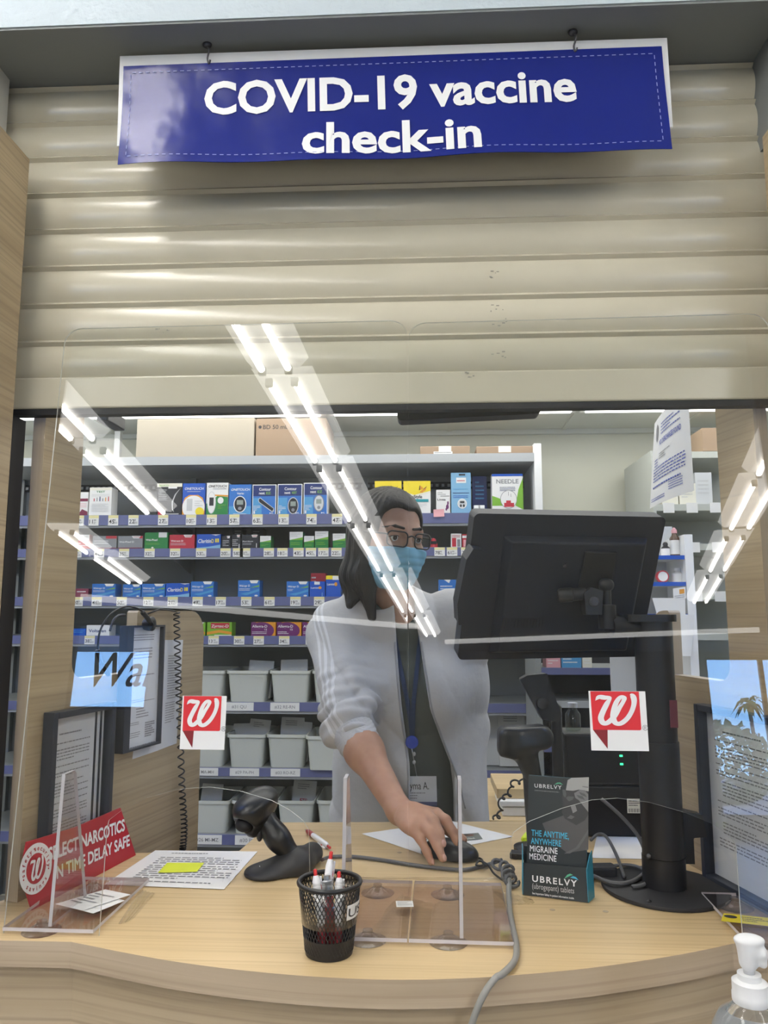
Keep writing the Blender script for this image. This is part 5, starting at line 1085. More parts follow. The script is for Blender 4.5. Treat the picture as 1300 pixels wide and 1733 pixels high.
# brochures standing in it
x0b, y1b = ub(903, 1314, .012); x1b = ub(997, 1317, .012)[0]; slant = (ub(903, 1314, .012)[0] - ub(889, 1450, .012)[0])
def brochure(dz, label, pr):
    Tq = Tb @ Matrix.Translation((0, .0016, -dz)); b = MB(); xl, xr = .004, wB - .003; H = y1b; t = thing('brochure', label, 'brochure', Tq @ Vector((wB / 2, 0, 0)), 'migraine brochures')
    b.prism([(xl, 0), (xr, 0), (xr + .002, H), (xl + .004, H)], -.0022, 0, 0, Tq, 9)
    if pr:
        def f(px, py): return ub(px, py, dz)
        def P(pts, m, z): b.poly([f(*p) for p in pts], m, Tq, z)
        P(((925, 1412), (918, 1395), (945, 1385), (958, 1380), (965, 1392), (975, 1398), (996, 1380), (996, 1440), (960, 1445), (940, 1430)), 2, .0004)      # shoulder
        P(((953, 1340), (951, 1352), (954, 1362), (951, 1376), (956, 1387), (966, 1393), (976, 1398), (990, 1390), (996, 1380), (996, 1338), (975, 1335)), 3, .0007)   # head
        P(((952, 1338), (953, 1347), (957, 1352), (959, 1346), (957, 1338)), 4, .0010)
        P(((963, 1358), (958, 1352), (962, 1349), (972, 1350), (970, 1355)), 4, .0010); P(((966, 1366), (970, 1378), (977, 1374), (974, 1364)), 5, .0010); P(((960, 1386), (968, 1388), (973, 1384), (966, 1381)), 4, .0010)
        P(((958, 1339), (961, 1322), (968, 1318), (997, 1317), (996.5, 1341), (980, 1338), (970, 1340)), 6, .0010)                               # cap
        P(((986, 1332), (996, 1333), (996, 1335), (986, 1333.5)), 5, .0013)
        P(((974, 1352), (972, 1344), (982, 1338), (990, 1339), (996, 1346), (996, 1376), (988, 1366), (980, 1356)), 5, .0013); P(((976, 1347), (986, 1349), (991, 1356), (980, 1352)), 4, .0016); P(((980, 1342), (990, 1345), (994, 1351), (984, 1347)), 4, .0016)
        P(((955, 1446), (975, 1436), (996, 1405), (996, 1412), (980, 1437), (965, 1446)), 4, .0010)
        for s, pa_, pb_, hy, m in (('UBRELVY', (905, 1334), (951, 1336), 1327.5, 1), ('THE ANYTIME,', (900, 1415.5), (963, 1419.5), 1405, 7), ('ANYWHERE', (899, 1429), (950, 1432), 1418.5, 7), ('MIGRAINE', (897.5, 1442), (944, 1445), 1431.5, 1), ('MEDICINE', (896.5, 1455), (942, 1458), 1444.5, 1)):
            A, B = f(*pa_), f(*pb_); hgt = f(pa_[0], hy)[1] - A[1]; b.text(s, hgt / .72, Tq, m, A[0], A[1], .014, B[0] - A[0], z=.0019, sp=1.2 if s == 'UBRELVY' else 1.06)
        q = f(938, 1330); 
        b.poly([(q[0], q[1]), (q[0] + .005, q[1] + .004), (q[0] + .010, q[1] + .0045), (q[0] + .015, q[1] + .001), (q[0] + .008, q[1] + .0025)], 8, Tq, .0010); b.lines(Tq, f(905, 1338)[0], f(905, 1337)[1], .040, .004, 1, 5, .0010, rnd=rt)
    b.build('printed_cover', ['slate', 'white', 'shirtg', 'darkskin', 'softgrey', 'midgrey', 'lit', 'txtblue', 'swgreen', 'tealside'], t)
brochure(.010, 'front migraine brochure with a grey portrait and teal spine', True); brochure(.0165, 'migraine brochure standing behind the front one in the teal stand', False)

# ------------------------------------------------------------------ small things, cables
b = MB(); p = at(879, 1452, Z=ZC); b.box((-.016, -.012, .0005), (.016, .012, .011), 0, frame(p, (1, -.25, 0), (.25, 1, 0))); tag(b.build('usb_adapter', 'black', bevel=.0015), 'small black plug lying left of the brochure stand', 'adapter')
p = at(893, 1414, Z=ZC + .008); t = thing('highlighter', 'highlighter with a lime cap lying behind the brochure stand', 'pen', p); T = frame(p, (0, 0, 1), (-.35, -.5, 0)); C('lime', (.62, .78, .04), .35)
b = MB(); b.lathe([(.0055, -.004), (.0072, 0), (.0072, .030), (.004, .034)], 0, 16, frame(p, (0, 0, 1), Vector((0, 0, 1)).cross(Vector((.30, .9, 0)).normalized()))); b.build('cap', 'lime', t, smooth=40)
b = MB(); b.lathe([(.0065, -.06), (.0068, -.0042)], 0, 16, frame(p, (0, 0, 1), Vector((0, 0, 1)).cross(Vector((.30, .9, 0)).normalized()))); b.build('barrel', 'lgrey', t, smooth=40)
def cable(name, px, r, m, label, z=None, n=8):
    P = [at(q[0], q[1], Z=ZC + (q[2] if len(q) > 2 else r + .0008)) for q in px]; b = MB(); b.tube(smoothpath(P, n), r, 0, 8); return tag(b.build(name, m, smooth=True), label, 'cable')
C('cablegrey', (.10, .10, .105), .5); C('cablepale', (.27, .265, .25), .5)
cable('scanner_cable', [(545, 1455, .012), (562, 1450), (600, 1450), (650, 1456), (700, 1464), (750, 1470), (785, 1472), (812, 1467), (833, 1461, .006), (850, 1455, .010)], .0033, 'cablegrey', 'dark grey scanner cable running across the counter behind the shields')
Pz = [at(*q, Z=ZC + zz) for q, zz in (((838, 1462), .012), ((858, 1469), .012), ((860, 1482), .012), ((868, 1494), .010))]; Pz = smoothpath(Pz, 22); cc = []
for i, p in enumerate(Pz): a = 2 * pi * i / 13; cc.append(p + Vector((.010 * cos(a), .004 * sin(a), .0065 * sin(a))))
b = MB(); b.tube(cc, .0030, 0, 7); tag(b.build('coiled_cable', 'cablegrey', smooth=True), 'short dark coil of cable between the mouse and the brochure stand', 'cable')
cable('mouse_cable', [(800, 1450, .008), (815, 1454), (817, 1464, .010), (806, 1464, .012), (812, 1457, .012), (826, 1464, .01), (836, 1478, .006), (852, 1490, .006), (868, 1497), (876, 1498)], .0019, 'black', 'thin black mouse cable looping towards the brochure stand')
pl = [at(862, 1489, Z=ZC + .006), at(861, 1510, Z=ZC + .005), at(863, 1540, Z=ZC + .005), at(868, 1570, Z=ZC + .005), at(874, 1600, Z=ZC + .005), at(871, 1626, Z=ZC + .005), at(851, 1648, Z=ZC + .006), at(838, 1656, Z=ZC + .003)]
e_ = pl[-1]; pl += [Vector((e_.x - .016, e_.y - .012, ZC - .012)), Vector((e_.x - .030, e_.y - .011, ZC - .045)), Vector((e_.x - .040, e_.y - .010, ZC - .09)), Vector((e_.x - .042, e_.y - .010, ZC - .20))]
b = MB(); b.tube(smoothpath(pl, 8), .0042, 0, 8); tag(b.build('grey_cable', 'cablepale', smooth=True), 'pale grey cable hanging over the front edge of the counter', 'cable')
M['tapestrip'] = clear('tapestrip', (.95, .95, .93), .07, .12)
R = random.Random(9)
for px4, lab in ((((236, 1507), (262, 1513), (222, 1560), (200, 1566)), 'strip of clear tape along the left base plate'), (((835, 1510), (900, 1520), (905, 1530), (858, 1534)), 'strip of clear tape beside the brochure stand'), (((606, 1503), (860, 1504), (858, 1499), (608, 1498)), 'strip of clear tape along the middle base plates')):
    P = [at(*p, Z=ZC + .0012) for p in px4]; b = MB(); b.grid(lambda u, v: P[0].lerp(P[1], u).lerp(P[3].lerp(P[2], u), v) + Vector((0, 0, R.uniform(.012, .014) if 'middle' in lab else R.uniform(0, .003))), 14, 6); tag(b.build('clear_tape', 'tapestrip', smooth=True), lab, 'tape')

# ------------------------------------------------------------------ hand sanitizer on its stand in front
YB_ = .88; pcx = at(1271, 1700, Y=YB_); cx, cy = pcx.x, pcx.y; zcol0, zcol1 = at(1271, 1697, Y=YB_).z, at(1271, 1648, Y=YB_).z
zb = zcol0 - .135
M['gel'] = mat('gel', (.90, .93, .95), .03, trans=.95, ior=1.36); C('pumpwhite', (.80, .81, .83), .35, sss=0)
stn = thing('display_stand', 'small pale stand in front of the counter carrying the sanitizer bottle', 'stand', (cx, cy, 0)); MB().box((cx - .12, cy - .09, zb - .025), (cx + .16, cy + .09, zb), 0).build('stand_top', 'oak_pale', stn, bevel=.003); MB().box((cx - .03, cy - .03, .02), (cx + .03, cy + .03, zb - .0255)).build('stand_post', 'darksteel', stn); MB().box((cx - .12, cy - .1, .0005), (cx + .12, cy + .1, .0195)).build('stand_foot', 'darksteel', stn)
t = thing('sanitizer_bottle', 'clear hand sanitizer pump bottle in the front right corner', 'bottle', (cx, cy, zb + .0005)); T = Matrix.Translation((cx, cy, zb + .0005)); H = zcol0 - zb
b = MB(); b.lathe([(.036, 0), (.0405, .004), (.041, H * .70), (.039, H * .80), (.032, H * .90), (.020, H * .965), (.016, H - .0005)], 0, 36, T); b.build('clear_body', 'gel', t, smooth=40)
b = MB(); b.lathe([(.0414, H * .12), (.0414, H * .66)], 0, 36, T); b.build('front_label', 'white', t, smooth=True)
hc_ = zcol1 - zcol0; b = MB(); pr = [(.0178, H), (.0180, H + hc_ * .62)]
b.lathe([(.0175, H), (.0182, H + .002), (.0182, H + hc_ * .30), (.0176, H + hc_ * .33), (.0176, H + hc_ * .72), (.0150, H + hc_ * .78), (.0118, H + hc_ * .8), (.0118, H + hc_), (0, H + hc_)], 0, 30, T); b.build('collar', 'pumpwhite', t, smooth=40)
zs1 = at(1270, 1624, Y=YB_).z; zp = at(1270, 1584, Y=YB_).z; b = MB(); b.lathe([(.0055, H + hc_ + .0003), (.0055, zs1 - zb)], 0, 16, T); b.build('stem', 'pumpwhite', t, smooth=True)
Z = lambda z: z - zb
prims = [cone((cx, cy, zs1 - .002), (cx, cy, zs1 + .010), .0095, .0105, .006), ell((cx + .002, cy, zp - .004), (.0158, .011, .0055), None, .008), cone((cx + .002, cy, zs1 + .009), (cx + .012, cy - .004, zs1 + .008), .008, .0065, .006), cone((cx + .012, cy - .004, zs1 + .006), (cx + .013, cy - .005, zs1 - .002), .005, .0042, .004)]
solid_obj('pump_head', prims, (cx - .03, cy - .03, zs1 - .015), (cx + .035, cy + .03, zp + .012), .0012, 'pumpwhite', t)

# scuffs on the shutter, wear dots on the counter
C('scuff', (.30, .29, .25), .7); R = random.Random(21)
for i, (px_, py_) in enumerate(((838, 466), (840, 523), (842, 600), (800, 637), (845, 545), (275, 560))):
    b = MB()
    for k in range(5):
        p = at(px_ + R.uniform(-14, 14), py_ + R.uniform(-7, 7), Y=S - .0098); w, h = R.uniform(.0012, .005), R.uniform(.0007, .0022); b.box((p.x, S - .0098, p.z), (p.x + w, S - .0092, p.z + h))
    o = b.build('scuff_mark', 'scuff', cur_part)
for px_, py_ in ((676, 1443), (935, 1540), (1025, 1543)):
    p = at(px_, py_, Z=ZC); b = MB(); b.lathe([(.0045, .0003), (.004, .0007), (0, .0008)], 0, 14, Matrix.Translation(p)); b.build('screw_cover', 'oak_edge', ct)
C('stickerred', (.10, .012, .02))
# ------------------------------------------------------------------ monitor on its column
mcn = Vector((.2433, 1.37, 1.4914)); mw, mh = .3497, .2727
Rm = Matrix.Rotation(.243, 3, 'Z') @ Matrix.Rotation(.4406, 3, 'X') @ Matrix.Rotation(-.006, 3, 'Y')
Tm = frame(mcn, Rm @ Vector((1, 0, 0)), Rm @ Vector((0, 0, 1)))        # local z towards the customer
nm = Tm.to_3x3() @ Vector((0, 0, 1))
def um(px, py, d=0): q = loc(Tm, onplane(px, py, mcn + nm * d, nm)); return (q.x, q.y)
pcx_ = at(1138, 1507, Z=ZC); PX, PY = .393, 1.352
t = thing('till_monitor', 'black till monitor seen from behind on a swivel arm and round-based column', 'monitor', (PX, PY, ZC))
b = MB(); b.prism(rrect(-mw / 2, -mh / 2, mw / 2, mh / 2, .010), -.030, -.002, 0, Tm); b.build('monitor_case', 'monitor', t, bevel=.004, seg=3)
b = MB(); b.box((-mw / 2 + .012, -mh / 2 + .014, -.0315), (mw / 2 - .012, mh / 2 - .012, -.0301), 0, Tm); C('screen', (.02, .03, .06), .1); b.build('screen', 'screen', t)
A = [um(867, 917, .012), um(1091, 922, .012), um(1058, 1098, .012), um(846, 1098, .012)]; x0, x1, y0, y1 = A[0][0], A[1][0], A[2][1], A[0][1]
b = MB(); g = .012
v = [(x0 - g, y0 - g, -.002), (x1 + g, y0 - g, -.002), (x1 + g, y1 + g * .6, -.002), (x0 - g, y1 + g * .6, -.002), (x0, y0, .016), (x1, y0, .016), (x1, y1, .016), (x0, y1, .016)]
b.hexa([Tm @ Vector(q) for q in v]); rc = b.build('rear_cover', 'monitor', t, bevel=.003)
b = MB(); vx, vy = um(852, 1047, .016), um(918, 1062, .016)
for i in range(14): xq = vx[0] + (vy[0] - vx[0]) * i / 13; b.box((xq - .0012, vy[1], .0161), (xq + .0012, vx[1], .0170), 0, Tm)
b.build('vent_grille', 'rubber', rc)
q1 = um(1011, 960, .016); T1 = Tm @ Matrix.Translation((q1[0], q1[1], 0)); b = MB(); b.box((-.03, -.045, .0162), (.03, .03, .022), 0, T1); b.build('mount_plate', 'black', t, bevel=.002)
for px_, py_ in ((956, 957), (1024, 958)):
    q = um(px_, py_, .016); b = MB(); b.lathe([(.0032, .0162), (.0032, .0185), (0, .019)], 0, 12, Tm @ Matrix.Translation((q[0], q[1], 0))); b.build('screw', 'darksteel', rc, smooth=40)
# tilt joint
ja = at(944, 1008, Y=1.335); jb = at(992, 1005, Y=1.335); b = MB(); b.tube([ja, ja.lerp(jb, .1), ja.lerp(jb, .5), ja.lerp(jb, .52), jb], [.009, .0125, .0125, .0108, .0108], 0, 18); b.build('tension_knob', 'black', t, smooth=40)
k = at(1006, 1018, Y=1.315); b = MB(); Tk = frame(k, (1, 0, 0), (0, 0, 1)); b.prism([(-.014, -.022), (.012, -.022), (.016, .018), (-.004, .024), (-.016, .014)], -.034, -.001, 0, Tk); b.build('tilt_bracket', 'black', t, bevel=.002)
b = MB(); b.lathe([(.0085, -.0009), (.0085, .002), (.0068, .003), (.0068, .0015), (.003, .0015), (.003, .0026), (0, .0026)], 0, 24, Tk); b.build('bracket_bolt', 'darksteel', t, smooth=40)
j = at(1028, 1050, Y=1.335); jt = at(1026, 990, Y=1.335); b = MB(); b.tube([(j.x, j.y, j.z - .014), (j.x, j.y, j.z + .026), (j.x, j.y, j.z + .0265), (j.x, j.y, jt.z)], [.015, .015, .008, .008], 0, 18); b.ball((j.x, j.y, jt.z), (.014, .014, .012), 0, 14); b.build('swivel_joint', 'black', t, smooth=40)
ae = at(1100, 1060, Y=PY); b = MB(); b.tube([(j.x + .004, j.y, ae.z), (PX - .02, PY, ae.z)], .0175, 0, 20); b.build('support_arm', 'black', t, smooth=40)
zt_ = at(1110, 1040, Y=PY).z; zcl = at(1118, 1254, Y=PY).z; zf_ = at(1118, 1447, Y=PY).z
b = MB(); b.lathe([(.0315, zcl - ZC + .0005), (.0315, zt_ - ZC - .012)], 0, 32, Matrix.Translation((PX, PY, ZC))); b.build('upper_column', 'black', t, smooth=40)
b = MB(); b.prism(rrect(-.052, -.034, .035, .034, .02), zt_ - .0118, zt_, 0, Matrix.Translation((PX, PY, 0))); b.build('column_cap', 'black', t, bevel=.002)
b = MB(); b.lathe([(.0335, zf_ - ZC + .0005), (.0335, zcl - ZC)], 0, 32, Matrix.Translation((PX, PY, ZC))); b.build('lower_column', 'black', t, smooth=40)
b = MB(); b.lathe([(.0345, .0072), (.0345, zf_ - ZC)], 0, 32, Matrix.Translation((PX, PY, ZC))); b.build('base_collar', 'black', t, smooth=40)
b = MB(); b.lathe([(.100, .0006), (.101, .003), (.100, .0065), (.097, .007), (0, .007)], 0, 56, Matrix.Translation((PX, PY, ZC))); b.build('round_base', 'blackmatte', t, smooth=40)
for px_, py_ in ((1114, 1502), (1099, 1526)):
    q = at(px_, py_, Z=ZC + .007); b = MB(); b.ball((q.x, q.y, ZC + .0075), (.004, .004, .002), 0, 12); b.build('base_screw', 'steel' if py_ < 1510 else 'black', t, smooth=True)
hz = at(1172, 1400, Y=PY + .01); b = MB(); b.prism([(0, .030), (.036, .022), (.042, -.012), (.020, -.014), (.020, -.055), (0, -.055)], -.012, .012, 0, frame((PX + .030, PY + .01, hz.z), (1, 0, 0), (0, 0, 1))); b.build('cable_clamp', 'black', t, bevel=.002)
b = MB(); q = at(1140, 1208, Y=PY - .031); b.box((q.x - .006, PY - .0335, q.z - .022), (q.x + .006, PY - .0308, q.z + .022)); b.build('column_sticker', 'stickerred', t)
P = [um(*p, .0) for p in ((797, 923), (815, 926), (796, 1050), (772, 1051), (770, 1017), (785, 942))]; b = MB(); b.prism(P, -.012, .016, 0, Tm); b.build('card_reader', 'monitor', t, bevel=.003)
P = [um(*p) for p in ((1060, 1120), (960, 1112), (900, 1118))]

# ------------------------------------------------------------------ label printer, card terminal, hand scanner behind the brochures
p0, p1 = at(938, 1415, Z=ZC), at(1102, 1415, Z=ZC); zt_ = at(1000, 1240, Y=1.66).z
t = thing('label_printer', 'black box shaped label printer on the counter behind the monitor column', 'printer', (.37, 1.70, ZC)); yP = 1.648; x0, x1 = at(958, 1415, Y=yP).x, at(1102, 1415, Y=yP).x
b = MB(); b.box((x0, yP, ZC + .001), (x1, yP + .09, ZC + .10)); b.build('lower_case', 'black', t, bevel=.004)
b = MB(); b.box((x0 + .002, yP + .002, ZC + .1005), (x1 - .002, yP + .088, zt_)); b.build('upper_cover', 'black', t, bevel=.006)
q = at(1062, 1376, Y=yP); q2 = at(1101, 1352, Y=yP); T = frame((q.x, yP - .0004, q.z), (1, 0, 0), (0, 0, 1)); w, h = q2.x - q.x, q2.z - q.z; b = MB(); b.prism([(0, 0), (w, 0), (w, h), (0, h)], -.0002, .0003, 0, T); b.lines(T, w * .06, h * .92, w * .85, h * .45, 3, 1, .0005, rnd=rt)
for i in range(22): b.poly([(w * (.06 + .04 * i), h * .06), (w * (.06 + .04 * i + .012 + .012 * (i % 3 == 0)), h * .06), (w * (.06 + .04 * i + .012 + .012 * (i % 3 == 0)), h * .32), (w * (.06 + .04 * i), h * .32)], 1, T, .0005)
b.build('barcode_label', ['cream', 'ink'], t)
C('ledgreen', (.05, .9, .35), emit=1.6)

for px_, py_ in ((1051, 1279), (1052, 1293)): q = at(px_, py_, Y=yP + .002); MB().box((q.x - .003, yP - .0005, q.z - .0018), (q.x + .003, yP + .0018, q.z + .0018)).build('status_light', 'ledgreen', t)
b = MB(); q = at(953, 1236, Y=1.70); M['bottleclear'] = clear('bottleclear', (.75, .80, .76), .07, .05)
tb_ = thing('clear_bottle', 'small clear bottle with grey neck on the ledge left of the label printer', 'bottle', (q.x, 1.70, zt_)); Tq = Matrix.Translation((x0 + .03, 1.695, zt_ + .0008)); b = MB(); b.lathe([(.015, 0), (.016, .003), (.016, .032), (.009, .042), (.009, .046)], 0, 20, Tq); b.build('glass_body', 'bottleclear', tb_, smooth=40); b = MB(); b.lathe([(.0105, .0462), (.0105, .056), (0, .056)], 0, 18, Tq); b.build('cap', 'lgrey', tb_, smooth=40)
# card terminal on a post
yT = 1.60; t = thing('card_terminal', 'dark card terminal tilted on a post behind the monitor', 'terminal', (at(920, 1180, Y=yT).x, yT, ZC))
P = [at(*p, Y=yT) for p in ((893, 1143), (926, 1140), (951, 1212), (945, 1222), (918, 1218), (880, 1150))]; o = P[0]; T = frame(o, (1, 0, 0), (0, 0, 1)); b = MB(); b.prism([(p.x - o.x, p.z - o.z) for p in P], -.03, 0, 0, T); b.build('terminal_body', 'black', t, bevel=.003)
c = at(918, 1190, Y=yT - .001); b = MB(); b.lathe([(.011, 0), (.011, .004), (.008, .006), (0, .006)], 0, 20, frame(c, (1, 0, 0), (0, 0, 1))); b.build('joint_boss', 'scangrey', t, smooth=40)
b = MB(); b.tube([(c.x + .03, yT + .015, ZC + .004), (c.x + .03, yT + .015, c.z - .01), (c.x + .012, yT + .015, c.z + .005)], .011, 0, 14); b.build('post', 'black', t, smooth=40); b = MB(); b.lathe([(.045, .0006), (.045, .004), (0, .005)], 0, 30, Matrix.Translation((c.x + .03, yT + .015, ZC))); b.build('post_base', 'black', t, smooth=40)
yH = 1.545; hcx = at(888, 1252, Y=yH); t = thing('hand_scanner', 'black gun shaped hand scanner with a green light behind the brochures', 'scanner', (hcx.x, yH, ZC))
prims = [rbox((hcx.x - .004, yH, hcx.z + .004), (.046, .027, .022), rotm(0, 0, radians(-4)), .012, .012), rbox((hcx.x - .030, yH, hcx.z - .006), (.017, .026, .026), rotm(0, 0, radians(12)), .006, .014), cone((hcx.x - .004, yH, hcx.z - .008), (hcx.x + .020, yH + .01, hcx.z - .085), .026, .015, .016), ell((hcx.x + .040, yH, hcx.z + .004), (.016, .022, .02), None, .012)]
solid_obj('scanner_body', prims, (hcx.x - .07, yH - .05, hcx.z - .09), (hcx.x + .08, yH + .05, hcx.z + .04), .0025, 'scanblack', t)
q = at(905, 1231, Y=yH - .015); b = MB(); b.ball((q.x + .006, yH - .012, hcx.z + .0185), (.008, .005, .0035), 0, 12); b.build('status_light', 'ledgreen', t, smooth=True)
b = MB(); b.tube([(hcx.x + .012, yH + .01, hcx.z - .066), (hcx.x + .014, yH + .012, ZC + .008)], [.016, .012], 0, 14); b.build('holder_post', 'black', t, smooth=40); b = MB(); b.lathe([(.038, .0006), (.038, .006), (.014, .012), (0, .012)], 0, 30, Matrix.Translation((hcx.x + .014, yH + .012, ZC))); b.build('holder_base', 'black', t, smooth=40)
P = [at(*p, Y=1.62) for p in ((905, 1300), (886, 1322), (868, 1325), (862, 1345), (849, 1352), (846, 1378), (838, 1384))]; P = smoothpath(P, 14); cc = []
for i, p in enumerate(P): a = 2 * pi * i / 11; cc.append(p + Vector((.005 * cos(a), .005 * sin(a), .003 * sin(a))))
b = MB(); b.tube(cc, .0020, 0, 6); tag(b.build('coiled_scanner_cable', 'black', smooth=True), 'black coiled cable sagging from the hand scanner to the counter', 'cable')
# loops of cable round the column base
cable('monitor_cable', [(1098, 1448, .06), (1096, 1466, .03), (1088, 1480, .013), (1066, 1493, .011), (1035, 1494, .012), (1003, 1482, .012), (985, 1478, .010)], .0034, 'cablegrey', 'thick dark cable curving round the foot of the monitor column')
cable('monitor_cable', [(1000, 1422, .012), (1012, 1412, .020), (1026, 1416, .022), (1042, 1444, .014), (1057, 1484, .011)], .0030, 'cablegrey', 'dark cable rising in a loop beside the brochure stand')
cable('monitor_cable', [(1003, 1478, .008), (1030, 1467, .010), (1062, 1464, .012), (1086, 1470, .012), (1096, 1484, .012), (1090, 1497, .011), (1070, 1500, .011)], .0030, 'cablegrey', 'dark cable lying in a flat loop on the round monitor base')
b = MB(); P = [at(1018, 1352, Y=1.50), at(1050, 1380, Y=1.48), at(1080, 1415, Y=1.46), at(1096, 1455, Y=1.44), at(1097, 1474, Y=1.42), Vector((at(1090, 1490, Z=ZC).x, at(1090, 1490, Z=ZC).y, ZC + .012))]; b.tube(smoothpath(P, 8), .0034, 0, 8); tag(b.build('power_cable', 'cablegrey', smooth=True), 'dark cable sweeping down in front of the label printer', 'cable')
b = MB(); q = at(1016, 1490, Z=ZC); b.box((-.032, -.014, .001), (.03, .014, .022), 0, frame((q.x, q.y + .012, ZC), (1, .1, 0), (-.1, 1, 0))); tag(b.build('power_adapter', 'blackmatte', bevel=.005), 'black power brick beside the brochure stand', 'adapter')
# side desk behind
xa, xb = at(838, 1380, Y=2.15).x, at(1000, 1380, Y=2.15).x; zd = at(870, 1380, Y=2.15).z
dk = thing('side_desk', 'low oak desk behind the counter under the grey jacket\'s side', 'desk', ((xa + xb) / 2, 2.4, 0)); MB().box((xa - .02, 2.10, zd - .03), (xb + .10, 2.62, zd)).build('desk_top', 'oak_top', dk, bevel=.002); MB().box((xa, 2.13, .0005), (xa + .03, 2.60, zd - .0305)).build('leg_panel', 'oak_front', dk); MB().box((xb + .06, 2.13, .0005), (xb + .09, 2.60, zd - .0305)).build('leg_panel', 'oak_front', dk)
q = at(868, 1378, Y=2.15); b = MB()
x0, x1 = at(850, 1378, Y=2.15).x, at(905, 1378, Y=2.15).x; z1 = at(870, 1352, Y=2.15).z
t = thing('paper_tray', 'white stacked paper tray on the low desk behind the counter', 'tray', ((x0 + x1) / 2, 2.25, zd)); MB().box((x0, 2.14, zd + .0006), (x1, 2.36, zd + .022)).build('lower_tray', 'white', t, bevel=.002); MB().box((x0 - .006, 2.135, zd + .026), (x1 + .006, 2.36, zd + .040)).build('upper_tray', 'white', t, bevel=.002); MB().box((x0 + .004, 2.15, zd + .0221), (x1 - .004, 2.35, zd + .0259)).build('tray_post', 'lgrey', t)
zt2 = zd + .0405; b = MB(); b.box((x0 - .012, 2.16, zt2), (x1 + .01, 2.36, zt2 + .026)); tag(b.build('wooden_box', 'oak_top', bevel=.002), 'flat oak box on top of the white paper tray', 'box')

# low dark shelf unit seen under the monitor
YL = 3.25; xa, xb = at(912, 1150, Y=YL).x, at(1098, 1150, Y=YL).x; zl = [at(1000, y, Y=YL).z for y in (1131, 1187, 1262, 1340)]
ls = thing('low_shelf_unit', 'low dark shelf unit seen under the monitor', 'shelf', ((xa + xb) / 2, YL + .18, 0)); MB().box((xa, YL + .33, .02), (xb, YL + .35, zl[0] + .10)).build('back_panel', 'blackmatte', ls)
for x in (xa, xb): MB().box((x - .012, YL, .0), (x + .012, YL + .3295, zl[0] + .10)).build('side_panel', 'shelfgrey', ls)
for i, z in enumerate(zl):
    s_ = MB().box((xa + .0125, YL + .005, z - .018), (xb - .0125, YL + .329, z)).build('shelf', 'shelfgrey', ls); MB().box((xa + .0125, YL - .004, z - .026), (xb - .0125, YL + .0045, z + .002)).build('shelf_edge', 'shelflight' if i == 1 else 'railblue', s_)
for px0, px1, y0, c, lab in ((925, 950, 1112, 'pinkpaper', 'pale pink box on the low shelf under the monitor'), (951, 985, 1108, 'sky', 'light blue box on the low shelf under the monitor'), (986, 1003, 1111, 'cream', 'small cream box on the low shelf under the monitor')):
    p0, p1 = at(px0, 1128, Y=YL + .02).x, at(px1, 1128, Y=YL + .02).x; h = at(px0, y0, Y=YL + .02).z - zl[0]; b = MB(); b.box((p0, YL + .02, zl[0] + .0005), (p1 - .002, YL + .12, zl[0] + h)); T = frame((p0, YL + .02, zl[0]), (1, 0, 0), (0, 0, 1)); b.lines(T, .006, h * .8, (p1 - p0) * .7, h * .5, 2, 1, .0005, rnd=rt); tag(b.build('medicine_box', [c, 'white']), lab, 'medicine box', 'boxes on the low shelf')
# ------------------------------------------------------------------ the person behind the counter
M['skin'] = mat('skin', (.42, .235, .155), .5, sss=.12, vary=(60, (.385, .205, .135)), bump=(420, .25, .0006))
C('lipcol', (.30, .10, .09), .4); C('nailcol', (.52, .30, .24), .25); M['eyewhite'] = mat('eyewhite', (.70, .69, .67), .15); C('iris', (.045, .022, .012), .12); C('pupil', (.004, .004, .004), .1); C('browcol', (.018, .012, .010), .7)
M['hair'] = mat('hair', (.010, .007, .007), .42, spec=.35)
hn_ = M['hair'].node_tree; tc_ = hn_.nodes.new('ShaderNodeTexCoord'); mp_ = hn_.nodes.new('ShaderNodeMapping'); mp_.inputs['Scale'].default_value = (330, 330, 9); nz_ = hn_.nodes.new('ShaderNodeTexNoise'); nz_.inputs['Scale'].default_value = 1
bp_ = hn_.nodes.new('ShaderNodeBump'); bp_.inputs['Strength'].default_value = .8; bp_.inputs['Distance'].default_value = .002
for a_, b_ in ((tc_.outputs['Object'], mp_.inputs[0]), (mp_.outputs[0], nz_.inputs['Vector']), (nz_.outputs[0], bp_.inputs['Height']), (bp_.outputs[0], hn_.nodes['Principled BSDF'].inputs['Normal'])): hn_.links.new(a_, b_)
def jacket_mat():
    m = mat('jacket', (.49, .485, .49), .9, bump=(24, .55, .007)); n = m.node_tree.nodes; l = m.node_tree.links; b = n['Principled BSDF']
    a = n.new('ShaderNodeAttribute'); a.attribute_name = 'stripe'; prev = None
    for c in (-.015, 0.0, .015):
        s = n.new('ShaderNodeMath'); s.operation = 'COMPARE'; s.inputs[1].default_value = c; s.inputs[2].default_value = .0036; l.new(a.outputs['Fac'], s.inputs[0])
        if prev is None: prev = s
        else: q = n.new('ShaderNodeMath'); q.operation = 'MAXIMUM'; l.new(prev.outputs[0], q.inputs[0]); l.new(s.outputs[0], q.inputs[1]); prev = q
    mx = n.new('ShaderNodeMix'); mx.data_type = 'RGBA'; mx.inputs[6].default_value = (.49, .485, .49, 1); mx.inputs[7].default_value = (.64, .64, .66, 1)
    l.new(prev.outputs[0], mx.inputs[0]); l.new(mx.outputs[2], b.inputs['Base Color']); return m
M['jacket'] = jacket_mat()
C('zipgrey', (.30, .30, .31), .6); M['shirt'] = mat('shirt', (.085, .095, .085), .9, bump=(500, .3, .0006)); M['trousers'] = mat('trousers', (.02, .022, .028), .85)
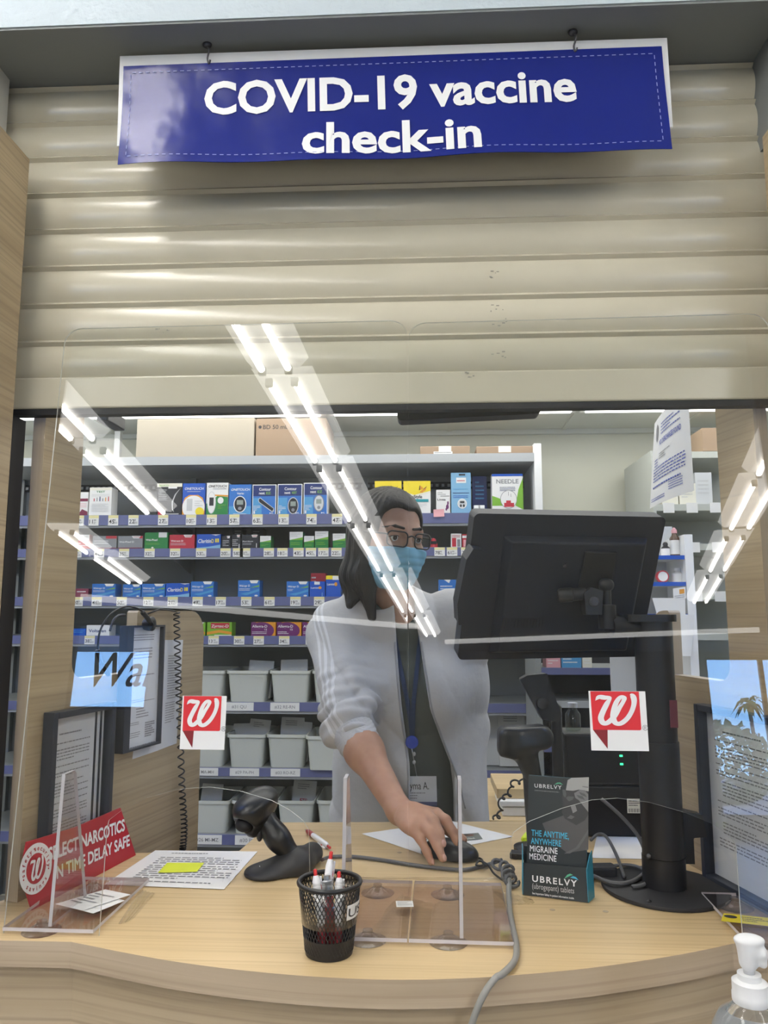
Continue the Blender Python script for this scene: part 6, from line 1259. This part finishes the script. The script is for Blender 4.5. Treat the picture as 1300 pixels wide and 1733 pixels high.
M['mask'] = mat('mask', (.17, .42, .58), .75, bump=(500, .2, .0004)); C('maskwhite', (.72, .78, .82), .8); C('lanyard', (.012, .03, .09), .6)
person = thing('person', 'person in a grey zip jacket, glasses and blue face mask, hand on a mouse', 'person', (-.06, 1.97, 0))
H = A3((-.083, 1.835, 1.632)); ya = radians(33); pt = radians(7)
hf = A3((sin(ya) * cos(pt), -cos(ya) * cos(pt), -sin(pt))); hr = A3((cos(ya), sin(ya), 0)); hu = A3((sin(ya) * sin(pt), -cos(ya) * sin(pt), cos(pt))); 
rl = radians(3); hr, hu = hr * cos(rl) - hu * sin(rl), hu * cos(rl) + hr * sin(rl)
RH = np.stack([hr, hf, hu], 1)
def hp3(x, y, z): return H + hr * x + hf * y + hu * z
def hell(x, y, z, rx, ry, rz, k=.015, neg=False): return ell(hp3(x, y, z), (rx, ry, rz), RH, k, neg)
def hcone(a, b, ra, rb, k=.012, neg=False): return cone(hp3(*a), hp3(*b), ra, rb, k, neg)
S1, E1, W1 = A3((-.212, 1.93, 1.405)), A3((-.165, 1.725, 1.208)), A3((-.048, 1.548, 1.070))
S2, E2, W2 = A3((.098, 1.955, 1.425)), A3((.104, 1.990, 1.165)), A3((.112, 1.955, .93))
NB = A3((-.058, 1.925, 1.425)); PEL = A3((-.05, 2.03, .95)); CH = A3((-.056, 1.945, 1.27)); WST = A3((-.053, 1.99, 1.10))
head = [hell(0, -.012, .030, .073, .092, .081, .02), hell(0, .022, -.030, .060, .066, .080, .03), hell(0, .043, -.088, .034, .036, .028, .03),
        hcone((-.036, .074, .016), (.036, .074, .016), .013, .013, .014), hcone((0, .086, .008), (0, .104, -.034), .0075, .0115, .012), hell(-.011, .094, -.038, .009, .010, .008, .006), hell(.011, .094, -.038, .009, .010, .008, .006),
        hell(-.037, .056, -.032, .027, .027, .027, .02), hell(.037, .056, -.032, .027, .027, .027, .02),
        hell(-.032, .094, -.002, .0185, .014, .0115, .010, True), hell(.032, .094, -.002, .0185, .014, .0115, .010, True),
        hell(-.032, .0755, .0005, .0155, .0145, .0135, .004), hell(.032, .0755, .0005, .0155, .0145, .0135, .004),
        hell(-.032, .094, -.0022, .0135, .016, .0042, .003, True), hell(.032, .094, -.0022, .0135, .016, .0042, .003, True),
        hell(0, .088, -.064, .021, .011, .0062, .006), hell(0, .087, -.074, .018, .011, .0068, .006),
        hell(-.074, -.008, -.010, .010, .020, .031, .006), hell(.074, -.008, -.010, .010, .020, .031, .006)]
neck = [cone(hp3(0, -.030, -.07), NB, .050, .056, .03)]
trunk = [ell(CH, (.150, .098, .175), None, .05), ell(WST, (.125, .090, .14), None, .06), ell(PEL, (.155, .105, .13), None, .06), cone(S1 + A3((.02, 0, 0)), S2 - A3((.02, 0, 0)), .050, .050, .06), ell(CH + A3((-.065, -.062, .0)), (.062, .055, .062), None, .05), ell(CH + A3((.06, -.062, .0)), (.062, .055, .062), None, .05)]
arms = [cone(S1, E1, .048, .036, .04), cone(E1, E1 + (W1 - E1) * .33, .0355, .0365, .03), cone(E1 + (W1 - E1) * .33, W1, .0365, .0235, .03), cone(S2, E2, .046, .037, .04), cone(E2, W2, .037, .025, .03)]
# the right hand on the mouse
K = [A3(p) for p in ((.022, 1.498, 1.078), (.004, 1.485, 1.079), (-.012, 1.474, 1.071), (-.025, 1.466, 1.060))]
TP = [A3(p) for p in ((.058, 1.467, 1.038), (.031, 1.437, 1.043), (.031, 1.424, 1.022), (.011, 1.433, 1.0125))]
MID = []
hand = [cone(W1, W1 + (A3((-.006, 1.495, 1.064)) - W1) * .5, .0225, .024, .016)]
for kk in K: hand.append(cone(W1 * .55 + kk * .45, kk, .0165, .0118, .012))
hand.append(ell((K[0] + K[3] + W1 * .6) / 2.6 - A3((0, 0, .006)), (.034, .034, .016), None, .016))
fr_ = (.0098, .0102, .0096, .0084); NAIL = []
for i, (kk, tp, rr) in enumerate(zip(K, TP, fr_)):
    up = A3((0, 0, 1)); m1 = kk + (tp - kk) * .48 + up * (.0125, .013, .012, .009)[i]; m2 = kk + (tp - kk) * .80 + up * (.008, .008, .0075, .006)[i]
    hand += [cone(kk, m1, rr * 1.06, rr * .98, .005), cone(m1, m2, rr * .97, rr * .90, .004), cone(m2, tp, rr * .90, rr * .74, .004)]
    NAIL.append((m2, tp, rr))
hand += [cone(W1 + A3((.016, .0, -.004)), A3((.030, 1.537, 1.050)), .0150, .0125, .012), cone(A3((.030, 1.537, 1.050)), A3((.055, 1.533, 1.034)), .0118, .0105, .005), cone(A3((.055, 1.533, 1.034)), A3((.072, 1.523, 1.026)), .0105, .0085, .004)]
lh = [ell(W2 + A3((0, -.005, -.06)), (.018, .034, .05), None, .015)]
for i in range(4): q = W2 + A3((0, -.030 + .017 * i, -.10)); lh += [cone(q, q + A3((-.004, -.004, -.035)), .009, .0085, .005), cone(q + A3((-.004, -.004, -.035)), q + A3((-.012, -.008, -.06)), .0083, .007, .004)]
lh += [cone(W2 + A3((-.004, -.028, -.04)), W2 + A3((-.012, -.05, -.075)), .0115, .009, .01)]
legs = [cone(PEL + A3((-.08, 0, -.06)), A3((-.135, 2.0, .50)), .082, .052, .05), cone(PEL + A3((.08, 0, -.06)), A3((.04, 2.02, .50)), .082, .052, .05), cone(A3((-.135, 2.0, .50)), A3((-.14, 2.03, .09)), .052, .034, .03), cone(A3((.04, 2.02, .50)), A3((.05, 2.04, .09)), .052, .034, .03)]
bodyP = head + neck + trunk + arms + hand + lh + [cone(PEL + A3((-.08, 0, -.06)), A3((-.12, 2.0, .62)), .08, .058, .05), cone(PEL + A3((.08, 0, -.06)), A3((.02, 2.02, .62)), .08, .058, .05)]
solid_obj('body', bodyP, (-.30, 1.395, .56), (.20, 2.18, 1.76), .0027, 'skin', person)
# nails
for m2, tp, rr in NAIL:
    d = (tp - m2) / np.linalg.norm(tp - m2); up = A3((0, 0, 1)); up = up - d * float(up @ d); up /= np.linalg.norm(up); side = np.cross(d, up)
    b = MB(); c = tp - d * .0005 + up * rr * .60 + d * rr * .22
    b.ball((0, 0, 0), (rr * .50, rr * .66, .0016), 0, 12, frame(tuple(c), tuple(side), tuple(d - up * .35))); b.build('fingernail', 'nailcol', person, smooth=True)
# eyes
for s in (-1, 1):
    c = hp3(s * .032, .0755, -.001); gz = hf * .96 + hu * -.10 + hr * .10; gz = gz / np.linalg.norm(gz); T = frame(tuple(c), tuple(hr), tuple(np.cross(gz, hr))); zs = 1 if (T.to_3x3() @ Vector((0, 0, 1))).dot(Vector(gz)) > 0 else -1
    b = MB(); r = .0128; n = 20; ang = [180, 150, 120, 90, 60, 45, 30, 27]; b.lathe([(r * sin(radians(a)), zs * r * cos(radians(a))) for a in ang], 0, n, T); b.lathe([(r * sin(radians(a)), zs * r * cos(radians(a))) for a in (27, 20, 13)], 1, n, T); b.lathe([(r * sin(radians(a)), zs * r * 1.0 * cos(radians(a))) for a in (13, 6, 0)], 2, n, T)
    b.build('eye', ['eyewhite', 'iris', 'pupil'], person, smooth=True)
    b = MB(); P = [Vector(hp3(s * (.032 + .0150 * u), .0885 - .008 * u * u, .0030 - .0036 * u * u - .0012 * u)) for u in np.linspace(-1, 1, 9)]; b.tube(P, .0011, 0, 6); b.build('eyelashes', 'browcol', person, smooth=True)
    prims = [cone(hp3(s * .013, .0895, .0215), hp3(s * .034, .0855, .0245), .0032, .0034, .004), cone(hp3(s * .034, .0855, .0245), hp3(s * .057, .068, .0195), .0032, .0016, .004)]
    cs = hp3(s * .033, .083, .02); solid_obj('eyebrow', prims, cs - .04, cs + .04, .0012, 'browcol', person)
# hair
def hairwarp(P, prims):
    d = field(P, prims); L = (P - H) @ RH
    a = np.arctan2(L[:, 0], -L[:, 1] + .02); st = np.sin(a * 26 + 2.5 * np.sin(L[:, 2] * 22)) * .0013 + np.sin(a * 61 + L[:, 2] * 25) * .0007
    return d + st * np.clip((.075 - L[:, 1]) / .06, .15, 1)
def wp(px, py, Y): return A3(at(px, py, Y=Y))
hairP = [hell(0, -.016, .034, .082, .102, .088, .02), hcone((0, -.060, .0), (.01, -.075, -.11), .066, .048, .04),
         hcone((-.064, -.015, .02), (-.066, -.03, -.10), .030, .028, .03), cone(hp3(-.066, -.03, -.10), wp(606, 1010, 1.86), .028, .026, .03), cone(hp3(-.070, .004, -.02), wp(617, 975, 1.80), .018, .026, .03), cone(wp(617, 975, 1.80), wp(630, 1045, 1.795), .026, .010, .03), cone(wp(602, 985, 1.84), wp(592, 1024, 1.815), .026, .010, .02),
         hcone((.070, -.02, .01), (.076, -.04, -.10), .026, .028, .03),
         hell(0.004, .080, -.040, .0655, .066, .094, .012, True), hell(-.022, .085, .030, .040, .050, .040, .014, True), hell(.028, .085, .026, .034, .050, .040, .014, True)]
solid_obj('hair', hairP, (-.31, 1.68, 1.33), (.11, 2.08, 1.78), .0026, 'hair', person, warp=hairwarp)
# mask
def maskwarp(P, prims):
    d = field(P, prims); L = (P - H) @ RH; x, y, z = L[:, 0], L[:, 1], L[:, 2]
    pl = np.zeros(len(P), np.float32)
    for zc in (-.045, -.062, -.079, -.096): pl += np.exp(-((z - zc) / .0035) ** 2) * .0017
    topz = -.020 - .10 * x * x / .06 * 1.0
    return np.maximum.reduce([d + pl, z - topz, -.122 - z, .012 + .30 * (-.05 - z) - y])
maskP = [hell(0, .026, -.040, .066, .074, .078, .03), hell(0, .050, -.080, .046, .052, .044, .04), hell(0, .078, -.045, .022, .036, .034, .03), hell(-.036, .058, -.034, .033, .034, .034, .02), hell(.036, .058, -.034, .033, .034, .034, .02)]
cm = hp3(0, .05, -.07); mk = solid_obj('face_mask', maskP, cm - .11, cm + .11, .0024, 'mask', person, warp=maskwarp)
for s in (-1, 1):
    for z0, z1 in ((-.040, -.008), (-.085, -.014)):
        b = MB(); b.tube(smoothpath([hp3(s * .062, .030, z0), hp3(s * .078, .006, (z0 + z1) / 2), hp3(s * .080, -.014, z1)], 5), .0012, 0, 6); b.build('ear_loop', 'maskwhite', mk, smooth=True)
b = MB(); b.tube(smoothpath([hp3(x, .0985 - 9.0 * x * x + .010 * (1 - abs(x) / .04) , -.0215 - 1.6 * x * x) for x in np.linspace(-.040, .040, 9)], 3), .0016, 0, 6); b.build('nose_band', 'maskwhite', mk, smooth=True)
# glasses
gl = MB(); fy = .1065
for s in (-1, 1):
    P = [(s * .034 + x, y) for x, y in rrect(-.0240, -.0215, .0240, .0125, .011, 5)]; gl.tube([hp3(x, fy - 3.2 * x * x, z) for x, z in P], .00185, 0, 8, closed=True)
gl.tube(smoothpath([hp3(-.0105, fy, .001), hp3(0, fy + .001, .005), hp3(.0105, fy, .001)], 4), .0020, 0, 8)
gm = gl.build('glasses', 'black', person, smooth=True)
for s in (-1, 1):
    b = MB(); b.tube(smoothpath([hp3(s * .0575, fy - .0105, .004), hp3(s * .074, .07, .005), hp3(s * .081, -.005, .004), hp3(s * .080, -.03, -.014)], 5), .0018, 0, 8); b.build('temple_arm', 'black', gm, smooth=True)
    b = MB(); P = [hp3(s * .034 + x, fy - 3.2 * (s * .034 + x) ** 2, y) for x, y in rrect(-.0237, -.0212, .0237, .0122, .011, 5)]; b.add([tuple(p) for p in P], [tuple(range(len(P)))], 0); b.build('lens', 'glazing', gm)
# clothes
def zof(py): return at(690, py, Y=1.82).z
EL = np.array([(zof(y), at(x, y, Y=1.84).x) for x, y in ((694, 1400), (693, 1300), (681, 1200), (672, 1100), (668, 1040), (664, 1000))]); ER = np.array([(zof(y), at(x, y, Y=1.84).x) for x, y in ((792, 1400), (774, 1330), (748, 1260), (728, 1200), (712, 1100), (703, 1040), (700, 1000))])
def jackwarp(P, prims):
    d = field(P, prims)
    # folds: diagonal drags on the chest, rings on the pushed-up sleeve
    x, y, z = P[:, 0], P[:, 1], P[:, 2]; cr = lambda u: 1 - 2 * np.abs(np.sin(u)) ** .7
    fo = .0060 * cr(x * 26 + z * 15 + 1.3 * np.sin(z * 11 + x * 6)) * np.clip(.45 + .55 * np.sin(z * 13 + x * 17 + 1), 0, 1) + .0048 * cr(x * 9 - z * 24 + y * 9 + 1.5 * np.sin(x * 19)) * np.clip(.4 + .6 * np.sin(x * 23 + z * 8), 0, 1)
    ax = (E1 - S1); t = np.clip((P - S1) @ ax / float(ax @ ax), 0, 1.3); near = np.linalg.norm(P - S1 - t[:, None] * ax, axis=1) < .10
    fo = fo + near * np.clip((t - .45) / .5, 0, 1) * (.0075 * cr(t * 15 + P[:, 0] * 22 + .8 * np.sin(P[:, 1] * 40)) + .0030 * np.sin(t * 70 + P[:, 1] * 60))
    d = d + fo
    xl = np.interp(P[:, 2], EL[:, 0], EL[:, 1]); xr = np.minimum(np.interp(P[:, 2], ER[:, 0], ER[:, 1]), .070)
    g = np.maximum.reduce([xl - P[:, 0], P[:, 0] - xr, P[:, 1] - 1.905 - np.clip((1.20 - P[:, 2]) * .30, 0, .075)])
    return np.maximum(d, -g)
def infl(q, r): return ('c', q[1], q[2], q[3] + r, q[4] + r, q[5], q[6]) if q[0] == 'c' else ('e', q[1], q[2] + np.float32(r), q[3], q[4], q[5], q[6])
dW = (W1 - E1) / np.linalg.norm(W1 - E1); CE = E1 + dW * .012
jackP = [infl(q, .022) for q in trunk] + [ell(WST + A3((-.02, -.012, -.02)), (.152, .118, .13), None, .05), ell(PEL + A3((0, -.012, .02)), (.172, .128, .125), None, .05), cone(S1, E1, .066, .054, .05), cone(E1, CE, .055, .044, .02), cone(S2, E2, .062, .050, .05), cone(E2, W2, .050, .044, .03),
         cone(hp3(0, -.045, -.13), NB + A3((0, .01, .0)), .066, .085, .04), cone(NB + A3((-.06, -.02, .0)), S1, .045, .05, .05), cone(NB + A3((.06, -.01, .01)), S2, .045, .05, .05), ell(NB + A3((-.005, .06, .01)), (.11, .05, .055), None, .04), cone(NB + A3((-.095, .03, .015)), NB + A3((-.06, -.055, -.015)), .026, .020, .012), cone(NB + A3((.085, .03, .02)), NB + A3((.060, -.055, -.015)), .026, .020, .012), cone(NB + A3((-.095, .03, .015)), NB + A3((0, .095, .02)), .028, .034, .012), cone(NB + A3((.085, .03, .02)), NB + A3((0, .095, .02)), .028, .034, .012)]
jackP += [rbox((-.05, 2.0, .80), (.4, .4, .062), None, .001, .004, True), cone(CE + dW * .150, CE + dW * .155, .078, .078, .004, True), cone(hp3(0, -.02, -.12), hp3(0, .03, -.05), .062, .085, .02, True)]
def stripe_attr(V):
    ax = (E1 - S1); L = np.linalg.norm(ax); ax = ax / L; t = (V - S1) @ ax / L; w = V - S1 - ((V - S1) @ ax)[:, None] * ax
    out = A3((-.38, -.92, 0)); out = out - ax * float(out @ ax); out /= np.linalg.norm(out); sd = np.cross(ax, out)
    s = w @ sd; f = w @ out
    return np.where((f > .015) & (t > -.15) & (t < 1.25) & (np.linalg.norm(w, axis=1) < .12), s, 1.0)
jk = solid_obj('jacket', jackP, (-.36, 1.60, .855), (.24, 2.19, 1.545), .0042, 'jacket', person, warp=jackwarp, attr={'stripe': stripe_attr})
prims = [cone(CE + dW * .022, CE + dW * .052, .0472, .0436, .004), cone(CE + dW * .130, CE + dW * .17, .062, .062, .004, True)]
def cuffw(P, pr):
    d = field(P, pr); w = P - CE; a = np.arctan2(w[:, 0], w[:, 2]); return d + .0010 * np.sin(a * 40)
solid_obj('sleeve_cuff', prims, CE - .075, CE + .075, .0024, 'jacket', jk, warp=cuffw, attr={'stripe': lambda V: np.ones(len(V))})
solid_obj('shirt', [infl(q, .010) for q in trunk] + [cone(hp3(0, -.04, -.16), NB, .052, .075, .03), cone(hp3(0, .0, -.10), NB + A3((.012, -.085, .035)), .060, .040, .02, True), rbox((-.05, 2.0, .80), (.4, .4, .05), None, .001, .004, True)], (-.30, 1.78, .84), (.20, 2.19, 1.53), .005, 'shirt', person)
solid_obj('trousers', [infl(q, .012) for q in legs] + [infl(trunk[2], .008), rbox((-.05, 2.0, 1.06), (.4, .4, .10), None, .001, .004, True)], (-.30, 1.82, .03), (.22, 2.22, .99), .008, 'trousers', person)
solid_obj('shoe', [ell((-.14, 1.98, .042), (.045, .12, .04), None, .02), rbox((-.14, 1.98, -.05), (.2, .3, .0505), None, .001, .002, True)], (-.22, 1.82, -.01), (-.06, 2.14, .12), .006, 'blackmatte', person); solid_obj('shoe', [ell((.05, 1.99, .042), (.045, .12, .04), None, .02), rbox((.05, 1.99, -.05), (.2, .3, .0505), None, .001, .002, True)], (-.03, 1.83, -.01), (.13, 2.15, .12), .006, 'blackmatte', person)
# drawcord, zip, pocket
def onchest(px, py, Y): return Vector(at(px, py, Y=Y))
b = MB(); T = [onchest(x, y, 1.815) for x, y in ((632, 1316), (638, 1300), (644, 1284))]; b.tube(T, .0022, 0, 6); b.build('pocket_zip', 'black', jk, smooth=True)
for E_, nm_ in ((EL, 'zip_edge'), (ER, 'zip_edge')):
    b = MB(); P = []
    for zz in np.linspace(zof(1385), zof(1075), 26):
        xq = float(np.interp(zz, E_[:, 0], E_[:, 1])) + (-.004 if E_ is EL else .004)
        for Y in np.arange(1.74, 1.93, .0025):
            if jackwarp(A3((xq, Y, zz))[None], jackP)[0] < .0005: P.append((xq, Y, zz)); break
    if len(P) > 4: b.tube(smoothpath(P[::2], 3), .0026, 0, 6); b.build(nm_, 'zipgrey', jk, smooth=True)
# lanyard, reel, badge
def frontY(px, py, pad=.003):
    for Y in np.arange(1.72, 1.98, .003):
        p = A3(at(px, py, Y=Y))
        if field(p[None], SHP)[0] < pad: return Vector(p)
    return Vector(at(px, py, Y=1.86))
SHP = [infl(q, .010) for q in trunk]
ly = thing('lanyard', 'dark blue lanyard with a name badge hanging on the person\'s chest', 'lanyard', frontY(697, 1255, .004))
b = MB(); P = [frontY(x, y, .006) for x, y in ((668, 1075), (674, 1110), (682, 1150), (690, 1190), (696, 1230), (698, 1248))]; P2_ = [frontY(x, y, .006) for x, y in ((712, 1075), (708, 1110), (704, 1150), (700, 1190), (699, 1230), (698, 1248))]
for Q in (P, P2_):
    Q = smoothpath(Q, 5); L = len(Q); b.add([(p.x - .005, p.y - .001, p.z) for p in Q] + [(p.x + .005, p.y - .001, p.z) for p in Q], [(i, i + 1, L + i + 1, L + i) for i in range(L - 1)]); b.add([(p.x - .005, p.y, p.z) for p in Q] + [(p.x + .005, p.y, p.z) for p in Q], [(i, L + i, L + i + 1, i + 1) for i in range(L - 1)])
b.build('strap', 'lanyard', ly)
r = frontY(697, 1256, .012); b = MB(); b.lathe([(.014, -.003), (.0155, 0), (.014, .003), (0, .004)], 0, 24, frame(r, (1, 0, 0), (0, 0, 1))); C('reelblue', (.02, .05, .35), .3); b.build('badge_reel', 'reelblue', ly, smooth=40)
bt = frontY(706, 1318, .016); b = MB(); b.tube([r - Vector((0, .002, .014)), Vector((r.x + .004, bt.y, (r.z + bt.z) / 2)), Vector((bt.x, bt.y, bt.z + .002))], .0011, 0, 6); b.build('reel_cord', 'steel', ly, smooth=True)
for yy in (1276, 1290): q = frontY(701, yy, .016); b = MB(); b.ball(q, (.004, .003, .005), 0, 12); b.build('clip', 'steel', ly, smooth=True)
q0 = Vector(at(674, 1364, Y=bt.y - .003)); q1 = Vector(at(740, 1364, Y=bt.y - .006)); q3 = Vector(at(676, 1314, Y=bt.y)); T = frame(q0, q1 - q0, q3 - q0); w, h = (q1 - q0).length, (q3 - q0).length
b = MB(); b.prism([(0, 0), (w, 0), (w, h), (0, h)], -.0012, 0, 0, T); b.poly([(0, 0), (w, 0), (w, h * .14), (0, h * .14)], 1, T, .0004); b.text('Suleyma A.', h * .36, T, 2, w * .02, h * .56, .004, w * .78, z=.0004); b.lines(T, w * .08, h * .48, w * .62, h * .26, 3, 3, .0004, rnd=rt)
b.build('name_badge', ['paperblue', 'railblue', 'ink', 'greyink'], ly); b = MB(); b.prism([(-.004, -.004), (w + .006, -.004), (w + .006, h + .006), (-.004, h + .006)], .0008, .0014, 0, T); b.build('badge_sleeve', 'glazing', ly)
# ------------------------------------------------------------------ mouse
mf, mb_ = A3((.092, 1.486, 1.0)), A3((-.004, 1.522, 1.0)); dm = (mf - mb_) / np.linalg.norm(mf - mb_); ms = thing('computer_mouse', 'black computer mouse under the person\'s hand', 'mouse', tuple((mf + mb_) / 2)); RM = np.stack([dm, np.cross(A3((0, 0, 1)), dm), A3((0, 0, 1))], 1)
mcen = (mf + mb_) / 2
solid_obj('shell', [ell(mcen + A3((0, 0, .006)), (.054, .0295, .028), RM, .01), ell(mcen + dm * .020 + A3((0, 0, .008)), (.036, .030, .018), RM, .01), rbox(mcen - A3((0, 0, .05)), (.2, .2, .0515), None, .001, .003, True)], mcen - A3((.075, .075, .005)), mcen + A3((.075, .075, .045)), .0020, 'scanblack', ms)
b = MB(); T = frame(tuple(mcen + dm * .030 + A3((0, 0, .0255))), tuple(np.cross(dm, A3((0, 0, 1)))), tuple(dm)); b.lathe([(.0065, -.003), (.0065, .003)], 0, 16, frame(tuple(mcen + dm * .030 + A3((0, 0, .0215))), tuple(dm), (0, 0, 1))); b.build('scroll_wheel', 'scangrey', ms, smooth=40)
